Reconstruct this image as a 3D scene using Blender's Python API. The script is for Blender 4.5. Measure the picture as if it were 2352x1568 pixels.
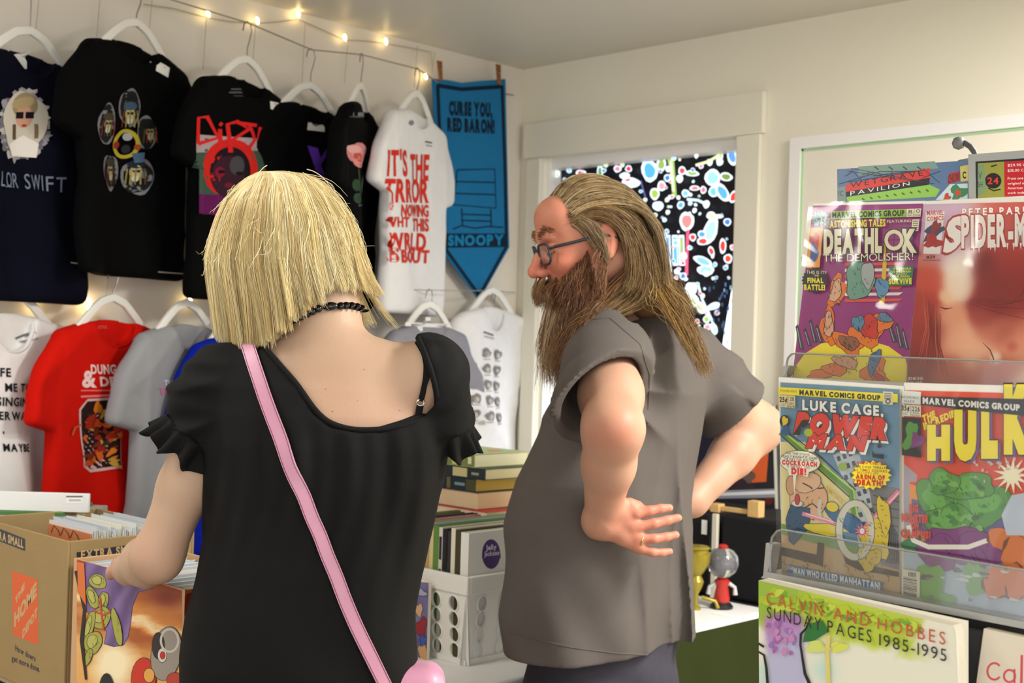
import bpy, bmesh, math, random
import numpy as np
from mathutils import Vector, Matrix
from mathutils.bvhtree import BVHTree
from mathutils.geometry import tessellate_polygon
for o in list(bpy.data.objects): bpy.data.objects.remove(o)
scene = bpy.context.scene
COL = scene.collection
rnd = random.Random(7)
def R(d): return math.radians(d)
def lin(c):
    c = c/255.0
    return c/12.92 if c <= .04045 else ((c+.055)/1.055)**2.4
def S(r, g, b): return (lin(r), lin(g), lin(b), 1.0)

# ---------------------------------------------------------------- camera
CAM = np.array([3.2862, -3.3742, 1.42]); FPX = 2950.0
YAW, PITCH, ROLL = R(44.4056), R(.266), R(1.7103)
_fw = np.array([-math.sin(YAW)*math.cos(PITCH), math.cos(YAW)*math.cos(PITCH), math.sin(PITCH)])
_rt = np.array([math.cos(YAW), math.sin(YAW), 0.0]); _up = np.cross(_rt, _fw)
AX = math.cos(ROLL)*_rt + math.sin(ROLL)*_up
AY = -math.sin(ROLL)*_rt + math.cos(ROLL)*_up
AZ = _fw
cam_data = bpy.data.cameras.new('camera'); cam = bpy.data.objects.new('camera', cam_data); COL.objects.link(cam)
cam.matrix_world = Matrix(((AX[0], AY[0], -AZ[0], CAM[0]), (AX[1], AY[1], -AZ[1], CAM[1]), (AX[2], AY[2], -AZ[2], CAM[2]), (0, 0, 0, 1)))
cam_data.sensor_width = 36; cam_data.lens = 36*FPX/2352; cam_data.clip_start = .05
cam_data.dof.use_dof = True; cam_data.dof.focus_distance = 1.9; cam_data.dof.aperture_fstop = 7.5
scene.camera = cam
scene.view_settings.view_transform = 'Standard'; scene.view_settings.look = 'None'
scene.view_settings.gamma = 1.0; scene.view_settings.use_curve_mapping = False
scene.view_settings.exposure = 0.65
# ---------------------------------------------------------------- light: the rest of the shop as a dim warm world, fluorescent ceiling fittings, an added wall-wash lamp, daylight from the shop front
w = bpy.data.worlds.new('world'); scene.world = w; w.use_nodes = True
w.node_tree.nodes['Background'].inputs[0].default_value = (1.0, .98, .95, 1); w.node_tree.nodes['Background'].inputs[1].default_value = .95
def area(name, loc, rot, sx, sy, power, col):
    d = bpy.data.lights.new(name, 'AREA'); d.shape = 'RECTANGLE'; d.size = sx; d.size_y = sy; d.energy = power; d.color = col
    o = bpy.data.objects.new(name, d); o.location = loc; o.rotation_euler = rot; COL.objects.link(o); return o
area('ceiling_or_wash_light', (3.3, -.95, 2.40), (0, 0, 0), 1.2, .3, 72, (1, .975, .91))
area('ceiling_or_wash_light', (1.1, -3.1, 2.40), (0, 0, 0), .3, 1.2, 12, (1, .975, .91))
area('ceiling_or_wash_light', (4.6, -2.6, 2.40), (0, 0, 0), .3, 1.2, 18, (1, .975, .91))
area('ceiling_or_wash_light', (4.6, -5.2, 2.40), (0, 0, 0), 1.2, .3, 14, (1, .975, .91))
area('ceiling_or_wash_light', (4.9, -.9, 2.40), (0, 0, 0), 1.2, .3, 26, (1, .975, .91))  # added wall wash out of view, only there to brighten the back wall
area('shop_front_daylight', (5.2, -6.6, 1.7), (R(80), 0, R(32)), 2.2, 1.8, 26, (.95, .98, 1))

def ray(px, py): return AX*((px-1176)/FPX) + AY*((784-py)/FPX) + AZ
def W(px, py, d): return CAM + ray(px, py)*d
def onx(px, py, x): d = ray(px, py); return CAM + d*(x-CAM[0])/d[0]
def ony(px, py, y): d = ray(px, py); return CAM + d*(y-CAM[1])/d[1]
def onz(px, py, z): d = ray(px, py); return CAM + d*(z-CAM[2])/d[2]

# ---------------------------------------------------------------- materials
MATS = {}
def mat(name, col, rough=.6, spec=.4, metal=0., bump=0., bscale=200., noise=0., nscale=8., emit=0., trans=0., alpha=1., sheen=0., sss=0., coat=0., attr=False, aniso=False):
    if name in MATS: return MATS[name]
    m = bpy.data.materials.new(name); m.use_nodes = True; MATS[name] = m
    nt = m.node_tree; b = nt.nodes['Principled BSDF']
    b.inputs['Base Color'].default_value = col; b.inputs['Roughness'].default_value = rough
    b.inputs['Specular IOR Level'].default_value = spec; b.inputs['Metallic'].default_value = metal
    if emit: b.inputs['Emission Color'].default_value = col; b.inputs['Emission Strength'].default_value = emit
    if trans: b.inputs['Transmission Weight'].default_value = trans; b.inputs['IOR'].default_value = 1.45
    if alpha < 1: b.inputs['Alpha'].default_value = alpha
    if sheen: b.inputs['Sheen Weight'].default_value = sheen; b.inputs['Sheen Roughness'].default_value = .5
    if sss: b.inputs['Subsurface Weight'].default_value = sss; b.inputs['Subsurface Radius'].default_value = (1, .35, .2); b.inputs['Subsurface Scale'].default_value = .008
    if coat: b.inputs['Coat Weight'].default_value = coat; b.inputs['Coat Roughness'].default_value = .08
    src = None
    if attr:
        a = nt.nodes.new('ShaderNodeAttribute'); a.attribute_name = 'Col'; src = a.outputs['Color']
        nt.links.new(src, b.inputs['Base Color'])
        if emit: nt.links.new(src, b.inputs['Emission Color'])
    if noise or bump:
        tc = nt.nodes.new('ShaderNodeTexCoord')
    if noise:
        n = nt.nodes.new('ShaderNodeTexNoise'); n.inputs['Scale'].default_value = nscale; n.inputs['Detail'].default_value = 5
        nt.links.new(tc.outputs['Object'], n.inputs['Vector'])
        mr = nt.nodes.new('ShaderNodeMapRange'); mr.inputs['To Min'].default_value = 1-noise; mr.inputs['To Max'].default_value = 1+noise
        nt.links.new(n.outputs['Fac'], mr.inputs['Value'])
        mx = nt.nodes.new('ShaderNodeVectorMath'); mx.operation = 'SCALE'
        if src: nt.links.new(src, mx.inputs[0])
        else: mx.inputs[0].default_value = col[:3]
        nt.links.new(mr.outputs[0], mx.inputs['Scale']); nt.links.new(mx.outputs[0], b.inputs['Base Color'])
    if bump:
        n = nt.nodes.new('ShaderNodeTexNoise'); n.inputs['Scale'].default_value = bscale; n.inputs['Detail'].default_value = 3
        nt.links.new(tc.outputs['Object'], n.inputs['Vector'])
        bp = nt.nodes.new('ShaderNodeBump'); bp.inputs['Strength'].default_value = bump; bp.inputs['Distance'].default_value = .002
        nt.links.new(n.outputs['Fac'], bp.inputs['Height']); nt.links.new(bp.outputs[0], b.inputs['Normal'])
    return m
INK = mat('printed_ink', (1, 1, 1, 1), .45, .35, attr=True)
CLOTHINK = mat('fabric_print', (1, 1, 1, 1), .85, .15, attr=True)
PAPER = mat('paper', S(238, 232, 214), .8, .2)
METAL = mat('brushed_metal', S(168, 168, 166), .35, .5, .85)
WHITEPL = mat('white_plastic', S(236, 236, 232), .35, .45)

# ---------------------------------------------------------------- mesh builder
class MB:
    def __init__(s): s.v = []; s.f = []; s.m = []; s.c = []
    def add(s, v, f, m=0, c=(1, 1, 1, 1)):
        n = len(s.v); s.v.extend([tuple(float(x) for x in p) for p in v])
        many = isinstance(c, np.ndarray) and c.ndim == 2
        for k, q in enumerate(f): s.f.append([n+i for i in q]); s.m.append(m); s.c.append(tuple(c[k]) if many else c)
        return s
    def box(s, x0, y0, z0, x1, y1, z1, m=0, c=(1, 1, 1, 1)):
        v = [(x, y, z) for z in (z0, z1) for y in (y0, y1) for x in (x0, x1)]
        return s.add(v, [(0, 2, 3, 1), (4, 5, 7, 6), (0, 1, 5, 4), (2, 6, 7, 3), (0, 4, 6, 2), (1, 3, 7, 5)], m, c)
    def obox(s, o, ux, uy, uz, m=0, c=(1, 1, 1, 1)):
        o, ux, uy, uz = map(np.array, (o, ux, uy, uz))
        v = [o+ux*a+uy*b+uz*d for d in (0, 1) for b in (0, 1) for a in (0, 1)]
        return s.add(v, [(0, 2, 3, 1), (4, 5, 7, 6), (0, 1, 5, 4), (2, 6, 7, 3), (0, 4, 6, 2), (1, 3, 7, 5)], m, c)
    def tube(s, pts, r, n=8, m=0, c=(1, 1, 1, 1), caps=True, closed=False):
        pts = [np.array(p, float) for p in pts]; k = len(pts)
        rs = r if hasattr(r, '__len__') else [r]*k
        vs = []; prev = None
        for i, p in enumerate(pts):
            a = pts[(i-1) % k] if (i or closed) else p; b = pts[(i+1) % k] if (i < k-1 or closed) else p
            t = b-a; t = t/(np.linalg.norm(t)+1e-9)
            if prev is None:
                h = np.array([0, 0, 1.]) if abs(t[2]) < .9 else np.array([1., 0, 0]); u = np.cross(t, h)
            else: u = prev - t*np.dot(prev, t)
            u = u/(np.linalg.norm(u)+1e-9); prev = u; w_ = np.cross(t, u)
            for j in range(n):
                g = 2*math.pi*j/n; vs.append(p+(u*math.cos(g)+w_*math.sin(g))*rs[i])
        fs = []
        for i in range(k if closed else k-1):
            i2 = (i+1) % k
            for j in range(n): fs.append((i*n+j, i*n+(j+1) % n, i2*n+(j+1) % n, i2*n+j))
        if caps and not closed: fs.append(tuple(range(n-1, -1, -1))); fs.append(tuple((k-1)*n+j for j in range(n)))
        return s.add(vs, fs, m, c)
    def lathe(s, prof, ctr, n=24, m=0, c=(1, 1, 1, 1)):
        vs = []; k = len(prof)
        for (r_, z) in prof:
            for j in range(n): g = 2*math.pi*j/n; vs.append((ctr[0]+r_*math.cos(g), ctr[1]+r_*math.sin(g), ctr[2]+z))
        fs = [(i*n+j, i*n+(j+1) % n, (i+1)*n+(j+1) % n, (i+1)*n+j) for i in range(k-1) for j in range(n)]
        fs.append(tuple(range(n-1, -1, -1))); fs.append(tuple((k-1)*n+j for j in range(n)))
        return s.add(vs, fs, m, c)
    def prism(s, poly, m=0, c=(1, 1, 1, 1), ext=(0, 0, 1)):
        poly = [np.array(p, float) for p in poly]; e = np.array(ext, float); k = len(poly)
        v = poly+[p+e for p in poly]
        tri = tessellate_polygon([[Vector(p) for p in poly]])
        f = [tuple(reversed(t)) for t in tri]+[tuple(i+k for i in t) for t in tri]
        f += [(i, (i+1) % k, k+(i+1) % k, k+i) for i in range(k)]
        return s.add(v, f, m, c)
    def build(s, name, mats, parent=None, smooth=30, bev=0, bseg=2, recalc=True):
        if not isinstance(mats, (list, tuple)): mats = [mats]
        me = bpy.data.meshes.new(name)
        off = np.array(ORG.get(parent.name, (0, 0, 0))) if parent else np.zeros(3)
        V = np.array(s.v, float).reshape(-1, 3)-off
        me.from_pydata(V.tolist(), [], s.f)
        for m_ in mats: me.materials.append(m_)
        me.polygons.foreach_set('material_index', s.m)
        lens = [len(q) for q in s.f]
        cc = np.repeat(np.array(s.c, np.float32), lens, axis=0)
        ca = me.color_attributes.new('Col', 'FLOAT_COLOR', 'CORNER'); ca.data.foreach_set('color', cc.ravel())
        if recalc and len(s.f) < 60000:
            b = bmesh.new(); b.from_mesh(me); bmesh.ops.recalc_face_normals(b, faces=b.faces); b.to_mesh(me); b.free()
        return finish(name, me, parent, off, smooth, bev, bseg)
ORG = {}
def finish(name, me, parent, off, smooth=30, bev=0, bseg=2):
    o = bpy.data.objects.new(name, me); COL.objects.link(o)
    if parent: o.parent = parent; ORG[o.name] = tuple(off)
    else: ORG[o.name] = (0, 0, 0)
    if smooth:
        me.polygons.foreach_set('use_smooth', [True]*len(me.polygons)); me.set_sharp_from_angle(angle=R(smooth))
    if bev:
        md = o.modifiers.new('bevel', 'BEVEL'); md.width = bev; md.segments = bseg; md.limit_method = 'ANGLE'; md.angle_limit = R(40)
    return o
def tag(o, label=None, cat=None, group=None, kind=None):
    if label: o['label'] = label
    if cat: o['category'] = cat
    if group: o['group'] = group
    if kind: o['kind'] = kind
    return o
def thing(name, loc, label, cat, group=None):
    o = bpy.data.objects.new(name, None); COL.objects.link(o); o.location = tuple(loc); o.empty_display_size = .05
    ORG[o.name] = tuple(float(x) for x in loc); return tag(o, label, cat, group)

# ---------------------------------------------------------------- glyphs and flat artwork
_G = {}
_fc = bpy.data.curves.new('glyph', 'FONT'); _fo = bpy.data.objects.new('glyph', _fc); _fc.resolution_u = 3
def glyph(ch, off):
    k = (ch, round(off, 4))
    if k not in _G:
        _fc.body = ch; _fc.offset = off; _fc.size = 1.0
        me = bpy.data.meshes.new_from_object(_fo)
        v = np.array([p.co[:2] for p in me.vertices]).reshape(-1, 2); f = [tuple(p.vertices) for p in me.polygons]
        bpy.data.meshes.remove(me); _G[k] = (v, f)
    return _G[k]
def finer(v, f, e):
    """split long triangles so that artwork follows a curved surface"""
    out = []; V = [tuple(p) for p in v]; st = [tuple(q[:3]) for q in f]+[(q[0], q[2], q[3]) for q in f if len(q) == 4]
    for q in f:
        if len(q) > 4: st += [(q[0], q[i], q[i+1]) for i in range(2, len(q)-1)]
    cache = {}
    while st:
        a, b, c = st.pop(); L = [math.dist(V[a], V[b]), math.dist(V[b], V[c]), math.dist(V[c], V[a])]; k = max(range(3), key=lambda i: L[i])
        if L[k] <= e: out.append((a, b, c)); continue
        a, b, c = (a, b, c) if k == 0 else (b, c, a) if k == 1 else (c, a, b)
        key = (min(a, b), max(a, b))
        if key not in cache: V.append(((V[a][0]+V[b][0])/2, (V[a][1]+V[b][1])/2)); cache[key] = len(V)-1
        m = cache[key]; st += [(a, m, c), (m, b, c)]
    return np.array(V), out
def fbm(x, y, s, seed=0, oct=5):
    r_ = random.Random(seed); o = np.zeros_like(x); a = 1.
    for i in range(oct):
        for _ in range(3):
            t = r_.uniform(0, 6.28); o = o+a/3*np.sin((x*math.cos(t)+y*math.sin(t))*s+r_.uniform(0, 6.28)+.8*np.sin((x*math.sin(t)-y*math.cos(t))*s*.7+r_.uniform(0, 6)))
        a *= .55; s *= 2.05
    return o
def blobs(B):
    """soft painted field from (x, y, radius, rgb) spots"""
    def fn(x, y):
        n = 0; d = 1e-9
        for bx, by, r_, c in B:
            w_ = np.exp(-((x-bx)**2+(y-by)**2)/(r_*r_)); n = n+w_[:, None]*np.array(c, float); d = d+w_
        return n/d[:, None]
    return fn
def mixc(a, b, t): return np.array(a, float)[None]*(1-t[:, None])+np.array(b, float)[None]*t[:, None]
class Art:
    """flat artwork in its own u,v units; each layer lies a hair above the one before it"""
    def __init__(s): s.L = []; s.ol = None; s.lw = 1.3
    def field(s, pts, fn, e=6):
        """painted area: fn(x, y) gives the pigment of each small patch"""
        v = np.array(pts, float); tri = tessellate_polygon([[Vector((a, b, 0)) for a, b in v]]); V, F = finer(v, [tuple(t) for t in tri], e)
        F = np.array(F); c = V[F].mean(1); k = np.clip(fn(c[:, 0], c[:, 1]), 0, 255)/255.
        k = np.where(k <= .04045, k/12.92, ((k+.055)/1.055)**2.4); s.L.append((V, [tuple(q) for q in F], np.concatenate([k, np.ones((len(k), 1))], 1))); return s
    def hatch(s, cx, cy, rx, ry, n, col, ang=60, ln=10, wd=1.3):
        for _ in range(n):
            t, r_ = rnd.uniform(0, 6.28), rnd.random()**.5; x, y = cx+rx*r_*math.cos(t), cy+ry*r_*math.sin(t); g = R(ang+rnd.uniform(-25, 25)); l_ = ln*rnd.uniform(.5, 1.2)/2
            dx, dy = l_*math.cos(g), l_*math.sin(g); s.stroke([(x-dx, y-dy), (x+rnd.uniform(-1, 1), y+rnd.uniform(-1, 1)), (x+dx, y+dy)], [.3, wd, .3], col)
        return s
    def poly(s, pts, col):
        pts = [(float(a), float(b)) for a, b in pts]
        tri = tessellate_polygon([[Vector((a, b, 0)) for a, b in pts]])
        s.L.append((np.array(pts), [tuple(t) for t in tri], col)); return s
    def rect(s, x0, y0, x1, y1, col): return s.poly([(x0, y0), (x1, y0), (x1, y1), (x0, y1)], col)
    def ell(s, cx, cy, rx, ry, col, rot=0, n=20, wob=0, a0=0, a1=360):
        c, d = math.cos(R(rot)), math.sin(R(rot)); p = []
        ph = rnd.random()*6
        full = a1-a0 >= 360
        for i in range(n if full else n+1):
            t = R(a0+(a1-a0)*i/n); k = 1+wob*math.sin(3*t+ph)+wob*.6*math.sin(5*t+2*ph)
            x, y = rx*math.cos(t)*k, ry*math.sin(t)*k; p.append((cx+x*c-y*d, cy+x*d+y*c))
        if s.ol and max(rx, ry) > 6: s.stroke(p+p[:2], s.lw*2, s.ol)
        return s.poly(p, col)
    def ring(s, cx, cy, rx, ry, wd, col, n=28, a0=0, a1=360):
        return s.stroke([(cx+rx*math.cos(R(a0+(a1-a0)*i/n)), cy+ry*math.sin(R(a0+(a1-a0)*i/n))) for i in range(n+1)], wd, col)
    def stroke(s, pts, wd, col):
        pts = [np.array(p, float) for p in pts]; L = []; Rr = []
        for i, p in enumerate(pts):
            t = pts[min(i+1, len(pts)-1)]-pts[max(i-1, 0)]; t = t/(np.linalg.norm(t)+1e-9)
            n_ = np.array([-t[1], t[0]])*(wd[i] if hasattr(wd, '__len__') else wd)/2; L.append(p+n_); Rr.append(p-n_)
        k = len(pts); s.L.append((np.array(L+Rr), [(i, k+i, k+i+1, i+1) for i in range(k-1)], col)); return s
    def star(s, cx, cy, r0, r1, n, col, sy=1):
        return s.poly([(cx+(r0 if i % 2 else r1)*math.cos(math.pi*i/n), cy+sy*(r0 if i % 2 else r1)*math.sin(math.pi*i/n)) for i in range(2*n)], col)
    def text(s, t, x0, y0, x1, y1, col, bold=.0, outline=None, ow=.03, warp=None, shear=0, gap=.09, ref=None, sh=None):
        """text fitted to the box x0..x1, y0 (baseline) .. y1 (cap height)"""
        def lay(off):
            vs = []; fs = []; x = 0; n = 0
            for ch in t:
                if ch == ' ': x += .30; continue
                g0, _ = glyph(ch, bold); g, f = glyph(ch, off)
                if not len(g0): continue
                a, b = g0[:, 0].min(), g0[:, 0].max()
                vs.append(g+np.array([x-a, 0])); fs += [tuple(i+n for i in q) for q in f]; n += len(g); x += b-a+gap
            return (np.concatenate(vs) if vs else np.zeros((0, 2))), fs, x-gap
        ref_h = .69 if not ref else ref
        for (off, c_, dx) in ([(bold, sh[0], sh[1:])] if sh else [])+([(bold+ow, outline, (0, 0))] if outline else [])+[(bold, col, (0, 0))]:
            v, f, wd = lay(off)
            if not len(v): continue
            v = v.copy(); v[:, 0] += shear*v[:, 1]; tot = wd+shear*ref_h
            v = np.stack([x0+dx[0]+v[:, 0]/tot*(x1-x0), y0+dx[1]+v[:, 1]/ref_h*(y1-y0)], 1)
            if warp: v = np.array([warp(a, b) for a, b in v])
            s.L.append((v, f, c_))
        return s
    def onto(s, mb, fn, m=0, h0=.0002, dh=.000022):
        """fn(array n x 2, height) -> n x 3"""
        me_ = getattr(fn, 'maxe', None)
        for i, (v, f, c) in enumerate(s.L):
            if me_: v, f = finer(v, f, me_)
            mb.add(fn(v, h0+dh*i), f, m, c)
        return mb
def flat(o, ux, uy, n):
    o, ux, uy, n = (np.array(q, float) for q in (o, ux, uy, n))
    return lambda v, h: o+v[:, :1]*ux+v[:, 1:2]*uy+n*h

# ---------------------------------------------------------------- implicit surfaces -> smooth continuous meshes
def cap(p, a, b, ra, rb):
    a = np.asarray(a, np.float32); b = np.asarray(b, np.float32); ba = b-a; pa = p-a
    h = np.clip(pa@ba/(ba@ba+1e-9), 0, 1)
    return np.linalg.norm(pa-h[:, None]*ba, axis=1)-(ra+(rb-ra)*h)
def chain(p, pts, rs, k=.01):
    d = None
    for i in range(len(pts)-1):
        e = cap(p, pts[i], pts[i+1], rs[i], rs[i+1]); d = e if d is None else smin(d, e, k)
    return d
def ell(p, c, r, Rm=None):
    q = p-np.asarray(c, np.float32)
    if Rm is not None: q = q@np.asarray(Rm, np.float32)       # columns of Rm: the axes
    r = np.asarray(r, np.float32); k0 = np.linalg.norm(q/r, axis=1); k1 = np.linalg.norm(q/(r*r), axis=1)+1e-9
    return k0*(k0-1)/k1
def smin(a, b, k):
    h = np.clip(.5+.5*(b-a)/k, 0, 1); return b+(a-b)*h-k*h*(1-h)
def smax(a, b, k): return -smin(-a, -b, k)
def secs(p, rows, pw=2.0):
    """stack of ellipses: rows (z, cx, cy, a, b, yaw) in rising z"""
    rows = np.array(rows, float); z = p[:, 2]
    f = lambda i: np.interp(z, rows[:, 0], rows[:, i])
    x = p[:, 0]-f(1); y = p[:, 1]-f(2); c, s_ = np.cos(f(5)), np.sin(f(5)); a, b = f(3), f(4)
    u = x*c+y*s_; v = -x*s_+y*c
    k0 = (np.abs(u/a)**pw+np.abs(v/b)**pw)**(1/pw); k1 = np.sqrt((u/a**2)**2+(v/b**2)**2)+1e-6
    d = np.where(k0 > .25, k0*(k0-1)/k1*np.clip(1, 0, 1), -np.minimum(a, b)*.7)
    return smax(d, np.maximum(z-rows[-1, 0], rows[0, 0]-z), .03)
def surfnet(f, lo, hi, h):
    lo = np.array(lo, float); n = np.ceil((np.array(hi, float)-lo)/h).astype(int)+1
    B = 8; nb = -(-n//B); n = nb*B+1
    val = np.full(n, 1.0, np.float32)
    bi = np.stack(np.meshgrid(*[np.arange(k) for k in nb], indexing='ij'), -1).reshape(-1, 3)
    ctr = (lo+(bi*B+B/2)*h).astype(np.float32); fc = f(ctr)
    val_blocks = np.abs(fc) < B*h*.87*1.7+.01
    sign = np.where(fc < 0, -1., 1.).astype(np.float32).reshape(nb)
    val[:-1, :-1, :-1] = np.repeat(np.repeat(np.repeat(sign, B, 0), B, 1), B, 2)
    act = bi[val_blocks]
    loc = np.stack(np.meshgrid(*[np.arange(B+1)]*3, indexing='ij'), -1).reshape(-1, 3)
    for i in range(0, len(act), 300):
        idx = (act[i:i+300, None, :]*B+loc[None]).reshape(-1, 3)
        val[idx[:, 0], idx[:, 1], idx[:, 2]] = f((lo+idx*h).astype(np.float32))
    ins = val < 0
    c = [ins[a:a+n[0]-1, b:b+n[1]-1, d:d+n[2]-1] for a in (0, 1) for b in (0, 1) for d in (0, 1)]
    cnt = sum(q.astype(np.int8) for q in c); mix = (cnt > 0) & (cnt < 8)
    cells = np.argwhere(mix); ids = np.full(mix.shape, -1, np.int64); ids[tuple(cells.T)] = np.arange(len(cells))
    acc = np.zeros((len(cells), 3)); cn = np.zeros(len(cells))
    cor = np.array([(a, b, d) for a in (0, 1) for b in (0, 1) for d in (0, 1)])
    for i in range(8):
        for j in range(i+1, 8):
            if np.abs(cor[i]-cor[j]).sum() != 1: continue
            va = val[tuple((cells+cor[i]).T)]; vb = val[tuple((cells+cor[j]).T)]
            k = (va < 0) != (vb < 0); t = np.where(k, va/np.where(k, va-vb, 1), 0)
            acc[k] += (cor[i]+t[:, None]*(cor[j]-cor[i]))[k]; cn[k] += 1
    V = lo+(cells+acc/cn[:, None])*h
    F = []
    for ax in range(3):
        sl0 = [slice(1, -1)]*3; sl1 = [slice(1, -1)]*3; sl0[ax] = slice(0, -1); sl1[ax] = slice(1, None)
        a, b = ins[tuple(sl0)], ins[tuple(sl1)]; e = np.argwhere(a != b)
        if not len(e): continue
        fl = a[tuple(e.T)]; o1, o2 = [(1, 2), (2, 0), (0, 1)][ax]
        base = e.copy()
        for q in range(3):
            if q != ax: base[:, q] += 1
        def cell(d1, d2):
            k = base.copy(); k[:, o1] -= d1; k[:, o2] -= d2; return ids[tuple(k.T)]
        q = np.stack([cell(1, 1), cell(0, 1), cell(0, 0), cell(1, 0)], 1)
        q[~fl] = q[~fl][:, ::-1]; F.append(q)
    F = np.concatenate(F); F = F[(F >= 0).all(1)]
    return V, F
def mesh_np(name, V, F, mats, parent=None, col=None, smooth=True, relax=1):
    if not isinstance(mats, (list, tuple)): mats = [mats]
    V = np.array(V, float); F = np.array(F)
    for _ in range(relax):                                   # light Laplacian pass takes the grid stepping out
        S_ = np.zeros_like(V); C_ = np.zeros(len(V))
        for i in range(F.shape[1]):
            j = (i+1) % F.shape[1]; np.add.at(S_, F[:, i], V[F[:, j]]); np.add.at(C_, F[:, i], 1); np.add.at(S_, F[:, j], V[F[:, i]]); np.add.at(C_, F[:, j], 1)
        V = V*.5+.5*S_/np.maximum(C_, 1)[:, None]
    off = np.array(ORG.get(parent.name, (0, 0, 0))) if parent else np.zeros(3)
    me = bpy.data.meshes.new(name); nf = len(F); k = F.shape[1]
    me.vertices.add(len(V)); me.vertices.foreach_set('co', (V-off).astype(np.float32).ravel())
    me.loops.add(nf*k); me.loops.foreach_set('vertex_index', F.astype(np.int32).ravel())
    me.polygons.add(nf); me.polygons.foreach_set('loop_start', (np.arange(nf)*k).astype(np.int32))
    me.update(calc_edges=True); me.validate()
    for m_ in mats: me.materials.append(m_)
    if col is not None:
        c_ = col(V) if callable(col) else col
        ca = me.color_attributes.new('Col', 'FLOAT_COLOR', 'POINT'); ca.data.foreach_set('color', np.concatenate([c_, np.ones((len(c_), 1))], 1).astype(np.float32).ravel())
    o = finish(name, me, parent, off, 0)
    if smooth: me.polygons.foreach_set('use_smooth', [True]*len(me.polygons))
    return o, V, F
def bvh(V, F): return BVHTree.FromPolygons([tuple(v) for v in V], [tuple(int(i) for i in q) for q in F])
def strands(name, S_, rad, mat_, parent, cols, tip=.25):
    """S_: n x k x 3 strand points -> ONE mesh of thin three-sided hairs"""
    S_ = np.array(S_, float); n, k, _ = S_.shape
    t = np.gradient(S_, axis=1); t /= np.linalg.norm(t, axis=2, keepdims=True)+1e-9
    h = np.array([.31, .52, .79]); u = np.cross(t, h); u /= np.linalg.norm(u, axis=2, keepdims=True)+1e-9; w_ = np.cross(t, u)
    prof = np.linspace(1, tip, k)[None, :, None]*np.asarray(rad).reshape(-1, 1, 1)
    rings = [S_+(u*math.cos(a)+w_*math.sin(a))*prof for a in (0, 2.094, 4.189)]
    V = np.stack(rings, 2).reshape(-1, 3)
    b = (np.arange(n)[:, None]*k+np.arange(k-1)[None])*3
    F = np.concatenate([np.stack([b+j, b+(j+1) % 3, b+3+(j+1) % 3, b+3+j], -1).reshape(-1, 4) for j in range(3)])
    c = np.repeat(np.asarray(cols), k*3, axis=0)
    return mesh_np(name, V, F, mat_, parent, col=c, relax=0)[0]
def vnoise(p, s, seed=0):
    q = p*s; return (np.sin(q[:, 0]*1.7+q[:, 1]*2.3+seed)+np.sin(q[:, 1]*1.9-q[:, 2]*2.1+1.3*seed)+np.sin(q[:, 2]*1.6+q[:, 0]*1.2+2.1*seed))/3
# ---------------------------------------------------------------- helpers that lay artwork on a plane from picture coordinates
def t4(art, t, bl, br, tr, tl, col, **k):
    bl, br, tr, tl = (np.array(q, float) for q in (bl, br, tr, tl))
    return art.text(t, 0, 0, 1, 1, col, warp=lambda a, b: tuple((bl*(1-a)+br*a)*(1-b)+(tl*(1-a)+tr*a)*b), **k)
def tb(art, t, x0, y0, x1, y1, col, sl=0., **k):
    """text in a picture box: left x, baseline y, right x, cap-top y; sl = fall of the line to the right"""
    d = sl*(x1-x0); return t4(art, t, (x0, y0), (x1, y0+d), (x1, y1+d), (x0, y1), col, **k)
def onplane(o, n, bv=None):
    o = np.array(o, float); n = np.array(n, float); n = n/np.linalg.norm(n)
    def fn(v, h):
        d = np.outer((v[:, 0]-1176)/FPX, AX)+np.outer((784-v[:, 1])/FPX, AY)+AZ
        t = ((o-CAM)@n)/(d@n); P = CAM+d*t[:, None]
        if bv:
            Q = []
            for p in P:
                hit = bv.ray_cast(Vector(p+n*.25), Vector(-n), .5)
                Q.append(np.array(hit[0]) if hit[0] is not None else p)
            P = np.array(Q); h = h*5+.0008
        return P+n*h
    fn.maxe = 14 if bv else None
    return fn
# ---------------------------------------------------------------- setting
WALLC = mat('cream_wall_paint', S(234, 229, 211), .75, .25, noise=.02, nscale=3, bump=.05, bscale=400)
CEILC = mat('ceiling_paint', S(212, 207, 194), .45, .35, noise=.02, nscale=2)
TRIMC = mat('cream_trim_paint', S(228, 223, 206), .5, .35)
RX0, RX1, RY0, RY1, RH = 0., 7.5, -7.5, 0., 2.44
def struct(name, mb, m, **k): return tag(mb.build(name, m, **k), kind='structure')
OX0, OX1, OZ0, OZ1 = .112, .956, .95, 2.105
b = MB(); b.box(-.12, 0, 0, OX0, .12, RH).box(OX1, 0, 0, RX1, .12, RH).box(OX0, 0, OZ1, OX1, .12, RH).box(OX0, 0, 0, OX1, .12, OZ0); struct('wall_back', b, WALLC)
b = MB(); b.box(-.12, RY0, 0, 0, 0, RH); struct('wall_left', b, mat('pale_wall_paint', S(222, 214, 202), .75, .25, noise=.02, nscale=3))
b = MB(); b.box(-.12, RY0, RH, RX1, .12, RH+.1); struct('ceiling', b, CEILC)
b = MB(); b.box(-.12, RY0, -.1, RX1, .12, 0); struct('floor', b, mat('grey_floor', S(150, 142, 130), .5, .4, noise=.15, nscale=5))
b = MB(); b.box(.956, -.018, .9, 1.044, 0, 2.105); struct('trim_1', b, TRIMC, bev=.003)
b = MB(); b.box(.045, -.018, .9, .112, 0, 2.105); struct('trim_2', b, TRIMC, bev=.003)
b = MB(); b.box(.03, -.024, 2.105, 1.056, 0, 2.235); struct('trim_3', b, TRIMC, bev=.003)
b = MB(); b.box(.02, -.06, .9, 1.07, 0, .935); struct('trim_4', b, TRIMC, bev=.004)
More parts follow.
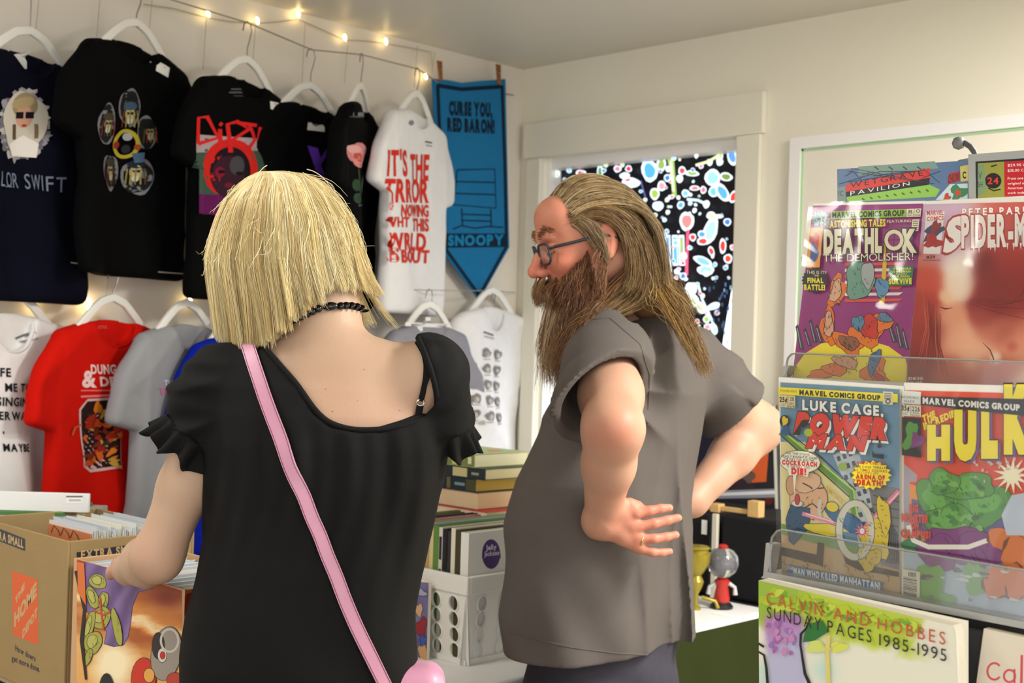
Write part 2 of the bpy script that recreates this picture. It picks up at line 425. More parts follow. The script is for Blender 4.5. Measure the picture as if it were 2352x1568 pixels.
b = MB(); b.box(OX1-.0, .002, OZ0, OX1+.01, .1, OZ1).box(OX0-.01, .002, OZ0, OX0, .1, OZ1).box(OX0, .002, OZ1-.012, OX1, .1, OZ1)
wf = struct('window_1', MB().box(OX0, .095, OZ0, OX0+.035, .12, OZ1).box(OX1-.035, .095, OZ0, OX1, .12, OZ1).box(OX0+.035, .095, OZ0, OX1-.035, .12, OZ0+.04).box(OX0+.035, .095, OZ1-.03, OX1-.035, .12, OZ1), mat('white_window_paint', S(235, 232, 228), .4))
DAY = mat('daylit_frosted_glass', (.86, .92, 1, 1), .3, .3, emit=1.5)
MB().box(OX0+.035, .104, OZ0+.04, OX1-.035, .11, OZ1-.03).build('window_pane', DAY, wf)
MB().box(OX0, .02, OZ0, OX0+.012, .095, OZ1).build('window_reveal', mat('white_window_paint', (1, 1, 1, 1)), wf)
MB().box(OX0+.012, .03, OZ1-.035, OX1, .095, OZ1).build('window_head', mat('white_window_paint', (1, 1, 1, 1)), wf)
b = MB(); b.box(0, RY0, 0, .015, 0, .1); struct('baseboard_left', b, TRIMC)
b = MB(); b.box(.015, -.015, 0, RX1, 0, .1); struct('baseboard_back', b, TRIMC)
# patterned film in the window, lit by the day behind it
FILM = mat('backlit_film', (1, 1, 1, 1), .35, .3, attr=True, emit=.72)
fy = .085
ft = thing('window_film', (.53, fy, 1.3), 'black window film with many small bright glass-like shapes, behind the bearded man', 'window film')
a = Art(); BLK = S(8, 8, 14)
a.poly([(1288, 382), (1698, 333), (1694, 480), (1685, 640), (1664, 760), (1650, 868), (1250, 880), (1247, 860), (1258, 700)], BLK)
C_B = [S(120, 190, 240), S(90, 160, 225), S(160, 215, 245), S(70, 120, 190)]; C_G = [S(190, 205, 130), S(150, 175, 100), S(215, 225, 175), S(205, 230, 190)]
C_R = [S(235, 70, 70), S(240, 120, 140), S(245, 150, 165), S(225, 50, 60)]; C_W = [S(225, 240, 250), S(200, 225, 245), S(235, 240, 225)]
def gem(x, y, rx, ry, c, rot=0, core=None):
    a.ell(x, y, rx, ry, c[2 % len(c)] if core is None else C_W[0], rot, 14, .05)
    a.ell(x, y, rx*.68, ry*.68, c[rnd.randrange(len(c))] if core is None else core, rot, 12, .06)
placed = []
def free(x, y, r): return all((x-q[0])**2+(y-q[1])**2 > (r+q[2])**2 for q in placed)
for (x, y, rx, ry, c, rot, cr) in [(1492, 392, 19, 26, C_B, -12, S(80, 165, 235)), (1519, 378, 11, 16, C_G, 5, S(140, 165, 80)), (1504, 445, 11, 14, C_G, 0, S(150, 180, 70)), (1520, 427, 10, 12, C_R, 0, S(240, 150, 160)), (1567, 392, 9, 10, C_R, 0, None), (1590, 398, 16, 7, C_G, 4, None), (1637, 408, 18, 20, C_B, -3, S(150, 205, 245)), (1668, 406, 15, 10, C_G, 10, S(120, 140, 70)), (1639, 440, 11, 13, C_B, 0, S(110, 190, 240)), (1575, 444, 9, 9, C_B, 0, S(120, 180, 235)), (1596, 432, 12, 6, C_R, 0, S(240, 120, 120)), (1616, 436, 7, 9, C_R, 0, S(240, 110, 130)), (1685, 452, 9, 15, C_R, 20, S(225, 60, 50)), (1660, 442, 13, 24, C_B, -32, S(90, 165, 225)), (1512, 473, 13, 11, C_B, 0, S(190, 220, 245)), (1578, 508, 17, 22, C_R, 0, S(245, 130, 130)), (1632, 530, 16, 34, C_B, 20, S(170, 215, 245)), (1615, 554, 14, 9, C_R, 0, S(235, 70, 70)), (1613, 538, 10, 9, C_B, 0, S(90, 150, 210)), (1592, 545, 8, 9, C_R, 0, S(230, 60, 60)), (1661, 565, 8, 18, C_R, 0, S(215, 60, 50)), (1673, 594, 10, 11, C_R, 0, S(220, 70, 50)), (1683, 568, 6, 7, C_R, 0, None), (1622, 620, 20, 12, C_B, 0, S(150, 200, 245)), (1616, 600, 24, 10, C_B, 25, S(130, 190, 240)), (1588, 664, 14, 16, C_W, 0, S(220, 235, 240)), (1594, 690, 12, 17, C_G, -15, S(215, 230, 190)), (1610, 706, 9, 16, C_G, -25, S(205, 220, 175)), (1640, 703, 16, 8, C_W, -20, S(190, 215, 225)), (1624, 733, 8, 9, C_G, 0, S(150, 190, 80)), (1625, 717, 6, 6, C_R, 0, None), (1648, 718, 6, 6, C_R, 0, None), (1624, 628, 9, 7, C_W, 0, None), (1635, 577, 7, 12, C_R, -20, None), (1672, 700-190, 9, 9, C_B, 0, S(70, 120, 200)), (1652, 497, 11, 5, C_G, 0, None), (1635, 495, 11, 9, C_G, 0, None), (1450, 420, 22, 12, C_W, 0, S(190, 220, 240)), (1443, 412, 9, 7, C_R, 0, None), (1420, 388, 9, 8, C_R, 0, None), (1380, 395, 7, 16, C_G, 0, S(90, 140, 80)), (1336, 398, 12, 8, C_R, 0, S(235, 70, 70)), (1437, 404, 12, 8, C_W, 0, None), (1470, 470, 8, 10, C_R, 0, None), (1262, 792, 9, 9, C_R, 0, S(235, 50, 60)), (1262, 765, 6, 9, C_B, 0, S(70, 120, 220)), (1655, 360, 7, 17, C_G, 12, S(180, 195, 110)), (1683, 358, 11, 24, C_B, -12, S(90, 150, 215)), (1655, 372, 8, 9, C_W, 0, None), (1632, 373, 7, 8, C_G, 0, None)]:
    gem(x, y, rx, ry, c, rot, cr if cr else c[rnd.randrange(4) % len(c)]); placed.append((x, y, max(rx, ry)))
a.stroke([(1582, 528), (1580, 580), (1579, 632)], 7, S(225, 90, 120))
for x, c in ((1535, C_B), (1552, C_B), (1567, C_G)): a.stroke([(x, 540), (x+2, 610)], 13, C_W[0]); a.stroke([(x, 545), (x+2, 605)], 8, c[1])
a.stroke([(1542, 360), (1547, 400), (1552, 452)], [16, 12, 9], C_G[1]); a.stroke([(1543, 370), (1549, 440)], 5, C_G[3])
a.stroke([(1600, 380), (1630, 371), (1655, 356)], 6, C_G[2]); a.stroke([(1580, 458), (1605, 460), (1618, 466)], 6, C_W[1])
a.stroke([(1606, 655), (1616, 690), (1635, 730), (1648, 760)], 5, C_W[0]); gem(1642, 755, 8, 14, C_W, -20, S(190, 215, 225))
a.stroke([(1474, 415), (1484, 450), (1487, 505)], 3, S(90, 90, 150))
for i in range(1300):
    x, y = rnd.uniform(1265, 1692), rnd.uniform(345, 870)
    if x > 1300 and y < 365-(x-1300)*.1+20: continue
    low = y > 640 and x > 1640
    r = rnd.uniform(2, 4.5) if low else rnd.choice([3, 4, 5, 5, 6, 8])
    if not free(x, y, r+.5): continue
    placed.append((x, y, r)); c = rnd.choice([C_W, C_B, C_B, C_G, C_R] if not low else [C_B, C_B, C_R])
    if low: a.rect(x-r*.6, y-r*1.3, x+r*.5, y+r*1.3, rnd.choice([S(70, 110, 160), S(60, 80, 110), S(120, 160, 190)]))
    else: gem(x, y, r, r*rnd.uniform(.8, 1.25), c, rnd.uniform(0, 90), c[rnd.randrange(len(c))])
b = MB(); a.onto(b, onplane((.5, fy, 1.6), (0, -1, 0)), 0, 0, .00005); o_ = b.build('film', FILM, ft, smooth=0, recalc=False)
c = MB(); fn = onplane((.5, fy+.002, 1.6), (0, -1, 0)); v, f_, _c = a.L[0]; c.add(fn(v, 0), f_, 0, S(30, 30, 34)); c.build('backing_sheet', mat('film_backing', S(30, 30, 34), .5), ft, smooth=0)
# whiteboard
wt = thing('whiteboard', (1.9, 0, .9), 'large whiteboard with white frame and thin green inner line, behind the comic rack', 'whiteboard')
MB().box(1.165, -.012, .9, 3.4, 0, 2.07).build('panel', mat('board_surface', S(232, 226, 212), .35, .5), wt)
MB().box(1.155, -.022, .9, 1.192, 0, 2.043).box(1.155, -.022, 2.0432, 3.4, 0, 2.078).build('frame', mat('white_frame', S(240, 238, 236), .35, .5), wt)
MB().box(1.192, -.015, .9, 1.199, -.0, 2.043).box(1.192, -.015, 2.036, 3.4, 0, 2.043).build('green_line', mat('green_line', S(168, 205, 160), .5), wt)
# ---------------------------------------------------------------- t-shirts on hangers along the left wall
HANG = mat('white_hanger', S(232, 230, 224), .4, .45); WIRE = mat('wire_steel', S(150, 148, 144), .35, .5, .8)
STRING = mat('line_cord', S(150, 142, 128), .7); BULB = mat('warm_bulb', (1, .72, .30, 1), .3, emit=14)
LABELW = mat('white_label', S(240, 240, 238), .7)
class Shirt: pass
def shirt(name, hook, nz, alpha, col, label, x0=.13, wd=.215, ln=.63, nd=.06, seed=0, vneck=False, hz=None, rough=.9, hlabel='', fold=1.):
    """hook: (px,py) of the neck middle in the picture; nz: unused shift; alpha: turn of the shirt on its hanger, left edge away from the wall"""
    O = onx(hook[0], hook[1], x0); O[2] += .0; al = R(alpha)
    U = np.array([-math.sin(al), math.cos(al), 0]); N = np.array([math.cos(al), math.sin(al), 0]); Z = np.array([0, 0, 1.])
    s = Shirt(); s.O, s.U, s.N = O, U, N
    rr = random.Random(seed); ph = [rr.uniform(0, 6) for _ in range(8)]
    def f(p):
        q = p-O.astype(np.float32); u = q@U.astype(np.float32); w_ = q@N.astype(np.float32); v = q[:, 2]
        dn = np.clip(-v/ln, 0, 1)
        def rg(x): return 1-2*np.abs(np.sin(x))**.8
        w2 = w_-fold*((.002+.007*dn)*rg(9*u+ph[3]+1.5*v)*np.clip((-v-.08)/.1, 0, 1)+.004*rg(14*(u*.8-np.abs(v+.2))+ph[4])+(.004+.016*dn)*np.sin(15*u+ph[0]+1.2*v)+.008*dn*np.sin(31*u+ph[1]-2*v)+.004*np.sin(22*(u*.7+v)+ph[2]))
        def slab(cu, cv, hu, hv, hw, r_, rot):
            c_, s_ = math.cos(rot), math.sin(rot); a_ = (u-cu)*c_+(v-cv)*s_; b_ = -(u-cu)*s_+(v-cv)*c_
            k = np.stack([np.abs(a_)-hu+r_, np.abs(b_)-hv+r_, np.abs(w2)-hw+r_], 1)
            return np.linalg.norm(np.maximum(k, 0), axis=1)+np.minimum(k.max(1), 0)-r_
        # shoulders fall from the neck; torso hangs below
        sh = np.abs(u)*.24+.9*np.maximum(np.abs(u)-.2,0)
        d = slab(0, -ln/2+.0, wd, ln/2, .026, .022, 0)
        d = smax(d, (v+sh-.012)*.96, .03)
        for sg in (-1, 1):
            e = slab(sg*(wd+.004), -.165, .066, .125, .024, .018, sg*R(13))
            e = smax(e, (v+sh-.012)*.96, .03)
            d = smin(d, e, .008)
        # neck opening, cut from the front
        if vneck: cut = np.maximum((np.abs(u)*1.25-(v+.15))*.6, -(w_-.0))
        else:
            k = np.stack([u/.085, (v-.015)/(nd+.02)], 1); cut = np.maximum((np.linalg.norm(k, axis=1)-1)*.06, -(w_+.004))
        return smax(d, -cut, .008)
    ext = .36
    lo = O-np.array([abs(U[0])*ext+.12, abs(U[1])*ext+.12, ln+.03]); hi = O+np.array([abs(U[0])*ext+.12, abs(U[1])*ext+.12, .06])
    V, F = surfnet(f, lo, hi, .007)
    k = V[:, 0] < .012; V[k, 0] = .012                      # nothing goes into the wall
    root = thing('t_shirt', O-Z*ln, label, 't-shirt'); s.root = root
    s.o, V, F = mesh_np('body', V, F, mat('cloth_%s' % name, col, rough, .06, noise=.06, nscale=30, bump=.25, bscale=900), root)
    s.bv = bvh(V, F); s.fn = onplane(O+N*.03, N, s.bv)
    # ribbed collar
    pts = []
    for i in range(25):
        t = math.pi*(1+i/24); u_ = .085*math.cos(t); v_ = .012+(nd+.018)*math.sin(t) if not vneck else -.13+abs(u_)*1.25
        P = O+U*u_+Z*v_; hit = s.bv.ray_cast(Vector(P+N*.2), Vector(-N), .4)
        pts.append(np.array(hit[0])+N*.0 if hit[0] is not None else P+N*.02)
    pts = [np.array((pts[max(i-1, 0)]+pts[i]*2+pts[min(i+1, 24)])/4) for i in range(25)]
    pts = pts[3:-3]
    if not vneck: MB().tube(pts, .0055, 6).build('collar', mat('cloth_%s' % name, col), root, smooth=60)
    # hanger
    hr = thing('clothes_hanger', O, hlabel, 'hanger', None)
    arc = [O+U*(.19*t)+Z*(.052-.020*abs(t)*2-.055*max(0, abs(t)-.25)*1.0-.06*t*t)+N*.0 for t in np.linspace(-1, 1, 25)]
    bb = MB(); n_ = len(arc); vs = []
    for i, p in enumerate(arc):
        t = arc[min(i+1, n_-1)]-arc[max(i-1, 0)]; t /= np.linalg.norm(t); up = np.cross(N, t); up = up if up[2] > 0 else -up
        for (a_, b_) in ((.006, .011), (-.006, .011), (-.006, -.011), (.006, -.011)): vs.append(p+N*a_+up*b_)
    bb.add(vs, [(i*4+j, i*4+(j+1) % 4, i*4+4+(j+1) % 4, i*4+4+j) for i in range(n_-1) for j in range(4)]+[(0, 1, 2, 3), (n_*4-4, n_*4-3, n_*4-2, n_*4-1)])
    bb.build('shoulder_arch', HANG, hr, bev=.003)
    zt = (hz if hz else O[2]+.165)-(O[2]+.055)
    base = O+Z*.055
    hk = [base, base+Z*(zt-.055)*.6, base+U*.012+Z*(zt-.045), base+U*.019+Z*(zt-.022), base+U*.012+Z*(zt-.004), base+Z*zt-U*.004, base-U*.019+Z*(zt-.010), base-U*.024+Z*(zt-.03)]
    MB().tube(hk, .0019, 6).build('hook', WIRE, hr, smooth=60)
    s.hook = base+Z*zt; s.hanger = hr
    return s
def prt(s, a, name='print', m=CLOTHINK): return a.onto(MB(), s.fn, 0).build(name, m, s.root, smooth=0, recalc=False)
def rectlabel(s, pts, name='price_label', lines=True):
    a = Art(); a.poly(pts, S(236, 234, 228)); p = np.array(pts, float)
    if lines: a.stroke([p[0]*.8+p[2]*.2+(p[1]-p[0])*.05, p[1]*.75+p[3]*.25-(p[1]-p[0])*.1], 2, S(150, 140, 140))
    prt(s, a, name)
s1 = shirt('navy', (68, 118), 0, 20, S(11, 12, 26), 'navy t-shirt with white-edged portrait print, leftmost in the upper row', x0=.15, hz=2.37, seed=1, hlabel='white plastic hanger holding the navy t-shirt')
s2 = shirt('black', (312, 96), 0, 24, S(7, 7, 8), 'black t-shirt with cluster of yellow-grey heads print, between navy shirt and red-print shirt', x0=.15, hz=2.35, seed=2, hlabel='white plastic hanger in the black t-shirt with the cluster of heads')
s3 = shirt('black', (566, 178), 0, 22, S(7, 7, 8), 'black t-shirt with red DIRTY lettering over a haloed head, behind the blonde woman', x0=.17, fold=.55, wd=.225, hz=2.325, seed=3, ln=.64, hlabel='white plastic hanger in the black t-shirt with red lettering')
s4 = shirt('black', (712, 236), 0, 16, S(7, 7, 9), 'black t-shirt with purple letters, mostly hidden beside the red-print shirt', x0=.10, wd=.2, hz=2.31, seed=4, hlabel='clear hanger above the black t-shirt with purple letters')
s5 = shirt('black', (828, 236), 0, 38, S(8, 8, 9), 'black t-shirt with pink rose print, left of the white lettered shirt', x0=.19, hz=2.305, seed=5, hlabel='white plastic hanger in the black rose t-shirt')
s6 = shirt('white', (957, 252), 0, 26, S(226, 224, 224), 'white t-shirt with red hand-drawn lettering beside the blue pennant', x0=.16, hz=2.31, seed=6, fold=.45, ln=.66, wd=.228, hlabel='small white hanger in the white t-shirt with red lettering')
t1 = shirt('white', (18, 712), 0, 20, S(226, 224, 220), 'white t-shirt with bold black lines of text, lower row at far left', x0=.14, hz=1.62, seed=7, nd=.10, hlabel='white hanger in the white t-shirt with black text, lower left')
t2 = shirt('red', (258, 728), 0, 24, S(196, 22, 12), 'red t-shirt with white lettering and framed dragon-coloured print', x0=.14, hz=1.60, seed=8, nd=.075, hlabel='white plastic hanger in the red t-shirt')
t3 = shirt('heather', (428, 738), 0, 25, S(146, 147, 152), 'heather grey t-shirt with small pink lettering, right of the red shirt', x0=.14, hz=1.60, seed=9, nd=.08, hlabel='white plastic hanger in the heather grey t-shirt')
t4_ = shirt('blue', (545, 760), 0, 25, S(14, 34, 150), 'royal blue t-shirt partly hidden behind the blonde woman', x0=.14, hz=1.58, seed=10, hlabel='white hanger in the royal blue t-shirt')
t5 = shirt('heather_dark', (985, 735), 0, 16, S(140, 138, 146), 'grey V-neck t-shirt hanging below the white lettered shirt', x0=.19, wd=.25, hz=1.60, seed=11, vneck=True, ln=.64, hlabel='white hanger in the grey V-neck t-shirt')
t6 = shirt('white', (1130, 700), 0, 12, S(214, 212, 204), 'white t-shirt with rows of small grey faces, in the wall corner', x0=.07, hz=1.62, seed=12, ln=.68, wd=.2, nd=.09, hlabel='thin hanger in the white t-shirt in the corner')
for s in (s1, s2, s3, s4, s5, s6): s.hanger['group'] = 'hangers on the upper line'
for s in (t1, t2, t3, t4_, t5, t6): s.hanger['group'] = 'hangers on the lower line'
for s in (s1, s2, s3, s4, s5, s6): s.root['group'] = 't-shirts in the upper row'
for s in (t1, t2, t3, t4_, t5, t6): s.root['group'] = 't-shirts in the lower row'
# prints
a = Art(); pale = S(205, 196, 186)
for k in range(46):
    t = R(k*7.8); r0 = rnd.uniform(.78, 1.12); a.ell(56+44*r0*math.cos(t), 285+70*r0*math.sin(t), 12, 9, rnd.choice([S(150, 146, 150), S(180, 175, 172), S(110, 108, 118)]), rnd.uniform(0, 180), 9, .3)
a.ell(57, 280, 44, 70, S(196, 188, 176), 0, 24, .08); a.ell(58, 242, 26, 30, S(150, 132, 104), 0); a.ell(57, 268, 17, 26, S(196, 150, 124)); a.ell(54, 236, 24, 13, S(172, 150, 112), -15)
a.rect(41, 257, 56, 272, S(24, 18, 26)); a.rect(60, 257, 76, 272, S(24, 18, 26)); a.ell(58, 288, 5, 3, S(150, 50, 50)); a.poly([(30, 330), (58, 310), (88, 330), (86, 362), (34, 358)], S(226, 220, 214))
a.stroke([(38, 285), (40, 320)], 7, S(90, 72, 56)); a.stroke([(80, 285), (82, 318)], 7, S(120, 98, 74))
for i, (ch, x0, x1, bold) in enumerate([('L', 0, 9, 0), ('O', 12, 27, 0), ('R', 30, 44, 0), ('S', 60, 72, 0), ('W', 75, 92, 0), ('I', 95, 97, 0), ('F', 103, 118, 0), ('T', 124, 146, 0)]): t4(a, ch, (x0, 427+i*2), (x1, 428+i*2), (x1, 393+i*2), (x0, 393+i*2), S(120, 128, 150))
a.stroke([(10, 428), (26, 429)], 2, S(120, 128, 150)); prt(s1, a)
a = Art(); a.poly([(52, 124), (74, 118), (84, 140), (84, 156), (66, 160), (64, 142), (54, 138)], S(222, 220, 218)); prt(s1, a, 'neck_tag')
a = Art()
for (x, y, rx, ry) in [(305, 245, 22, 40), (252, 285, 18, 45), (340, 305, 17, 36), (265, 395, 22, 38), (325, 405, 26, 38)]:
    a.ell(x, y, rx+3, ry+3, S(120, 120, 128), 0, 22, .06); a.ell(x, y, rx, ry, S(28, 27, 26), 0, 22, .06)
for (x, y, k, hat) in [(306, 262, 1, S(62, 84, 104)), (253, 285, .9, S(70, 60, 44)), (345, 304, .8, S(24, 24, 26)), (262, 392, 1., S(60, 56, 46)), (318, 395, .95, S(30, 38, 50))]:
    a.ell(x, y, 10*k, 17*k, S(176, 166, 120)); a.ell(x, y+16*k, 6*k, 7*k, S(190, 184, 160)); a.ell(x-4*k, y-2, 3*k, 3.4*k, S(20, 18, 14)); a.ell(x+4*k, y-2, 3*k, 3.4*k, S(20, 18, 14)); a.ell(x, y-19*k, 15*k, 10*k, hat)
    for j in range(5): a.stroke([(x-14*k+j*7*k, y-8), (x-17*k+j*8.5*k, y+30*k)], 2.2, rnd.choice([S(90, 72, 40), S(150, 140, 70), S(60, 56, 60), S(128, 40, 36)]) if j in (0, 1, 3, 4) else S(120, 110, 90))
a.ring(295, 330, 24, 30, 8, S(170, 156, 48)); a.ell(298, 314, 11, 9, S(160, 160, 168)); a.ell(275, 333, 7, 9, S(140, 44, 28)); a.ell(318, 338, 6, 7, S(150, 70, 30)); a.ell(296, 342, 9, 10, S(40, 40, 46)); a.poly([(308, 352), (332, 350), (330, 372), (314, 374)], S(70, 92, 124))
prt(s2, a); rectlabel(s2, [(363, 140), (388, 156), (386, 178), (360, 162)])
a = Art(); RD = S(212, 34, 34)
a.poly([(457, 308), (617, 320), (616, 360), (612, 500), (456, 490)], S(62, 84, 70)); a.poly([(457, 308), (617, 320), (616, 345), (457, 350)], S(170, 150, 156)); a.poly([(456, 445), (612, 450), (612, 500), (456, 490)], S(96, 22, 84))
a.ell(532, 385, 57, 66, S(206, 36, 30), 0, 40); a.ell(532, 395, 40, 58, S(26, 16, 24), 0, 30); a.ell(528, 405, 32, 48, S(52, 26, 40), 0, 24); a.ell(513, 395, 10, 12, S(128, 22, 50)); a.ell(545, 380, 14, 22, S(70, 66, 70)); a.ell(550, 398, 8, 4, S(20, 16, 18)); a.ell(516, 394, 7, 4, S(20, 10, 16)); a.ell(530, 425, 8, 6, S(110, 24, 44))
for seg, wd in [([(462, 330), (459, 270), (480, 268), (508, 316), (462, 330)], 9), ([(511, 296), (512, 342)], 9), ([(510, 283), (516, 287)], 9), ([(532, 350), (527, 285), (548, 279), (570, 297), (534, 322), (566, 344)], 9), ([(548, 282), (588, 288)], 8), ([(572, 288), (584, 322), (566, 344)], 8), ([(596, 292), (592, 318), (618, 324)], 8), ([(622, 294), (620, 330), (610, 352)], 8)]: a.stroke(seg, wd, RD)
prt(s3, a); rectlabel(s3, [(620, 232), (656, 240), (655, 262), (620, 250)])
a = Art(); tb(a, 'WILD', 530, 216, 568, 208, S(90, 90, 96)); tb(a, 'SIZE L', 535, 224, 562, 219, S(70, 70, 76)); 
a = Art(); a.rect(534, 203, 564, 206, S(92, 92, 96)); a.rect(530, 210, 568, 214, S(84, 84, 88)); a.rect(540, 219, 560, 221, S(70, 70, 74)); prt(s3, a, 'neck_print')
a = Art(); PU = S(108, 60, 190)
a.poly([(709, 334), (728, 340), (732, 362), (746, 342), (746, 362), (736, 378), (738, 386), (726, 386), (718, 380)], PU); a.poly([(718, 384), (738, 384), (746, 398), (750, 392), (762, 396), (758, 424), (750, 434), (738, 420), (728, 408)], PU); a.stroke([(724, 398), (760, 404)], 4, S(40, 20, 80))
prt(s4, a); rectlabel(s4, [(709, 281), (744, 284), (742, 303), (708, 298)])
a = Art()
for (x, y, rx, ry, c) in [(822, 352, 19, 24, S(206, 130, 136)), (815, 345, 12, 14, S(226, 168, 166)), (829, 344, 10, 13, S(216, 150, 150)), (822, 366, 10, 18, S(220, 140, 134)), (821, 360, 7, 10, S(190, 80, 74)), (822, 362, 3, 4, S(200, 150, 90))]: a.ell(x, y, rx, ry, c, 0, 16, .08)
a.stroke([(822, 388), (824, 430), (818, 468)], 3, S(50, 74, 52)); a.ell(816, 425, 8, 14, S(44, 70, 50)); a.ell(816, 455, 7, 12, S(48, 74, 56)); a.stroke([(833, 400), (830, 470), (816, 472)], 2.5, S(150, 148, 156)); prt(s5, a)
a = Art(); a.rect(812, 258, 836, 268, S(120, 120, 124)); a.rect(802, 266, 830, 270, S(80, 80, 84)); prt(s5, a, 'neck_print')
a = Art(); RR = S(206, 48, 30)
for (t, x0, x1, yb, yt, g) in [("IT'S", 893, 935, 402, 346, .1), ('THE', 946, 989, 412, 356, .1), ('TRROR', 891, 990, 462, 412, .05), ('OF', 893, 903, 482, 465, .05), ('NOWING', 921, 990, 496, 470, .06), ('WHT', 893, 938, 520, 498, .08), ('THIS', 950, 990, 530, 502, .08), ('WRLD', 892, 984, 572, 535, .08), ('IS', 893, 913, 600, 570, .1), ('BOUT', 918, 991, 602, 574, .06)]: tb(a, t, x0, yb, x1, yt, RR, 0.02, bold=.035, gap=g)
prt(s6, a); a = Art(); a.ell(946, 282, 6, 6, S(130, 130, 140)); prt(s6, a, 'neck_print'); a = Art(); a.stroke([(980, 325), (994, 328)], 3, S(60, 60, 64)); a.stroke([(982, 333), (994, 336)], 2, S(110, 110, 114)); prt(s6, a, 'price_label')
a = Art(); BK = S(26, 24, 26)
for (t, x0, x1, yb, yt) in [('FE', 0, 20, 864, 845), ('ME TO', 8, 67, 898, 880), ('SINGING', -6, 71, 931, 912), ('ERWALL', -2, 75, 963, 945), ('.', 2, 5, 995, 990), ('MAYBE', 0, 65, 1035, 1018)]: tb(a, t, x0, yb, x1, yt, BK, .02, bold=.03, gap=.12, **({'ref': .12} if t == '.' else {}))
prt(t1, a); a = Art(); a.poly([(0, 732), (10, 734), (16, 770), (0, 770)], S(240, 240, 242)); a.ell(4, 742, 4, 5, S(70, 70, 130)); prt(t1, a, 'neck_tag'); a = Art(); a.stroke([(58, 778), (90, 764)], 5, S(110, 110, 112)); a.stroke([(66, 786), (92, 776)], 4, S(170, 170, 172)); prt(t1, a, 'price_label')
a = Art(); LP = S(232, 196, 196)
tb(a, 'DUNG', 212, 858, 268, 838, LP, .0, bold=.04); tb(a, 'DR', 230, 886, 268, 866, LP, bold=.04); tb(a, '&', 194, 888, 222, 852, LP, bold=.04); a.stroke([(192, 897), (270, 896)], 3, S(224, 110, 110)); a.stroke([(193, 911), (270, 906)], 5, S(226, 120, 124))
a.poly([(206, 916), (272, 911), (276, 1074), (214, 1085), (200, 1072), (192, 940)], S(214, 170, 170)); a.poly([(206, 922), (272, 915), (275, 1068), (214, 1078), (203, 1066), (196, 942)], S(42, 22, 22))
for i in range(46): x, y = rnd.uniform(206, 268), rnd.uniform(928, 1066); a.ell(x, y, rnd.uniform(5, 15), rnd.uniform(4, 9), rnd.choice([S(190, 70, 24), S(214, 120, 30), S(200, 90, 30), S(150, 40, 22), S(190, 150, 60), S(110, 40, 24), S(60, 40, 44)]), rnd.uniform(0, 180), 10, .25)
a.stroke([(196, 975), (182, 982), (174, 1000)], 4, S(180, 90, 60)); prt(t2, a)
a = Art(); tb(a, 'DUNGEONS', 231, 755, 269, 748, S(226, 90, 90), bold=.02); a.ell(250, 776, 8, 4, S(214, 60, 56)); prt(t2, a, 'neck_print')
a = Art(); tb(a, 'THE', 378, 884, 402, 873, S(220, 214, 222), bold=.03); tb(a, 'THE', 368, 906, 402, 892, S(200, 96, 150), bold=.04); prt(t3, a)
a = Art(); GY = S(128, 124, 120)
for i in range(3):
    for j in range(5):
        x, y = 1090+i*26, 806+j*36+i*4
        if i == 0 and j < 1: continue
        a.ell(x, y, 9, 11, GY, 0, 12, .15); a.ell(x+1, y+3, 4, 6, S(190, 186, 178)); a.rect(x-7, y+14, x+7, y+16, S(160, 156, 150))
for x in (1080, 1102): a.ell(x, 970, 6, 5, S(170, 166, 160), 0, 8, .3)
prt(t6, a); a = Art(); a.stroke([(1108, 762), (1132, 770)], 4, S(110, 108, 106)); a.stroke([(1110, 772), (1134, 778)], 3, S(160, 158, 154)); prt(t6, a, 'price_label')
a = Art(); a.poly([(976, 728), (988, 728), (988, 760), (976, 762)], S(226, 224, 226)); prt(t5, a, 'neck_tag'); a = Art(); a.stroke([(930, 744), (1030, 748)], 9, S(226, 224, 220)); prt(t5, a, 'hanger_bar')
# drying lines
def line(pts, lab, name='hanging_line', r=.0016, sag=0):
    P = []
    for i in range(len(pts)-1):
        for t in np.linspace(0, 1, 9)[(0 if i == 0 else 1):]: P.append(np.array(pts[i])*(1-t)+np.array(pts[i+1])*t)
    o = MB().tube(P, r, 6).build(name, STRING, smooth=60); return tag(o, lab, 'line')
up = [s.hook-np.array([0, 0, .003]) for s in (s1, s2, s3, s4, s5, s6)]
line([up[0]+np.array([-.02, -.6, .03])]+up+[np.array([.05, -.46, up[-1][2]]), np.array([.012, -.06, 2.335])], 'thin cord strung along the wall holding the upper row of hangers', r=.0022)
lo_ = [s.hook-np.array([0, 0, .003]) for s in (t1, t2, t3, t4_, t5, t6)]
line([lo_[0]+np.array([0, -.5, .03])]+lo_+[np.array([.02, -.03, 1.62])], 'thin cord behind the upper shirts holding the lower row of hangers')
# curtain of fairy lights
fl = thing('fairy_lights', (.02, -1, 2.2), 'string of warm fairy lights with hanging strands along the wall top', 'string lights')
bl = [(478, 30), (591, 46), (685, 32), (792, 85), (886, 94), (978, 174), (82, 706), (205, 690), (205, 708), (437, 690)]
P = [onx(x, y, .025) for x, y in bl]
top = [onx(x, y, .02) for x, y in ((330, 10), (400, 20), (472, 40), (530, 50), (588, 54), (640, 50), (685, 44), (735, 66), (790, 92), (838, 94), (886, 100), (940, 110), (990, 120), (994, 165))]
MB().tube(top, .0018, 5).build('cord', mat('clear_cord', S(176, 166, 146), .5), fl, smooth=60)
for x, y0, y1 in ((225, 0, 95), (470, 42, 160), (583, 56, 160), (697, 50, 200), (795, 95, 190), (85, 0, 80), (345, 0, 90), (995, 120, 170), (68, 640, 700), (182, 620, 690), (246, 620, 690), (955, 105, 200)):
    MB().tube([onx(x+4, y0, .02), onx(x, (y0+y1)/2, .018), onx(x-4, y1, .02)], .0012, 5).build('strand', mat('clear_cord', S(176, 166, 146), .5), fl, smooth=60)
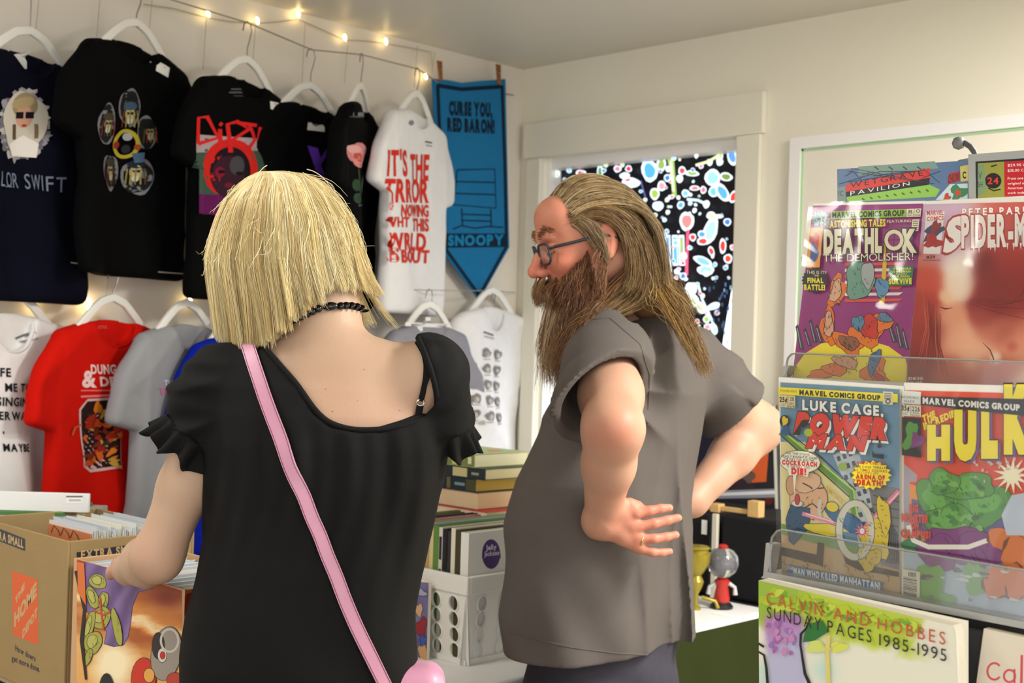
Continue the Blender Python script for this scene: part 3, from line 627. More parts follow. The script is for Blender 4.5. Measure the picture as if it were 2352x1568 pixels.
for p in P:
    d = Vector((.3, -.5, .8)).normalized(); n_ = np.array(d)
    MB().tube([p-n_*.012, p-n_*.006, p, p+n_*.006, p+n_*.009], [.002, .0045, .0055, .004, .001], 8).build('bulb', BULB, fl, smooth=60)
# pennant
pn = thing('felt_pennant', (.07, -.33, 1.6), 'blue felt pennant with black border and lettering, pegged in the wall corner', 'pennant')
BLU = mat('blue_felt', S(14, 104, 152), .95, .1, noise=.08, nscale=60, sheen=.2); DK = S(14, 34, 52)
xp = lambda py: .055
out = [(993, 180), (1030, 184), (1060, 190), (1100, 186), (1161, 181), (1166, 400), (1170, 568), (1101, 690), (1016, 576), (1004, 400)]
fnp = onplane((.06, -.3, 2), (1, 0, 0))
pw = fnp(np.array(out, float), 0)
MB().prism([tuple(p) for p in pw], ext=(-.004, 0, 0)).build('felt', BLU, pn, smooth=0)
a = Art(); a.stroke([(1003, 196), (1060, 205), (1150, 199)], 9, DK); a.stroke([(1153, 196), (1160, 400), (1163, 566), (1100, 680)], 7, DK); a.stroke([(1005, 196), (1014, 400), (1025, 574), (1101, 679)], 8, DK)
tb(a, 'CURSE YOU,', 1031, 262, 1131, 234, DK, .05, bold=.08, gap=.05); tb(a, 'RED BARON!', 1027, 299, 1136, 272, DK, .05, bold=.08, gap=.05)
for s_ in ([(1050, 390), (1136, 388), (1139, 478), (1041, 470), (1050, 390)], [(1048, 417), (1137, 419)], [(1045, 444), (1138, 447)], [(1060, 478), (1062, 520)], [(1127, 480), (1128, 520)], [(1061, 492), (1127, 494)], [(1062, 506), (1127, 508)], [(1040, 526), (1060, 518), (1090, 524), (1120, 520), (1155, 522)]): a.stroke(s_, 3, DK)
a.poly([(1023, 536), (1160, 536), (1160, 567), (1025, 569)], DK); tb(a, 'SNOOPY', 1029, 563, 1157, 541, S(20, 120, 170), -.01, bold=.05)
a.onto(MB(), fnp, 0, .0005).build('lettering', CLOTHINK, pn, smooth=0, recalc=False)
PEG = mat('wood_peg', S(140, 92, 50), .7, noise=.2, nscale=40)
for i, (p0, p1, lab) in enumerate([((1009, 140), (1012, 186), 'wooden clothes peg at the left corner of the blue pennant'), ((1144, 148), (1146, 194), 'wooden clothes peg at the right corner of the blue pennant')]):
    A, B_ = onx(*p0, .066), onx(*p1, .066); d = B_-A; pg = thing('clothes_peg', B_, lab, 'clothes peg', 'pegs holding the pennant')
    for sg in (-1, 1):
        n_ = np.array([0, .0035*sg, 0]); MB().obox(A+n_*1.9+np.array([-.004, -.003, 0]), (.009, 0, 0), (0, .006, 0), d-n_*1.0).build('jaw', PEG, pg, bev=.001)
    MB().tube([A*.55+B_*.45+np.array([-.006, 0, 0]), A*.55+B_*.45+np.array([.008, 0, 0])], .004, 8).build('spring', WIRE, pg)
# ---------------------------------------------------------------- tables with green cloths
GREEN = mat('green_cloth', S(46, 52, 24), .95, .1, noise=.1, nscale=12, bump=.3, bscale=600); WTOP = mat('white_table_top', S(240, 240, 240), .4, .4)
TH = .74
def table(x0, y0, x1, y1, label, drape=.62):
    t = thing('folding_table', ((x0+x1)/2, (y0+y1)/2, 0), label, 'table', 'white-topped tables with green cloths')
    MB().box(x0, y0, TH-.03, x1, y1, TH).build('table_top', WTOP, t, bev=.006)
    b = MB(); n = 0; P = []
    for (ax, ay), (bx, by) in (((x0, y0), (x1, y0)), ((x1, y0), (x1, y1)), ((x1, y1), (x0, y1)), ((x0, y1), (x0, y0))):
        L = math.hypot(bx-ax, by-ay); k = int(L/.02)
        for i in range(k):
            u = i/k; nx, ny = (by-ay)/L, -(bx-ax)/L; P.append((ax+(bx-ax)*u, ay+(by-ay)*u, nx, ny, i*.02))
    vs = []; K = len(P)
    for j in range(9):
        z = TH-.012-j/8*drape
        for i, (x, y, nx, ny, s_) in enumerate(P):
            o = .004+.012*j/8*(1+math.sin(s_*26+math.sin(s_*7)*1.5)); vs.append((x+nx*o, y+ny*o, z))
    b.add(vs, [(j*K+i, j*K+(i+1) % K, (j+1)*K+(i+1) % K, (j+1)*K+i) for j in range(8) for i in range(K)])
    b.build('table_cloth', GREEN, t, smooth=80)
    for x in (x0+.06, x1-.06):
        for y in (y0+.08, y1-.08): MB().tube([(x, y, TH-.03), (x, y, 0)], .014, 10).build('leg', METAL, t, smooth=60)
    return t
yA = float(onz(0, 1546, TH)[1])
table(.62, yA, 1.455, -.99, 'long white-topped table with green cloth under the boxes and white crate')
table(.62, -.91, 1.395, -.12, 'white-topped table with green cloth in the corner holding toys and black cubes')
# ---------------------------------------------------------------- cardboard moving box
CARD = mat('brown_cardboard', S(156, 132, 92), .85, .15, noise=.05, nscale=20, bump=.15, bscale=120)
def openbox(name, x0, y0, x1, y1, z0, z1, th, m, label, cat, art=None, zfront=None):
    t = thing(name, ((x0+x1)/2, (y0+y1)/2, z0), label, cat)
    b = MB().box(x0, y0, z0, x1, y1, z0+th)
    b.box(x0, y0, z0+th, x1, y0+th, z1).box(x0, y1-th, z0+th, x1, y1, z1).box(x0, y0+th, z0+th, x0+th, y1-th, z1).box(x1-th, y0+th, z0+th, x1, y1-th, z1)
    b.build('box_body', m, t, bev=.0015); return t
hx1, hy0 = 1.085, -2.262; hz1 = float(W(157, 1243, 2.335)[2])
c0 = W(157, 1243, 2.335); hx1, hy0 = float(c0[0]), float(c0[1])
hd = openbox('moving_box', hx1-.39, hy0, hx1, hy0+.262, TH+.0005, hz1, .005, CARD, 'open brown cardboard moving box with orange square logo, at the far left', 'cardboard box')
OR_ = S(214, 92, 40); NB = S(42, 44, 54); CT = S(190, 160, 116)
a = Art(); a.poly([(27, 1310), (87, 1331), (88, 1481), (30, 1458)], OR_)
c_ = CT
def dg(t, p, q, h, **k):
    p, q = np.array(p, float), np.array(q, float); n = np.array([0., -h]); return t4(a, t, p, q, q+n, p+n, c_, **k)
dg('THE', (35, 1388), (57, 1350), 14, bold=.05, gap=.05); dg('HOME', (33, 1440), (84, 1366), 30, bold=.05, gap=.04); dg('DEPOT', (52, 1466), (86, 1412), 18, bold=.05, gap=.04)
tb(a, 'How doers', 35, 1493, 82, 1480, NB, .55, bold=.03); tb(a, 'get more done.', 27, 1516, 92, 1503, NB, .42, bold=.03)
a.poly([(0, 1214), (58, 1237), (58, 1265), (0, 1243)], NB); tb(a, 'RA SMALL', -2, 1238, 54, 1220, CT, .36, bold=.04)
a.onto(MB(), onplane((hx1, hy0, 1), (0, -1, 0))).build('printed_logo', INK, hd, smooth=0, recalc=False)
a = Art(); a.poly([(176, 1268), (300, 1250), (300, 1275), (176, 1300)], NB); tb(a, 'EXTRA SMALL', 186, 1283, 330, 1265, CT, -.11, bold=.04)
a.onto(MB(), onplane((hx1, hy0, 1), (1, 0, 0))).build('printed_band', INK, hd, smooth=0, recalc=False)
a = Art(); a.stroke([(66, 1228), (66, 1205), (120, 1198)], 2, NB)
# bagged comics standing in the moving box
BAG = [S(214, 218, 222), S(196, 204, 214), S(222, 220, 206), S(206, 206, 200), S(186, 196, 206), S(226, 226, 224)]
def bagged(loc, wx, wy, wz, col, label, group, tilt=0., cover=None, name='comic_book', axis='y'):
    """one bagged and boarded comic standing on its edge: thickness along `axis`"""
    t = thing(name, loc, label, 'comic book', group); x, y, z = loc
    mm = mat('comic_edge', (1, 1, 1, 1), .5, .3, attr=True)
    sh = math.tan(tilt)*wz
    def put(n, x0, y0, z0, ux, uy, uz, c, m): MB().obox((x0, y0, z0), ux, uy, uz, 0, c).build(n, m, t, smooth=0)
    if axis == 'x':
        put('comic', x-wx/2, y-wy/2, z, (wx*.7, 0, 0), (0, wy, 0), (sh, 0, wz*.975), cover or col, mm)
        put('bag_and_board', x-wx/2+wx*.72, y-wy/2-.002, z, (wx*.2, 0, 0), (0, wy+.004, 0), (sh, 0, wz), col, mm)
    else:
        put('comic', x-wx/2, y-wy/2, z, (wx, 0, 0), (0, wy*.7, 0), (0, sh, wz*.975), cover or col, mm)
        put('bag_and_board', x-wx/2-.002, y-wy/2+wy*.72, z, (wx+.004, 0, 0), (0, wy*.2, 0), (0, sh, wz), col, mm)
    return t
# rows run away from the viewer (towards +y) in the moving box, first one shows its orange cover
yc = hy0+.085; q_ = ony(113, 1193, yc+.003); xc, hc = float(q_[0]), float(q_[2])-TH-.008
for i in range(22):
    bagged((xc+.088+.003*math.sin(i*2.3), yc+.003+i*.0074, TH+.008), .176, .0058, hc+.006*math.sin(i*1.7)*(i > 0), BAG[i*7 % 6], 'orange-covered comic at the front of the row in the moving box' if i == 0 else 'bagged comic in the packed row standing in the moving box', 'bagged comics in the moving box', cover=S(206, 128, 84) if i == 0 else S(206, 206, 200))
a = Art(); fnc = onplane((0, yc-.0001, 1), (0, -1, 0))
for i in range(3): a.stroke([(118+i*22, 1222+i*6), (124+i*22, 1206+i*6), (134+i*22, 1218+i*6), (138+i*22, 1230+i*6)], 3, S(110, 74, 56))
a.onto(MB(), fnc).build('cover_art', INK, bpy.data.objects['comic_book'], smooth=0, recalc=False)
# white bagged magazines and a green folder on a low box behind the moving box
zg = float(W(100, 1176, 2.72)[2]); p_ = W(-110, 1176, 2.72); r0_ = np.array([p_[0], p_[1], 0]); U1, V1 = _rt, np.array([-math.sin(YAW), math.cos(YAW), 0])
lb = thing('storage_box', r0_+U1*.12+V1*.1+np.array([0, 0, TH]), 'grey lidded box at the far left, behind the moving box, carrying a white bagged magazine', 'storage box')
GC = mat('grey_card', S(150, 150, 148), .8)
MB().obox(r0_+[0, 0, TH+.0005], U1*.262, V1*.20, (0, 0, zg-TH-.03)).build('box_body', GC, lb, bev=.002)
MB().obox(r0_-U1*.004-V1*.004+[0, 0, zg-.03], U1*.270, V1*.208, (0, 0, .022)).build('lid', GC, lb, bev=.002)
gf = MB().obox(r0_+U1*.0+[0, 0, zg-.0075], U1*.235, V1*.19, (0, 0, .007)).build('green_folder', mat('green_card', S(70, 120, 60), .6)); tag(gf, 'green folder lying under the white bagged magazine at far left', 'folder')
mg = thing('bagged_magazine', r0_+U1*.14+[0, 0, zg], 'white bagged magazine with price sticker standing at the far left above the cardboard box', 'magazine')
MB().obox(r0_+V1*.012+[0, 0, zg], U1*.284, V1*.012, (0, 0, .040)).build('magazine', mat('white_board', S(226, 226, 226), .3, .5), mg, bev=.001)
a = Art(); a.rect(152, 1136, 190, 1156, S(238, 238, 236)); a.rect(152, 1138, 190, 1142, S(110, 108, 106)); a.rect(158, 1146, 186, 1151, S(190, 188, 186))
a.onto(MB(), onplane(r0_+V1*.0118, -V1)).build('price_sticker', INK, mg, smooth=0, recalc=False)
# ---------------------------------------------------------------- printed comic box (short box) in front
A0, A1 = onz(178, 1280, 1.018), onz(415, 1355, 1.018)
jx0, jx1, jy0 = float(A0[0]), float(A1[0]), float((A0[1]+A1[1])/2)
jb = openbox('comic_storage_box', jx0, jy0, jx1, jy0+.195, TH+.0005, 1.018, .004, mat('white_card', S(200, 160, 120), .7), 'comic storage box printed with orange cloud artwork, under the hand of the blonde woman', 'storage box')
# move the moving box back so that both stand side by side
a = Art()
q = lambda pts: [(x, y) for x, y in pts]
a.poly([(177, 1278), (418, 1356), (420, 1640), (176, 1640)], S(196, 132, 66))
def sky(x, y):
    t = fbm(x*1., y*2.2, .022, 3); yy = y-(x-177)*.33+t*16; c = mixc((150, 62, 24), (206, 126, 56), np.clip((yy-1278)/70, 0, 1))
    band = np.exp(-((yy-1372)/10)**2); c = c*(1-.8*band[:, None])+np.array((246, 230, 186.))*.8*band[:, None]
    low = np.clip((yy-1384)/12, 0, 1); c = c*(1-low[:, None])+mixc((164, 84, 32), (226, 168, 92), np.clip((yy-1384)/120+.25*t, 0, 1))*low[:, None]
    lt = np.clip(1-np.hypot((x-262)/70, (y-1530)/90), 0, 1)*1.6; lt = np.clip(lt+t*.12, 0, 1); c = c*(1-lt[:, None])+np.array((246, 230, 190.))*lt[:, None]
    red = np.exp(-((x-385)/42)**2-((y-1372)/22)**2); return c*(1-red[:, None]*.8)+np.array((116, 30, 12.))*red[:, None]*.8
a.field([(177, 1278), (418, 1356), (420, 1600), (176, 1600)], sky, 5); a.ol = S(40, 30, 26)
VI = S(112, 88, 140); OL = S(160, 160, 70); OD = S(40, 34, 22)
CAPE = [(194, 1288), (262, 1310), (330, 1338), (352, 1350), (318, 1358), (304, 1392), (300, 1430), (294, 1462), (284, 1480), (262, 1484), (240, 1478), (246, 1450), (222, 1420), (200, 1404), (196, 1350)]
a.stroke(CAPE+CAPE[:1], 3, S(40, 30, 40)); a.field(CAPE, lambda x, y: mixc((96, 74, 124), (130, 104, 160), np.clip(.5+.5*np.sin(x*.12+y*.05+fbm(x, y, .03, 5)), 0, 1)), 6)
for e in ((225, 1335, 20, 16, 20), (213, 1372, 12, 26, -20), (238, 1380, 11, 22, 10), (232, 1418, 22, 26, 30), (206, 1440, 10, 40, 14), (215, 1475, 20, 26, 20), (270, 1440, 9, 44, -12), (205, 1508, 7, 20, 18)): a.ell(*e[:4], OL, e[4], 18, .05); a.ell(e[0]-2, e[1]-3, e[2]*.55, e[3]*.6, S(178, 178, 92), e[4], 14, .05) if e[2] > 9 else None; a.hatch(e[0]+e[2]*.4, e[1], e[2]*.4, e[3]*.7, 5, OD, 80, 9, 1)
a.stroke([(217, 1402), (240, 1412), (256, 1402)], 4, S(190, 66, 30)); a.stroke([(232, 1372), (234, 1402), (240, 1446)], 4, S(190, 66, 30))
a.ell(332, 1560, 28, 50, S(196, 44, 26), 0); a.ell(384, 1500, 34, 62, S(150, 140, 130), 10); a.ell(366, 1482, 14, 30, S(40, 30, 34)); a.ell(375, 1504, 10, 16, S(210, 200, 190)); a.ell(376, 1504, 5, 8, S(196, 30, 30)); a.ring(392, 1470, 20, 26, 5, S(196, 190, 180)); a.ell(404, 1560, 18, 16, S(180, 60, 40)); a.ell(345, 1550, 12, 16, S(222, 160, 70))
a.ell(247, 1590, 17, 44, S(20, 22, 30)); a.stroke([(178, 1310), (196, 1400), (190, 1470), (200, 1560)], [10, 6, 9, 5], S(30, 20, 18)); a.poly([(180, 1290), (196, 1292), (200, 1390), (182, 1360)], S(214, 110, 50))
a2 = Art(); lim = lambda v: v
b = MB(); fnj = onplane((jx0, jy0, 1), (0, -1, 0))
def clipped(fn, x0, x1, z0, z1):
    def g(v, h):
        P = fn(v, h); P[:, 0] = np.clip(P[:, 0], x0, x1); P[:, 2] = np.clip(P[:, 2], z0, z1); return P
    return g
a.onto(b, clipped(fnj, jx0+.0005, jx1-.0005, TH+.003, 1.0175)).build('printed_artwork', INK, jb, smooth=0, recalc=False)
a = Art(); a.poly([(416, 1356), (470, 1330), (470, 1640), (420, 1640)], S(150, 84, 40)); a.ell(440, 1400, 30, 40, S(120, 40, 20), 0); a.ell(434, 1480, 20, 60, S(70, 50, 40), 0); a.ell(430, 1440, 14, 30, S(186, 130, 80))
fj2 = onplane((jx1, jy0, 1), (1, 0, 0))
def cl2(v, h):
    P = fj2(v, h); P[:, 1] = np.clip(P[:, 1], jy0+.0005, jy0+.1945); P[:, 2] = np.clip(P[:, 2], TH+.003, 1.0175); return P
a.onto(MB(), cl2).build('printed_end', INK, jb, smooth=0, recalc=False)
nC = 36
for i in range(nC):
    x = jx1-.012-i*.0098
    bagged((x, jy0+.0975, TH+.006), .0066, .178, .262+.004*math.sin(i*2.1), BAG[(i*5+2) % 6] if i % 4 else S(236, 234, 226), 'comic with orange and yellow cover facing out at the near end of the storage box' if i == 0 else 'white-backed bagged comic filed in the printed storage box', 'bagged comics in the storage box', tilt=-.05, cover=S(214, 60, 30) if i == 0 else S(232, 230, 222), axis='x')
fc = [o for o in bpy.data.objects if o.get('label', '').startswith('comic with orange and yellow')][0]
a = Art(); a.poly([(382, 1330), (476, 1290), (476, 1306), (382, 1346)], S(170, 172, 168)); tb(a, 'MARVEL COMICS GROUP', 330, 1360, 452, 1346, S(40, 36, 40), -.40, bold=.04); tb(a, 'ULTIMATE SUPER-HERO', 372, 1362, 476, 1351, S(236, 196, 40), -.3, bold=.05)
P_ = onplane((jx1-.012+.004, 0, 0), (1, 0, 0))
def cl3(v, h):
    P = P_(v, h); P[:, 1] = np.clip(P[:, 1], jy0+.01, jy0+.185); P[:, 2] = np.clip(P[:, 2], .9, 1.0+.005); P[:, 0] -= (P[:, 2]-TH)*.05-.003; return P
a.onto(MB(), cl3).build('cover_lettering', INK, fc, smooth=0, recalc=False)
# ---------------------------------------------------------------- white slotted plastic crate with records / zines
cz1 = 1.0; C0 = W(1074, 1325, 2.72); cx1, cy0 = float(C0[0]), float(C0[1]); cz1 = float(C0[2])
def crate(x1, y0, z1, lx, ly, label, name='storage_crate'):
    z0 = TH+.0005; t = thing(name, (x1-lx/2, y0+ly/2, z0), label, 'crate', None)
    tp = .012   # walls lean out towards the rim
    def wallgrid(P, Q, n, holes):
        """P->Q along the wall at the base; n outward"""
        P, Q, n = np.array(P, float), np.array(Q, float), np.array(n, float); L = np.linalg.norm(Q-P); H = z1-.035-z0; b = MB()
        U = (Q-P)/L; hr = .0145; nu = holes; nv = 4; du = (L-.03)/nu; dv = (H-.02)/nv
        def pt(u, v, w_): return P+U*u+np.array([0, 0, v])+n*(w_+tp*(v/H-1))
        for w_ in (0, -.004):
            for i in range(nu):
                for j in range(nv):
                    u0, v0 = .015+i*du, .01+j*dv; cu, cv = u0+du/2, v0+dv/2
                    rim = []; cir = []
                    for k in range(24):
                        t_ = 2*math.pi*k/24+math.pi/4; cx_, sx_ = math.cos(t_), math.sin(t_); m_ = max(abs(cx_), abs(sx_))
                        rim.append(pt(cu+cx_/m_*du/2, cv+sx_/m_*dv/2, w_)); cir.append(pt(cu+cx_*hr, cv+sx_*hr*1.12, w_))
                    b.add(rim+cir, [(k, (k+1) % 24, 24+(k+1) % 24, 24+k) for k in range(24)])
                    if w_ == 0:
                        inn = [pt(cu+math.cos(2*math.pi*k/24+math.pi/4)*hr, cv+math.sin(2*math.pi*k/24+math.pi/4)*hr*1.12, -.004) for k in range(24)]
                        b.add(cir+inn, [(k, (k+1) % 24, 24+(k+1) % 24, 24+k) for k in range(24)])
                        ring = [pt(cu+math.cos(2*math.pi*k/24)*(hr+.001), cv+math.sin(2*math.pi*k/24)*(hr*1.12+.001), .001) for k in range(24)]
                        b.tube(ring, .002, 6, closed=True)
            for (u0, u1, v0, v1) in ((0, .015, 0, H), (L-.015, L, 0, H), (.015, L-.015, 0, .01), (.015, L-.015, H-.01, H)):
                b.add([pt(u0, v0, w_), pt(u1, v0, w_), pt(u1, v1, w_), pt(u0, v1, w_)], [(0, 1, 2, 3)])
        b.build('perforated_wall', WHITEPL, t, smooth=40)
    x0, y1 = x1-lx, y0+ly
    wallgrid((x0, y0, z0), (x1, y0, z0), (0, -1, 0), 6 if lx > .3 else 4); wallgrid((x1, y0, z0), (x1, y1, z0), (1, 0, 0), 6 if ly > .3 else 4)
    wallgrid((x1, y1, z0), (x0, y1, z0), (0, 1, 0), 6 if lx > .3 else 4); wallgrid((x0, y1, z0), (x0, y0, z0), (-1, 0, 0), 6 if ly > .3 else 4)
    e = .007; b = MB(); o = .004
    for (a0, b0, a1, b1) in ((x0-o, y0-o, x1+o, y0+e), (x0-o, y1-e, x1+o, y1+o), (x0-o, y0+e, x0+e, y1-e), (x1-e, y0+e, x1+o, y1-e)): b.box(a0, b0, z1-.04, a1, b1, z1)
    b.build('rim', WHITEPL, t, bev=.003)
    MB().box(x0+tp, y0+tp, z0, x1-tp, y1-tp, z0+.006).build('base', WHITEPL, t)
    b = MB()
    for (a0, b0, a1, b1) in ((x0+tp-.004, y0+tp-.006, x1-tp+.006, y0+tp), (x1-tp, y0+tp, x1-tp+.006, y1-tp+.004)): b.box(a0, b0, z0, a1, b1, z0+.012)
    b.build('foot_rail', WHITEPL, t)
    return t
crate(cx1, cy0, cz1, .36, .30, 'white plastic crate with round holes, full of zines, between the two people')
cols = [S(150, 140, 70), S(96, 110, 80), S(120, 120, 118), S(60, 70, 70), S(40, 44, 50), S(214, 140, 160), S(130, 76, 60), S(226, 220, 206), S(150, 170, 110), S(160, 176, 206), S(196, 160, 96), S(214, 200, 150), S(96, 140, 60), S(214, 214, 208), S(30, 30, 34), S(50, 50, 54), S(228, 224, 210), S(70, 66, 40), S(236, 236, 234)]
zt = float(W(1060, 1220, 2.73)[2])
ZN = ['olive', 'sage green', 'mid grey', 'dark teal', 'charcoal blue', 'pink', 'reddish brown', 'cream', 'pale lime', 'light blue', 'tan', 'pale yellow', 'leaf green', 'white black-lettered', 'black', 'dark grey', 'off-white', 'dark olive', 'white']
x = cx1-.012; k = len(cols)
ths = [.010+.007*((i*37) % 5)/5 for i in range(k)]
for i in range(k-1, -1, -1):
    th = .024 if i == k-1 else ths[i]; top = zt-.01*((i*13) % 4)/4
    t = thing('zine', (x-th/2, cy0+.15, TH+.01), 'white booklet with purple label at the near end of the crate' if i == k-1 else 'thin %s zine standing among the others in the white crate' % ZN[i], 'zine', None if i == k-1 else 'zines in the white crate')
    b = MB().box(x-th, cy0+.012, TH+.0105, x-th+.0012, cy0+.285, top, 0, cols[i]).box(x-.0012, cy0+.012, TH+.0105, x, cy0+.285, top, 0, cols[i]).box(x-th+.0012, cy0+.012, TH+.0105, x-.0012, cy0+.014, top, 0, cols[i])
    b.build('cover', INK, t, smooth=0); MB().box(x-th+.0012, cy0+.014, TH+.0105, x-.0012, cy0+.282, top-.003).build('pages', PAPER, t, smooth=0)
    if i == k-1:
        a = Art(); PUR = S(74, 44, 120); a.ell(1128, 1272, 21, 34, PUR, 0, 26); a.rect(1107, 1272, 1150, 1282, PUR)
        tb(a, 'Jelly', 1116, 1263, 1140, 1252, S(226, 220, 236), -.1, bold=.03); tb(a, 'Jackson', 1112, 1277, 1146, 1267, S(226, 220, 236), -.1, bold=.03)
        a.onto(MB(), onplane((x, 0, 0), (1, 0, 0))).build('cover_label', INK, t, smooth=0, recalc=False)
    elif i in (13, 14):
        MB().box(x-th+.002, cy0+.0112, top-.07, x-.002, cy0+.0119, top-.02, 0, S(40, 40, 44)).box(x-th+.002, cy0+.0112, top-.13, x-.002, cy0+.0119, top-.09, 0, S(70, 70, 74)).build('spine_print', INK, t, smooth=0)
    x -= th+.0012
# comic leaning on the front of the crate
Pq = onplane((0, cy0-.022, 1), (0, -1, 0)); q_ = Pq(np.array([(985, 1337.)]), 0)[0]; xr_, zt_ = float(q_[0]), float(q_[2])
cl = thing('comic_book', (xr_-.085, cy0-.02, TH), 'dark blue and red comic standing against the white crate, beside the black dress', 'comic book')
MB().box(xr_-.17, cy0-.022, TH+.0005, xr_, cy0-.014, zt_).build('pages', PAPER, cl, smooth=0)
a = Art(); a.field([(880, 1330), (984.5, 1337.5), (984.5, 1560), (880, 1600)], lambda x, y: mixc((58, 58, 104), (120, 116, 164), np.clip(.5+.6*fbm(x, y, .03, 31), 0, 1)), 6); a.ol = S(30, 26, 40)
a.ell(968, 1440, 12, 22, S(150, 40, 50), 10, 16, .2); a.ell(972, 1500, 9, 26, S(206, 160, 110), -10, 16, .2); a.ell(962, 1400, 9, 14, S(210, 170, 130), 0, 14, .2); a.ell(972, 1470, 7, 12, S(60, 90, 170), 0, 14, .2); a.ell(966, 1360, 14, 8, S(170, 170, 200), 20, 14, .2)
def clq(v, h):
    P = Pq(v, h); P[:, 0] = np.clip(P[:, 0], xr_-.17, xr_); P[:, 2] = np.clip(P[:, 2], TH+.001, zt_); return P
a.onto(MB(), clq).build('cover', INK, cl, smooth=0, recalc=False)
# second crate behind it, carrying the stack of books
BZ = TH+.245
sb = thing('book_crate', (1.2, -1.04, TH), 'white crate behind the zine crate, under the stack of books', 'crate')
by0 = cy0+.33
MB().box(cx1-.40, by0, TH+.0005, cx1-.02, by0+.24, TH+.006).box(cx1-.40, by0, TH+.006, cx1-.396, by0+.24, BZ).box(cx1-.024, by0, TH+.006, cx1-.02, by0+.24, BZ).box(cx1-.396, by0, TH+.006, cx1-.024, by0+.004, BZ).box(cx1-.396, by0+.236, TH+.006, cx1-.024, by0+.24, BZ).build('crate_body', WHITEPL, sb, bev=.001)
MB().box(cx1-.396, by0+.004, BZ-.008, cx1-.024, by0+.236, BZ).build('lid', WHITEPL, sb)
BY = -1.25
z_ = float(ony(1110, 1203, BY)[2])
MB_ = sb
def book(label, pxc, t0, lx, ly, cover, pages, spine=None, hard=False, zz=None):
    global z_
    x1 = float(ony(pxc, 1100, BY)[0]); z0, z1 = z_, z_+t0; c = .003 if hard else .0015
    t = thing('book', (x1-lx/2, BY+ly/2, z0), label, 'book', 'books stacked behind the zine crate')
    b = MB().box(x1-lx, BY, z0, x1, BY+ly, z0+c, 0, cover).box(x1-lx, BY, z1-c, x1, BY+ly, z1, 0, cover)
    if spine: b.box(x1-lx, BY, z0+c, x1, BY+.004, z1-c, 0, spine)
    b.build('cover', INK, t, smooth=0, bev=.0006)
    MB().box(x1-lx+.003, BY+(.004 if spine else .003), z0+c, x1-.003, BY+ly-.003, z1-c, 0).build('pages', mat('pages_%d_%d' % (int(pages[0]*99), int(pages[1]*99)), pages, .85, .15, noise=.06, nscale=300), t, smooth=0)
    z_ = z1; return t, x1, z0, z1
MBZ = thing('magazine', (1.0, BY+.1, z_-.012), 'white glossy magazine lying under the red book', 'magazine')
xm = float(ony(1120, 1190, BY)[0]); MB().box(xm-.33, BY-.012, z_-.012, xm+.012, BY+.2, z_).build('magazine_body', mat('white_board', S(226, 226, 226), .3, .5), MBZ, bev=.0015)
book('thin hardback with bright red covers, lowest of the stacked books', 1121, .030, .25, .19, S(214, 66, 50), S(226, 214, 190), hard=True)
book('thick book with cream and pinkish pages and dark cover, on the red hardback', 1099, .041, .22, .17, S(90, 70, 60), S(224, 196, 160))
r_ = book('dark blue book with gold band and yellow page edges', 1091, .031, .21, .17, S(24, 44, 60), S(214, 178, 92), spine=S(20, 40, 56))
MB().box(r_[1]-.098, BY-.0004, r_[2]+.002, r_[1]-.085, BY, r_[3]-.002, 0, S(110, 100, 50)).box(r_[1]-.03, BY-.0004, r_[2]+.002, r_[1]-.0, BY, r_[3]-.002, 0, S(70, 74, 40)).box(r_[1]-.07, BY-.0004, r_[2]+.012, r_[1]-.035, BY, r_[3]-.012, 0, S(120, 150, 150)).build('spine_bands', INK, r_[0], smooth=0)
r_ = book('dark green book with cream spine label, second from the top of the stack', 1113, .027, .23, .18, S(34, 54, 54), S(212, 204, 164), spine=S(30, 46, 50))
MB().box(r_[1]-.11, BY-.0004, r_[2]+.003, r_[1]-.06, BY, r_[3]-.003, 0, S(206, 196, 140)).box(r_[1]-.045, BY-.0004, r_[2]+.01, r_[1]-.02, BY, r_[3]-.011, 0, S(150, 156, 140)).build('spine_label', INK, r_[0], smooth=0)
r_ = book('pale green book on top of the stack', 1087, .032, .21, .19, S(172, 190, 140), S(214, 210, 178), spine=S(120, 136, 70))
MB().box(r_[1]-.075, BY-.0004, r_[2]+.003, r_[1]-.045, BY, r_[3]-.003, 0, S(206, 200, 120)).box(r_[1]-.02, BY-.0004, r_[2]+.008, r_[1]-.008, BY, r_[3]-.008, 0, S(230, 226, 200)).build('spine_label', INK, r_[0], smooth=0)
MB().tube([(r_[1]-.05, BY+.12, r_[3]), (r_[1]-.05, BY+.12, r_[3]+.0006)], .018, 16, 0, S(226, 120, 90)).build('cover_sticker', INK, r_[0])
# ---------------------------------------------------------------- corner table: black cubes, wooden stand, framed poster, small toys
BLKF = mat('black_fabric', S(26, 26, 28), .85, .2, noise=.1, nscale=60, bump=.3, bscale=500)
e0, e1 = ony(1655, 1180, -.40), ony(1790, 1180, -.40)
zc = float(e0[2])
def cube(x0, y0, x1, y1, z1, label):
    t = thing('display_cube', ((x0+x1)/2, (y0+y1)/2, TH), label, 'display cube', 'black fabric display cubes'); b = MB().box(x0, y0, TH+.0005, x1, y1, z1); b.build('cube_body', BLKF, t, bev=.012, bseg=3)
cube(float(e0[0]), -.40, float(e0[0])+.26, -.14, zc, 'black fabric-covered cube on the corner table, behind the right elbow of the man')
cube(float(e0[0])-.30, -.40, float(e0[0])-.035, -.14, zc, 'black fabric-covered cube on the corner table, half hidden behind the grey t-shirt of the man')
MT = tag(MB().box(.95, -.42, TH+.0001, 1.39, -.13, TH+.0004).build('black_mat', BLKF), 'black mat under the black display cubes', 'mat')
PINE = mat('pale_pine', S(206, 168, 110), .6, noise=.15, nscale=30)
ws = thing('wooden_stand', (float(e0[0])+.02, -.36, zc), 'small pale wooden display stand lying on the black cubes', 'stand')
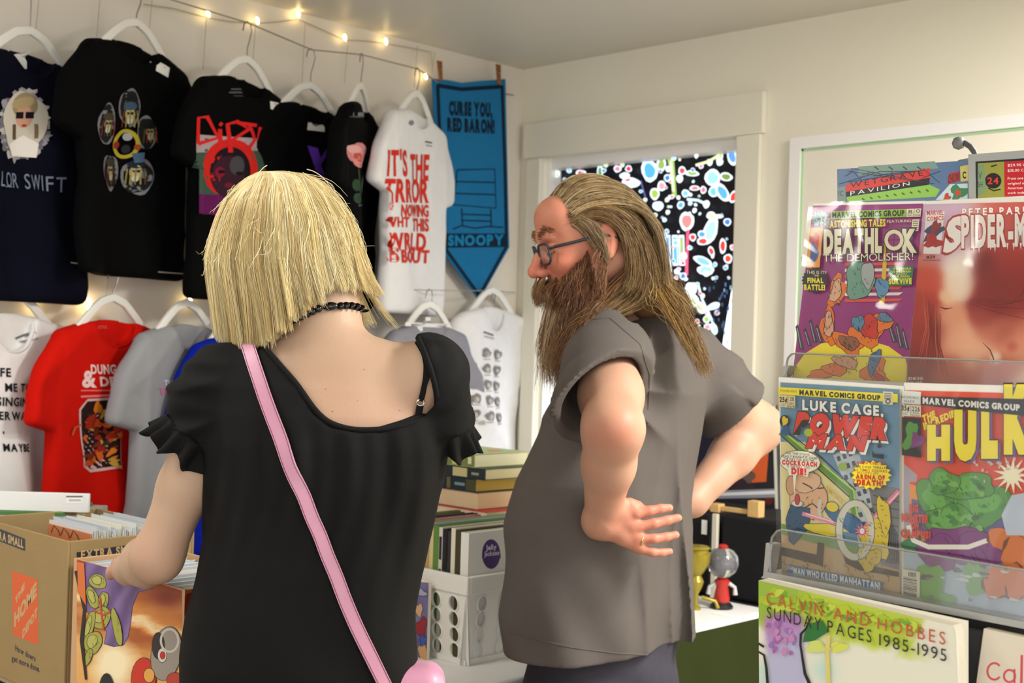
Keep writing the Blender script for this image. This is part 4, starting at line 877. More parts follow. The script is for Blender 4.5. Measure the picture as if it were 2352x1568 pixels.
def wb(p0, p1, dy0, dy1, n): A, B_ = ony(*p0, -.37), ony(*p1, -.37); MB().box(min(A[0], B_[0]), -.37+dy0, min(A[2], B_[2]), max(A[0], B_[0]), -.37+dy1, max(A[2], B_[2])).build(n, PINE, ws, bev=.002)
zz = zc+.0005
A, B_ = ony(1716, 1183, -.39), ony(1743, 1152, -.39); MB().box(A[0], -.39, zz, B_[0], -.36, B_[2]).build('end_block', PINE, ws, bev=.002)
A2, B2 = ony(1630, 1183, -.39), ony(1651, 1158, -.39); MB().box(A2[0], -.39, zz, B2[0], -.36, B2[2]).build('end_block', PINE, ws, bev=.002)
MB().box(B2[0], -.383, zz+.006, A[0], -.367, zz+.018).build('rail', PINE, ws, bev=.001); MB().box(A2[0]-.2, -.383, zz+.004, A2[0], -.367, zz+.02).build('rail', PINE, ws, bev=.001)
A3 = ony(1643, 1190, -.415); MB().box(A3[0]-.008, -.419, TH+.001, A3[0]+.008, -.407, zz).build('post', mat('white_wood', S(206, 200, 184), .6), ws, bev=.001)
fp = thing('framed_poster', (1.1, -.1, zc), 'black framed poster with an orange shape standing on the black cubes by the wall', 'poster')
Pn = onplane((0, -.12, 1), (0, -1, .06))
def pp(pts, ext, name, m, c=None): MB().prism([tuple(p) for p in Pn(np.array(pts, float), 0)], ext=ext).build(name, m, fp, smooth=0)
q4 = [(1560, 945), (1781, 930), (1788, 1180), (1560, 1188)]
pp(q4, (0, .012, 0), 'frame', mat('black_frame', S(24, 24, 26), .3, .5))
a = Art(); a.poly([(1568, 950), (1772, 938), (1779, 1170), (1568, 1178)], S(44, 42, 46)); a.poly([(1740, 945), (1768, 943), (1769, 965), (1741, 966)], S(220, 220, 222)); a.poly([(1690, 1010), (1768, 1004), (1760, 1106), (1700, 1110)], S(222, 100, 46)); a.ell(1690, 1098, 46, 30, S(60, 48, 44), 10, 20, .2); a.ell(1720, 1095, 16, 12, S(110, 90, 74), 0, 14, .2); a.poly([(1600, 1128), (1782, 1122), (1783, 1142), (1600, 1146)], S(150, 152, 156)); a.poly([(1600, 1134), (1783, 1126), (1783, 1134), (1600, 1140)], S(230, 232, 236)); a.ell(1766, 1150, 10, 8, S(100, 40, 34)); a.poly([(1774, 932), (1781, 930), (1788, 1180), (1781, 1180)], S(226, 222, 210))
a.onto(MB(), Pn).build('poster_sheet', mat('glossy_print', (1, 1, 1, 1), .12, .5, attr=True), fp, smooth=0, recalc=False)
tg = ony(1604, 1212, -.43); tt = MB().box(tg[0]-.008, -.404, tg[2]-.02, tg[0]+.010, -.4025, tg[2]+.02).build('price_tag', LABELW); tag(tt, 'small white price tag on the black cube beside the man', 'price tag')
# toys
RED = mat('red_plastic', S(176, 40, 34), .3, .5); CHR = mat('grey_toy_plastic', S(190, 186, 186), .3, .5)
tp_ = onz(1657, 1396, TH); x, y, z = [float(v) for v in tp_]; z = TH+.0005
gm = thing('toy_figure', (x, y, z), 'small red toy with a clear globe top standing on the white table', 'toy', None)
MB().lathe([(.030, 0), (.031, .006), (.024, .014), (.020, .016)], (x, y, z), 20).build('base', mat('black_plastic', S(30, 30, 32), .4), gm, smooth=40)
MB().lathe([(.019, .016), (.022, .026), (.016, .06), (.021, .072), (.012, .082)], (x, y, z), 16).build('toy_body', RED, gm, smooth=50)
for sg in (-1, 1): d = np.array([AX[0], AX[1], 0])*sg; c_ = np.array([x, y, z]); MB().tube([c_+d*.018+[0, 0, .066], c_+d*.034+[0, 0, .056], c_+d*.036+[0, 0, .036]], [.006, .005, .007], 8).build('side_arm', CHR, gm, smooth=60)
MB().lathe([(.004, .080), (.022, .085), (.036, .098), (.043, .118), (.040, .140), (.028, .155), (.010, .161)], (x, y, z), 28).build('clear_globe', mat('clear_globe', (.93, .95, .97, 1), .05, .5, trans=.9), gm, smooth=60)
MB().lathe([(.013, .159), (.014, .165), (.008, .170)], (x, y, z), 16).build('cap', RED, gm, smooth=40)
MB().lathe([(.024, .108), (.026, .112), (.026, .122), (.022, .127)], (x, y, z), 20).build('inner_disc', mat('dark_disc', S(70, 66, 84), .4), gm, smooth=40)
x, y, z = [float(v) for v in onz(1622, 1400, TH)]; z = TH+.0005; GOLD = mat('gold_plastic', S(150, 134, 40), .3, .5, .3)
gd = thing('toy_figure', (x, y, z), 'small gold toy beside the red globe toy, half hidden by the man', 'toy', None)
MB().lathe([(.014, 0), (.014, .006), (.006, .012), (.006, .04), (.016, .06), (.02, .075), (.012, .09), (.02, .10), (.034, .125), (.036, .15), (.03, .152), (.03, .16), (.036, .163), (.03, .168)], (x-.02, y-.02, z), 20).build('toy_body', GOLD, gd, smooth=35)
MB().tube([(x-.015, y, z+.03), (x+.015, y+.02, z+.022), (x+.02, y+.025, z+.004)], [.006, .005, .006], 8).build('claw', GOLD, gd, smooth=60)
tc = onz(1660, 1412, TH); ct = MB().box(tc[0]-.03, tc[1]-.01, TH+.0005, tc[0]+.03, tc[1]+.015, TH+.001).build('table_card', LABELW); tag(ct, 'small white card lying on the table in front of the red globe toy', 'card')
# ---------------------------------------------------------------- comic display rack (along the back wall direction) with tiers, clear lips and bagged comics
def custom_clear(name, gloss=.05, tint=(1, 1, 1, 1), fac=.08, bump=0):
    m = bpy.data.materials.new(name); m.use_nodes = True; nt = m.node_tree; nt.nodes.clear()
    o = nt.nodes.new('ShaderNodeOutputMaterial'); mx = nt.nodes.new('ShaderNodeMixShader'); tr = nt.nodes.new('ShaderNodeBsdfTransparent'); gl = nt.nodes.new('ShaderNodeBsdfGlossy')
    lw = nt.nodes.new('ShaderNodeLayerWeight'); mr = nt.nodes.new('ShaderNodeMapRange'); lw.inputs['Blend'].default_value = .25
    mr.inputs['To Min'].default_value = fac; mr.inputs['To Max'].default_value = .7
    tr.inputs[0].default_value = tint; gl.inputs['Roughness'].default_value = gloss
    nt.links.new(lw.outputs['Fresnel'], mr.inputs['Value']); nt.links.new(mr.outputs[0], mx.inputs[0]); nt.links.new(tr.outputs[0], mx.inputs[1]); nt.links.new(gl.outputs[0], mx.inputs[2]); nt.links.new(mx.outputs[0], o.inputs[0])
    if bump:
        tc = nt.nodes.new('ShaderNodeTexCoord'); n = nt.nodes.new('ShaderNodeTexNoise'); n.inputs['Scale'].default_value = 9; n.inputs['Detail'].default_value = 1; n.inputs['Distortion'].default_value = 1.5
        bp = nt.nodes.new('ShaderNodeBump'); bp.inputs['Strength'].default_value = bump; bp.inputs['Distance'].default_value = .02
        nt.links.new(tc.outputs['Object'], n.inputs['Vector']); nt.links.new(n.outputs['Fac'], bp.inputs['Height']); nt.links.new(bp.outputs[0], gl.inputs['Normal']); nt.links.new(bp.outputs[0], lw.inputs['Normal'])
    return m
ACR = custom_clear('clear_acrylic', .04, (.95, .955, .955, 1), .05); SLV = custom_clear('clear_sleeve', .09, (.99, .99, .985, 1), .045, .16)
EDGE = mat('acrylic_edge', S(196, 198, 196), .15, .5, trans=.4)
SILV = mat('silver_paint', S(172, 172, 168), .4, .5, .5); DKG = mat('dark_rack', S(64, 64, 66), .5)
c1 = lambda x, y: (1780+x/2.449, 260+y/2.449)
c2 = lambda x, y: (1730+x/2.6125, 800+y/2.6125)
c3 = lambda x, y: (1720+x/3.722, 1200+y/3.722)
P1 = onplane((0, -1.66, 1.7), (0, -1, .10)); P1b = onplane((0, -1.675, 1.7), (0, -1, .10))
P2 = onplane((0, -1.765, 1.5), (0, -1, .14)); P3 = onplane((0, -1.955, 1.25), (0, -1, .05)); P4 = onplane((0, -2.035, 1.05), (0, -1, .04)); P4b = onplane((0, -1.995, 1.05), (0, -1, .04))
L2 = onplane((0, -1.80, 1.38), (0, -1, .04)); L3 = onplane((0, -1.985, 1.14), (0, -1, .04))
A = lambda *p: np.array(p, float)
rk = thing('comic_rack', (2.75, -1.8, 0), 'silver tiered display rack with clear lips, full of comics, at the right', 'display rack')
def strip(fn, pts, name, m, ext, parent=rk, bev=0): return MB().prism([tuple(p) for p in fn(A(*pts), 0)], ext=ext).build(name, m, parent, smooth=0, bev=bev)
# back panels behind each tier and posts down to the floor
xl, xr = 2.27, 2.72
for (y, z0, z1) in ((-1.735, 1.36, 1.60), (-1.925, 1.11, 1.345), (-1.975, .60, 1.119)):
    MB().box(xl+(.20 if z0 > .9 else .18), y, z0, xr, y+.008, z1).build('back_panel', DKG, rk)
strip(onplane((0, -1.74, 1.5), (0, -1, .14)), [(1840, 589), (1852, 591), (1838, 850), (1826, 850)], 'side_post', SILV, (0, .03, 0))
for x in (xl+.22, xr-.03):
    MB().tube([(x, -1.70, 0), (x, -1.685, 1.62)], .012, 10).build('upright', DKG, rk, smooth=60)
    MB().tube([(x, -2.05, .012), (x, -1.4, .012)], .012, 10).build('foot', DKG, rk, smooth=60)
# trays and clear lips
for (L, edge, acr, y0, y1) in ((L3, [(1752, 1326), (2440, 1459), (2440, 1443), (1764, 1312)], [(1768, 1318), (1769, 1250), (1773, 1232), (1783, 1220), (1796, 1216), (2440, 1325), (2440, 1446)], -1.985, -1.93), (L2, [(1793, 878), (2440, 909), (2440, 894), (1797, 865)], [(1804, 870), (1806, 836), (1809, 822), (1817, 813), (1828, 811), (2440, 835), (2440, 899)], -1.80, -1.74)):
    strip(L, edge, 'tray_lip', SILV, (0, -.004, 0)); strip(L, edge, 'tray_floor', SILV, (0, y1-y0, -.0))
    strip(L, acr, 'clear_lip', ACR, (0, -.0025, 0))
    top = L(A(*acr[:-1]), -.0012); MB().tube([tuple(p-np.array([0, .0012, 0])*0) for p in top], .0014, 6).build('lip_edge', EDGE, rk, smooth=60)
strip(L3, [(1752, 1326), (1764, 1312), (1775, 1250), (1759, 1246)], 'end_bracket', SILV, (0, .02, 0), bev=.001)
strip(L2, [(1793, 872), (1800, 866), (1814, 840), (1797, 838)], 'end_bracket', SILV, (0, .02, 0), bev=.001)
hk = [P1(A(p), 0)[0]+np.array([0, .03, 0]) for p in ((2180, 322), (2194, 322), (2207, 330), (2216, 342), (2221, 356), (2223, 372))]
MB().tube(hk, [.0045]+[.0042]*5, 10).build('hook_rod', DKG, rk, smooth=60); c_ = hk[0]
MB().lathe([(.001, -.0095), (.007, -.007), (.0095, 0), (.007, .007), (.001, .0095)], tuple(c_), 14).build('hook_ball', mat('grey_ball', S(104, 104, 106), .4), rk, smooth=60)
k_ = P1(A((2200, 372)), 0)[0]+np.array([0, .03, 0]); MB().lathe([(.001, -.012), (.013, -.008), (.016, 0), (.013, .006), (.001, .009)], tuple(k_), 14).build('hook_base', mat('grey_ball', S(104, 104, 106), .4), rk, smooth=60)
def comic(label, P, quad, cover, name='comic_book', th=.004, sleeve=None, group=None, boardcol=S(238, 236, 228)):
    """quad, sleeve: outlines in the picture, clockwise from top left, traced on plane P"""
    c = P(A(*quad), 0); t = thing(name, c.mean(0), label, 'comic book' if 'comic' in name else 'book', group)
    MB().prism([tuple(p) for p in c], ext=(0, th, 0)).build('pages', mat('comic_pages', S(232, 222, 196), .8), t, smooth=0)
    b = MB(); cover.onto(b, P, 0, .0003); b.build('cover', mat('glossy_cover', (1, 1, 1, 1), .3, .4, attr=True), t, smooth=0, recalc=False)
    if sleeve:
        s_ = P(A(*sleeve), 0); MB().prism([tuple(p+np.array([0, th+.001, 0])) for p in s_], ext=(0, .0012, 0)).build('backing_board', mat('white_board2', boardcol, .6), t, smooth=0)
        n = 14; g = MB(); TL, TR, BR, BL = [np.array(q, float) for q in sleeve[:4]]
        vs = []
        for i in range(n+1):
            for j in range(n+1):
                u, v = i/n, j/n; vs.append((TL*(1-u)+TR*u)*(1-v)+(BL*(1-u)+BR*u)*v)
        ht = np.array([.0068+.0016*math.sin(i*.9+j*.35)*math.sin(math.pi*i/n)*math.sin(math.pi*j/n) for i in range(n+1) for j in range(n+1)])
        VV = np.array([P(A(p), h)[0] for p, h in zip(vs, ht)])
        g.add(VV, [(i*(n+1)+j, i*(n+1)+j+1, (i+1)*(n+1)+j+1, (i+1)*(n+1)+j) for i in range(n) for j in range(n)])
        g.build('clear_bag', SLV, t, smooth=80)
    return t
K = S(24, 22, 26); YL = S(244, 226, 50); CR = S(236, 228, 196)
# --- top row: two hardbacks
a = Art(); Q = [c1(350, 315), c1(1090, 265), c1(1090, 500), c1(352, 500)]
a.poly(Q, S(88, 116, 156)); a.poly([c1(470, 300), c1(900, 270), c1(920, 310), c1(560, 345), c1(470, 350)], S(120, 150, 140))
for x in (560, 640, 720, 800): a.stroke([c1(x, 300), c1(x+24, 318)], 3, S(50, 70, 84))
a.poly([c1(398, 400), c1(872, 308), c1(872, 365), c1(400, 445)], S(206, 54, 50)); a.poly([c1(400, 443), c1(872, 363), c1(868, 402), c1(402, 470)], S(26, 24, 28))
t4(a, 'WETGRAVE', c1(425, 420), c1(835, 350), c1(830, 320), c1(425, 390), S(28, 22, 26), bold=.0, gap=.25); t4(a, 'PAVILION', c1(425, 464), c1(758, 405), c1(758, 385), c1(425, 440), S(226, 224, 216), gap=.28)
a.poly([c1(402, 472), c1(870, 402), c1(930, 430), c1(905, 470), c1(410, 500)], S(140, 190, 80)); a.poly([c1(352, 420), c1(398, 410), c1(400, 500), c1(352, 500)], S(120, 140, 140)); tb(a, 'VIC', *c1(352, 466), *c1(384, 436), S(60, 66, 60))
a.poly([c1(980, 340), c1(1040, 325), c1(1040, 380), c1(970, 400)], S(170, 50, 50)); a.poly([c1(1042, 300), c1(1088, 290), c1(1088, 380), c1(1046, 385)], S(200, 190, 110)); tb(a, 'C', *c1(1056, 366), *c1(1076, 330), K, bold=.04); tb(a, 'CHOW', *c1(975, 395), *c1(1040, 350), S(60, 30, 34), -.25)
a.poly([c1(905, 488), c1(985, 400), c1(1085, 395), c1(1085, 488)], S(196, 214, 222)); a.ell(*c1(1035, 445), 20, 16, S(60, 130, 90), 0, 14, .3); a.ell(*c1(1030, 448), 7, 7, S(206, 70, 50), 0, 10, .3); a.ell(*c1(970, 470), 8, 8, S(190, 70, 60), 0, 10, .3)
for i in range(9): a.stroke([c1(490+i*45, 478-i*6), c1(505+i*45, 488-i*6)], 3, S(70, 90, 44))
for i in range(12): a.stroke([c1(rnd.uniform(360, 940), rnd.uniform(320, 400)), c1(rnd.uniform(360, 940), rnd.uniform(310, 330))], 1.2, S(50, 60, 76))
a.L = [(np.stack([np.clip(v[:, 0], Q[0][0], Q[1][0]), v[:, 1]], 1), f, c) for v, f, c in a.L]
comic('hardback with red WETGRAVE PAVILION sign on a blue street scene, top of the rack', P1, Q, a, 'hardback_book', .02)
a = Art(); Q = [c1(1087, 232), c1(1420, 207), c1(1420, 490), c1(1090, 490)]
a.poly(Q, S(160, 164, 162)); a.poly([c1(1128, 272), c1(1420, 252), c1(1420, 490), c1(1132, 490)], S(30, 28, 32)); a.poly([c1(1142, 282), c1(1290, 272), c1(1292, 480), c1(1142, 480)], S(150, 150, 64)); a.ell(*c1(1228, 380), 19, 18, S(24, 20, 22)); tb(a, '24', *c1(1196, 398), *c1(1258, 362), S(206, 50, 50), bold=.03)
a.poly([c1(1290, 272), c1(1420, 264), c1(1420, 480), c1(1292, 480)], S(186, 26, 40)); a.poly([c1(1142, 290), c1(1176, 290), c1(1190, 440), c1(1142, 470)], S(120, 150, 110)); a.stroke([c1(1200, 420), c1(1230, 436), c1(1270, 428)], 3, K); a.stroke([c1(1216, 300), c1(1250, 290)], 3, K); tb(a, 'SH', *c1(1142, 415), *c1(1168, 385), S(50, 60, 50)); tb(a, 'V', *c1(1146, 370), *c1(1164, 330), S(50, 60, 50))
WT = S(236, 220, 216)
for s_, y, h, x1_ in (('$29.95 US', 300, 14, 1425), ('$35.00 CAN', 330, 14, 1435), ('From one of', 374, 14, 1425), ('original and', 402, 13, 1425), ('American ca', 428, 13, 1420), ('work today.', 455, 13, 1420)): tb(a, s_, *c1(1310, y), *c1(x1_, y-h), WT, -.03, bold=.015)
a.L = [(np.stack([np.minimum(v[:, 0], 2359.9), v[:, 1]], 1), f, c) for v, f, c in a.L]
comic('grey-bordered hardback with dark picture and red price panel, top right of the rack', P1b, Q, a, 'hardback_book', .02)
# --- second row
MG = S(152, 44, 124)
a = Art(); Q = [c1(215, 520), c1(836, 508), c1(740, 1530), c1(95, 1505)]
a.poly(Q, MG)
a.ol = K; a.poly([c1(98, 1500), c1(118, 1420), c1(170, 1350), c1(260, 1295), c1(380, 1270), c1(520, 1275), c1(640, 1310), c1(735, 1380), c1(744, 1420), c1(738, 1528)], YL)
for x, y, w_, h in ((140, 1330, 28, 130), (185, 1310, 26, 90), (215, 1290, 30, 120), (250, 1290, 24, 90), (660, 1290, 34, 100), (700, 1320, 30, 130), (735, 1330, 24, 110)): a.poly([c1(x, y), c1(x-24, y-h), c1(x-24+w_*.5, y-h-14), c1(x+w_, y)], S(60, 56, 74)); a.stroke([c1(x+w_*.3, y-8), c1(x-14, y-h+8)], 2, S(170, 160, 170))
for (cx, cy, rx, ry, rot) in ((350, 1000, 30, 62, 15), (300, 1200, 26, 70, 0), (420, 1290, 60, 40, 20), (520, 1240, 66, 44, -14), (600, 1180, 40, 30, 10), (350, 1430, 60, 26, -20), (560, 1450, 40, 52, 30), (250, 1470, 40, 16, 0), (600, 1490, 30, 20, 40)): a.ell(*c1(cx, cy), rx*.62, ry*.62, S(234, 120, 40), rot, 16, .22)
for (cx, cy, rx, ry, rot, c) in ((345, 1000, 20, 50, 15, S(226, 176, 140)), (305, 1190, 18, 54, 0, S(220, 170, 136)), (420, 1290, 44, 26, 20, S(150, 96, 70)), (530, 1200, 40, 50, -14, S(206, 50, 44)), (470, 1180, 26, 30, 0, S(90, 140, 170)), (620, 1150, 30, 18, 20, S(96, 130, 160)), (560, 1400, 20, 56, 20, S(80, 120, 170)), (400, 1400, 54, 22, 15, S(214, 160, 126)), (590, 1490, 22, 14, 40, S(200, 60, 50))): a.ell(*c1(cx, cy), rx*.55, ry*.55, c, rot, 16, .15)
for i in range(7): a.poly([c1(396, 842+i*34), c1(724, 838+i*34), c1(700, 838+i*34+17), c1(396, 842+i*34+17)], S(226, 80, 64) if i % 2 == 0 else S(236, 226, 214))
a.ell(*c1(478, 940), 32, 45, S(110, 160, 140), 0, 20, .12); a.ell(*c1(525, 910), 15, 30, S(170, 176, 176), 0, 16, .1); a.stroke([c1(622, 720), c1(620, 850), c1(605, 1070)], [4, 9, 12], S(226, 196, 50)); a.ell(*c1(605, 980), 16, 22, S(96, 150, 190), 0, 14, .15)
a.ol = None
for x, y, rx, ry, n in ((350, 1010, 16, 50, 16), (300, 1200, 16, 56, 16), (420, 1290, 40, 22, 18), (520, 1220, 40, 44, 26), (560, 1410, 20, 50, 18), (400, 1420, 50, 24, 18), (478, 950, 28, 40, 14), (605, 990, 14, 30, 8), (620, 1160, 24, 20, 8)): a.hatch(*c1(x, y), rx*.8, ry*.8, n, K, rnd.choice([30, 70, 110]), 9, 1.4)
a.poly([c1(328, 556), c1(752, 543), c1(745, 588), c1(322, 600)], S(150, 196, 78)); tb(a, 'MARVEL COMICS GROUP', *c1(332, 592), *c1(738, 562), K, -.03, bold=.045)
a.poly([c1(752, 543), c1(832, 540), c1(828, 586), c1(748, 588)], CR); tb(a, '35', *c1(758, 567), *c1(782, 548), K, bold=.03); tb(a, 'MAY', *c1(756, 584), *c1(784, 574), K); tb(a, '0248', *c1(796, 582), *c1(826, 573), K); a.stroke([c1(794, 542), c1(790, 587)], 1, K); a.ell(*c1(815, 554), 5, 4, S(90, 90, 80)); a.ell(*c1(815, 554), 3, 2.4, CR)
a.poly([c1(782, 602), c1(822, 600), c1(816, 666), c1(776, 668)], CR)
for i in range(5): a.stroke([c1(786, 612+i*12), c1(814, 611+i*12)], 1.5, S(70, 70, 66))
tb(a, 'ASTONISHING TALES', *c1(318, 648), *c1(632, 610), YL, -.03, bold=.05, gap=.06); tb(a, 'FEATURING', *c1(640, 621), *c1(776, 606), S(240, 226, 200), -.03, bold=.01)
tb(a, 'DEATHL', *c1(284, 786), *c1(612, 668), CR, -.025, bold=.07, gap=.08, outline=K, ow=.05); tb(a, 'K', *c1(726, 778), *c1(808, 664), CR, -.0, bold=.07, outline=K, ow=.05); a.ell(*c1(680, 718), 24, 26, K); a.ell(*c1(680, 718), 22, 24, CR); a.ell(*c1(680, 718), 14, 15, MG); a.stroke([c1(645, 718), c1(715, 716)], 1.3, K); a.stroke([c1(682, 680), c1(678, 756)], 1.3, K)
tb(a, 'THE DEMOLISHER!', *c1(282, 840), *c1(788, 798), CR, -.02, bold=.0, gap=.1, outline=K, ow=.02)
a.poly([c1(208, 650), c1(282, 648), c1(262, 872), c1(184, 872)], S(240, 160, 50)); a.ell(*c1(236, 720), 11, 18, S(206, 60, 50), 0, 12, .2); a.ell(*c1(230, 790), 10, 24, S(60, 90, 150), 0, 12, .2)
a.star(*c1(266, 598), 17, 22, 14, S(150, 190, 196), .9); tb(a, 'STILL', *c1(226, 588), *c1(282, 570), K, -.45); tb(a, 'ONLY', *c1(222, 622), *c1(256, 604), K, -.3); tb(a, '25¢', *c1(252, 640), *c1(312, 596), K, -.2, bold=.06)
a.star(*c1(236, 944), 27, 31, 22, K, .95); [tb(a, s_, *c1(x0, y), *c1(x1_, y-h), YL if b_ else S(240, 236, 190), .02, bold=b_) for s_, x0, x1_, y, h, b_ in (('THIS IS IT!!', 188, 300, 906, 16, .0), ('THE', 226, 258, 922, 11, .0), ('FINAL', 194, 284, 956, 26, .06), ('BATTLE!', 176, 294, 996, 28, .06))]
a.poly([c1(656, 866), c1(792, 862), c1(780, 972), c1(648, 974)], S(40, 120, 84)); [tb(a, s_, *c1(x0, y), *c1(x1_, y-h), YL if b_ else S(226, 226, 150), -.02, bold=b_) for s_, x0, x1_, y, h, b_ in (("IT'S CYBORG", 676, 776, 886, 12, .02), ('VS MADMAN-', 666, 778, 902, 12, .02), ('AND ONLY', 690, 756, 914, 10, 0), ('ONE SHALL', 672, 772, 929, 13, .02), ('SURVIVE', 652, 780, 964, 28, .06))]
comic('bagged comic with DEATHLOK title on purple, second row left of the rack', P2, Q, a, sleeve=[c1(205, 505), c1(838, 490), c1(745, 1535), c1(85, 1510)])
a = Art(); X = 2420
Q = [c1(836, 512), (X, 462), (X, 905), c1(742, 1535)]
GR = [(S(206, 180, 196), [c1(836, 512), c1(1100, 505), c1(1050, 800), c1(820, 800)])]
SPB = [(900, 560, 130, (206, 176, 200)), (1000, 690, 110, (212, 180, 200)), (1050, 840, 75, (255, 244, 226)), (1030, 960, 60, (248, 226, 200)), (860, 800, 60, (206, 120, 110)), (850, 930, 70, (206, 74, 52)), (810, 1100, 80, (178, 52, 40)), (860, 1250, 80, (156, 42, 36)), (800, 1430, 90, (140, 36, 34)), (980, 1460, 80, (190, 84, 62)), (985, 1150, 60, (230, 160, 124)), (1010, 1280, 80, (236, 172, 136)), (1120, 1330, 80, (240, 186, 150)), (1200, 1230, 60, (206, 116, 90)), (1180, 1150, 50, (170, 66, 56)), (1250, 1000, 110, (140, 28, 32)), (1180, 850, 60, (120, 24, 28)), (1330, 830, 90, (168, 44, 42)), (1420, 1010, 110, (150, 34, 36)), (1300, 620, 120, (206, 96, 88)), (1420, 640, 120, (196, 76, 72)), (1130, 620, 70, (220, 160, 150)), (1300, 1210, 60, (190, 96, 76)), (1410, 1300, 90, (226, 152, 120)), (1240, 1385, 26, (255, 244, 214)), (1220, 1460, 70, (196, 96, 74)), (1340, 1450, 60, (206, 116, 90)), (1400, 1500, 60, (236, 200, 168)), (1480, 900, 90, (160, 40, 38)), (1480, 1200, 90, (206, 110, 84)), (960, 1030, 30, (246, 206, 166)), (1345, 1310, 26, (190, 70, 56))]
f_sp = blobs([(*c1(x, y), r_/2.449, c) for x, y, r_, c in SPB])
a.field(Q, lambda x, y: f_sp(x+3*fbm(x, y, .03, 8), y+3*fbm(x, y, .03, 9)), 6)
a.stroke([c1(925, 1088), c1(960, 1100), c1(1000, 1094)], [1, 4, 1], S(90, 30, 26)); a.stroke([c1(1170, 1290), c1(1210, 1330), c1(1230, 1380), c1(1225, 1410)], [1, 3, 3, 1], S(120, 50, 40))
for i in range(5): a.stroke([c1(1075+i*10, 1060-i*4), c1(1180+i*50, 1100-i*10), c1(1420, 1160-i*60)], [.5, 1.2, .8], S(90, 18, 22))
for i in range(14): a.stroke([c1(830+i*8, 1000+i*10), c1(850+i*6, 1200+i*8), c1(800+i*14, 1420+i*6)], [.5, 2, .5], rnd.choice([S(120, 30, 28), S(206, 90, 66), S(170, 60, 46)]))
a.poly([c1(850, 560), c1(956, 552), c1(930, 792), c1(836, 790)], S(236, 232, 228)); tb(a, 'MARVEL', *c1(856, 574), *c1(950, 550), S(206, 60, 60), -.02, bold=.02, gap=.05); tb(a, 'COMICS', *c1(856, 606), *c1(950, 584), S(214, 70, 60), -.06, bold=.03); a.ell(*c1(890, 670), 24, 14, S(60, 70, 110), -30, 14, .3); a.ell(*c1(890, 720), 20, 16, S(176, 40, 44), 20, 14, .3); a.ell(*c1(905, 640), 10, 16, S(140, 50, 50), 30, 12, .25); tb(a, '#29', *c1(852, 816), *c1(902, 800), S(60, 40, 44), bold=.02); tb(a, 'WWW.MARVEL.COM', *c1(830, 831), *c1(932, 823), S(90, 70, 76))
tb(a, 'PETER PARKER', *c1(1054, 576), *c1(1510, 538), S(246, 240, 236), -.03, bold=.04, gap=.25, outline=S(190, 70, 64), ow=.03)
t4(a, 'S', c1(945, 785), c1(1046, 740), c1(1085, 590), c1(975, 600), S(246, 240, 232), bold=.06, outline=S(180, 60, 56), ow=.05); tb(a, 'PIDER-MAN', *c1(1050, 750), *c1(1560, 585), S(246, 240, 232), -.035, bold=.05, gap=.1, outline=S(180, 60, 56), ow=.035)
for x, y, l in ((1120, 760, 20), (1150, 760, 30), (1215, 750, 24), (1240, 750, 36), (1310, 745, 26), (1345, 745, 30), (1385, 745, 24)): a.poly([c1(x-6, y-14), c1(x+6, y-14), c1(x, y+l)], S(246, 240, 232))
tb(a, 'JENKINS', *c1(748, 1500), *c1(836, 1484), S(236, 220, 206), bold=.03); tb(a, 'ADLARD', *c1(746, 1526), *c1(832, 1508), S(236, 220, 206), bold=.03)
comic('bagged comic with dripping SPIDER-MAN title over warm red shapes, second row right', P2, Q, a, sleeve=[c1(836, 492), (X, 445), (X, 912), c1(738, 1540)])
# --- third row
BLU2 = S(106, 148, 176); TAN = S(196, 164, 114)
a = Art(); Q = [c2(163, 203), c2(880, 245), c2(878, 1495), c2(172, 1385)]
a.poly(Q, BLU2); a.poly([c2(166, 560), c2(310, 560), c2(600, 870), c2(640, 1100), c2(172, 1100)], S(226, 214, 150)); a.poly([c2(170, 1050), c2(250, 1080), c2(480, 1150), c2(640, 1210), c2(878, 1310), c2(878, 1495), c2(172, 1385)], TAN)
a.poly([c2(480, 640), c2(560, 600), c2(640, 640), c2(720, 900), c2(760, 1300), c2(640, 1220), c2(590, 900)], S(190, 200, 206)); a.poly([c2(690, 800), c2(878, 840), c2(878, 1330), c2(770, 1300)], S(120, 120, 124))
for i in range(9):
    for j in range(3): a.poly([c2(500+i*22+j*34, 650+i*56-j*14), c2(520+i*22+j*34, 644+i*56-j*14), c2(530+i*22+j*34, 672+i*56-j*14), c2(510+i*22+j*34, 678+i*56-j*14)], S(70, 80, 90))
for i in range(8): a.stroke([c2(780+i*12, 960+i*20), c2(800+i*11, 1290)], 2, S(40, 40, 44)); a.stroke([c2(720, 880+i*52), c2(876, 920+i*50)], 1.6, S(60, 60, 64))
a.stroke([c2(168, 500), c2(240, 560), c2(590, 860), c2(612, 1000)], 15, S(96, 150, 60)); a.stroke([c2(190, 505), c2(260, 560), c2(606, 850), c2(628, 1000)], 4, S(190, 220, 90)); a.stroke([c2(170, 520), c2(300, 640), c2(580, 890)], 2.5, K); a.stroke([c2(205, 500), c2(420, 660), c2(620, 850)], 2, K)
a.poly([c2(170, 1050), c2(260, 1070), c2(640, 1190), c2(640, 1240), c2(380, 1170), c2(170, 1110)], S(110, 150, 80))
for s_ in ([(172, 1190), (400, 1240), (400, 1300), (172, 1240)], [(390, 1160), (430, 1170), (420, 1310), (380, 1290)], [(540, 1230), (700, 1300), (878, 1340), (878, 1370), (640, 1330), (560, 1290)]): a.poly([c2(*q) for q in s_], S(60, 44, 34))
for i in range(10): x, y = rnd.uniform(180, 850), rnd.uniform(1240, 1420); a.stroke([c2(x, y), c2(x+30, y+20), c2(x+26, y+50)], 1.2, S(90, 66, 44))
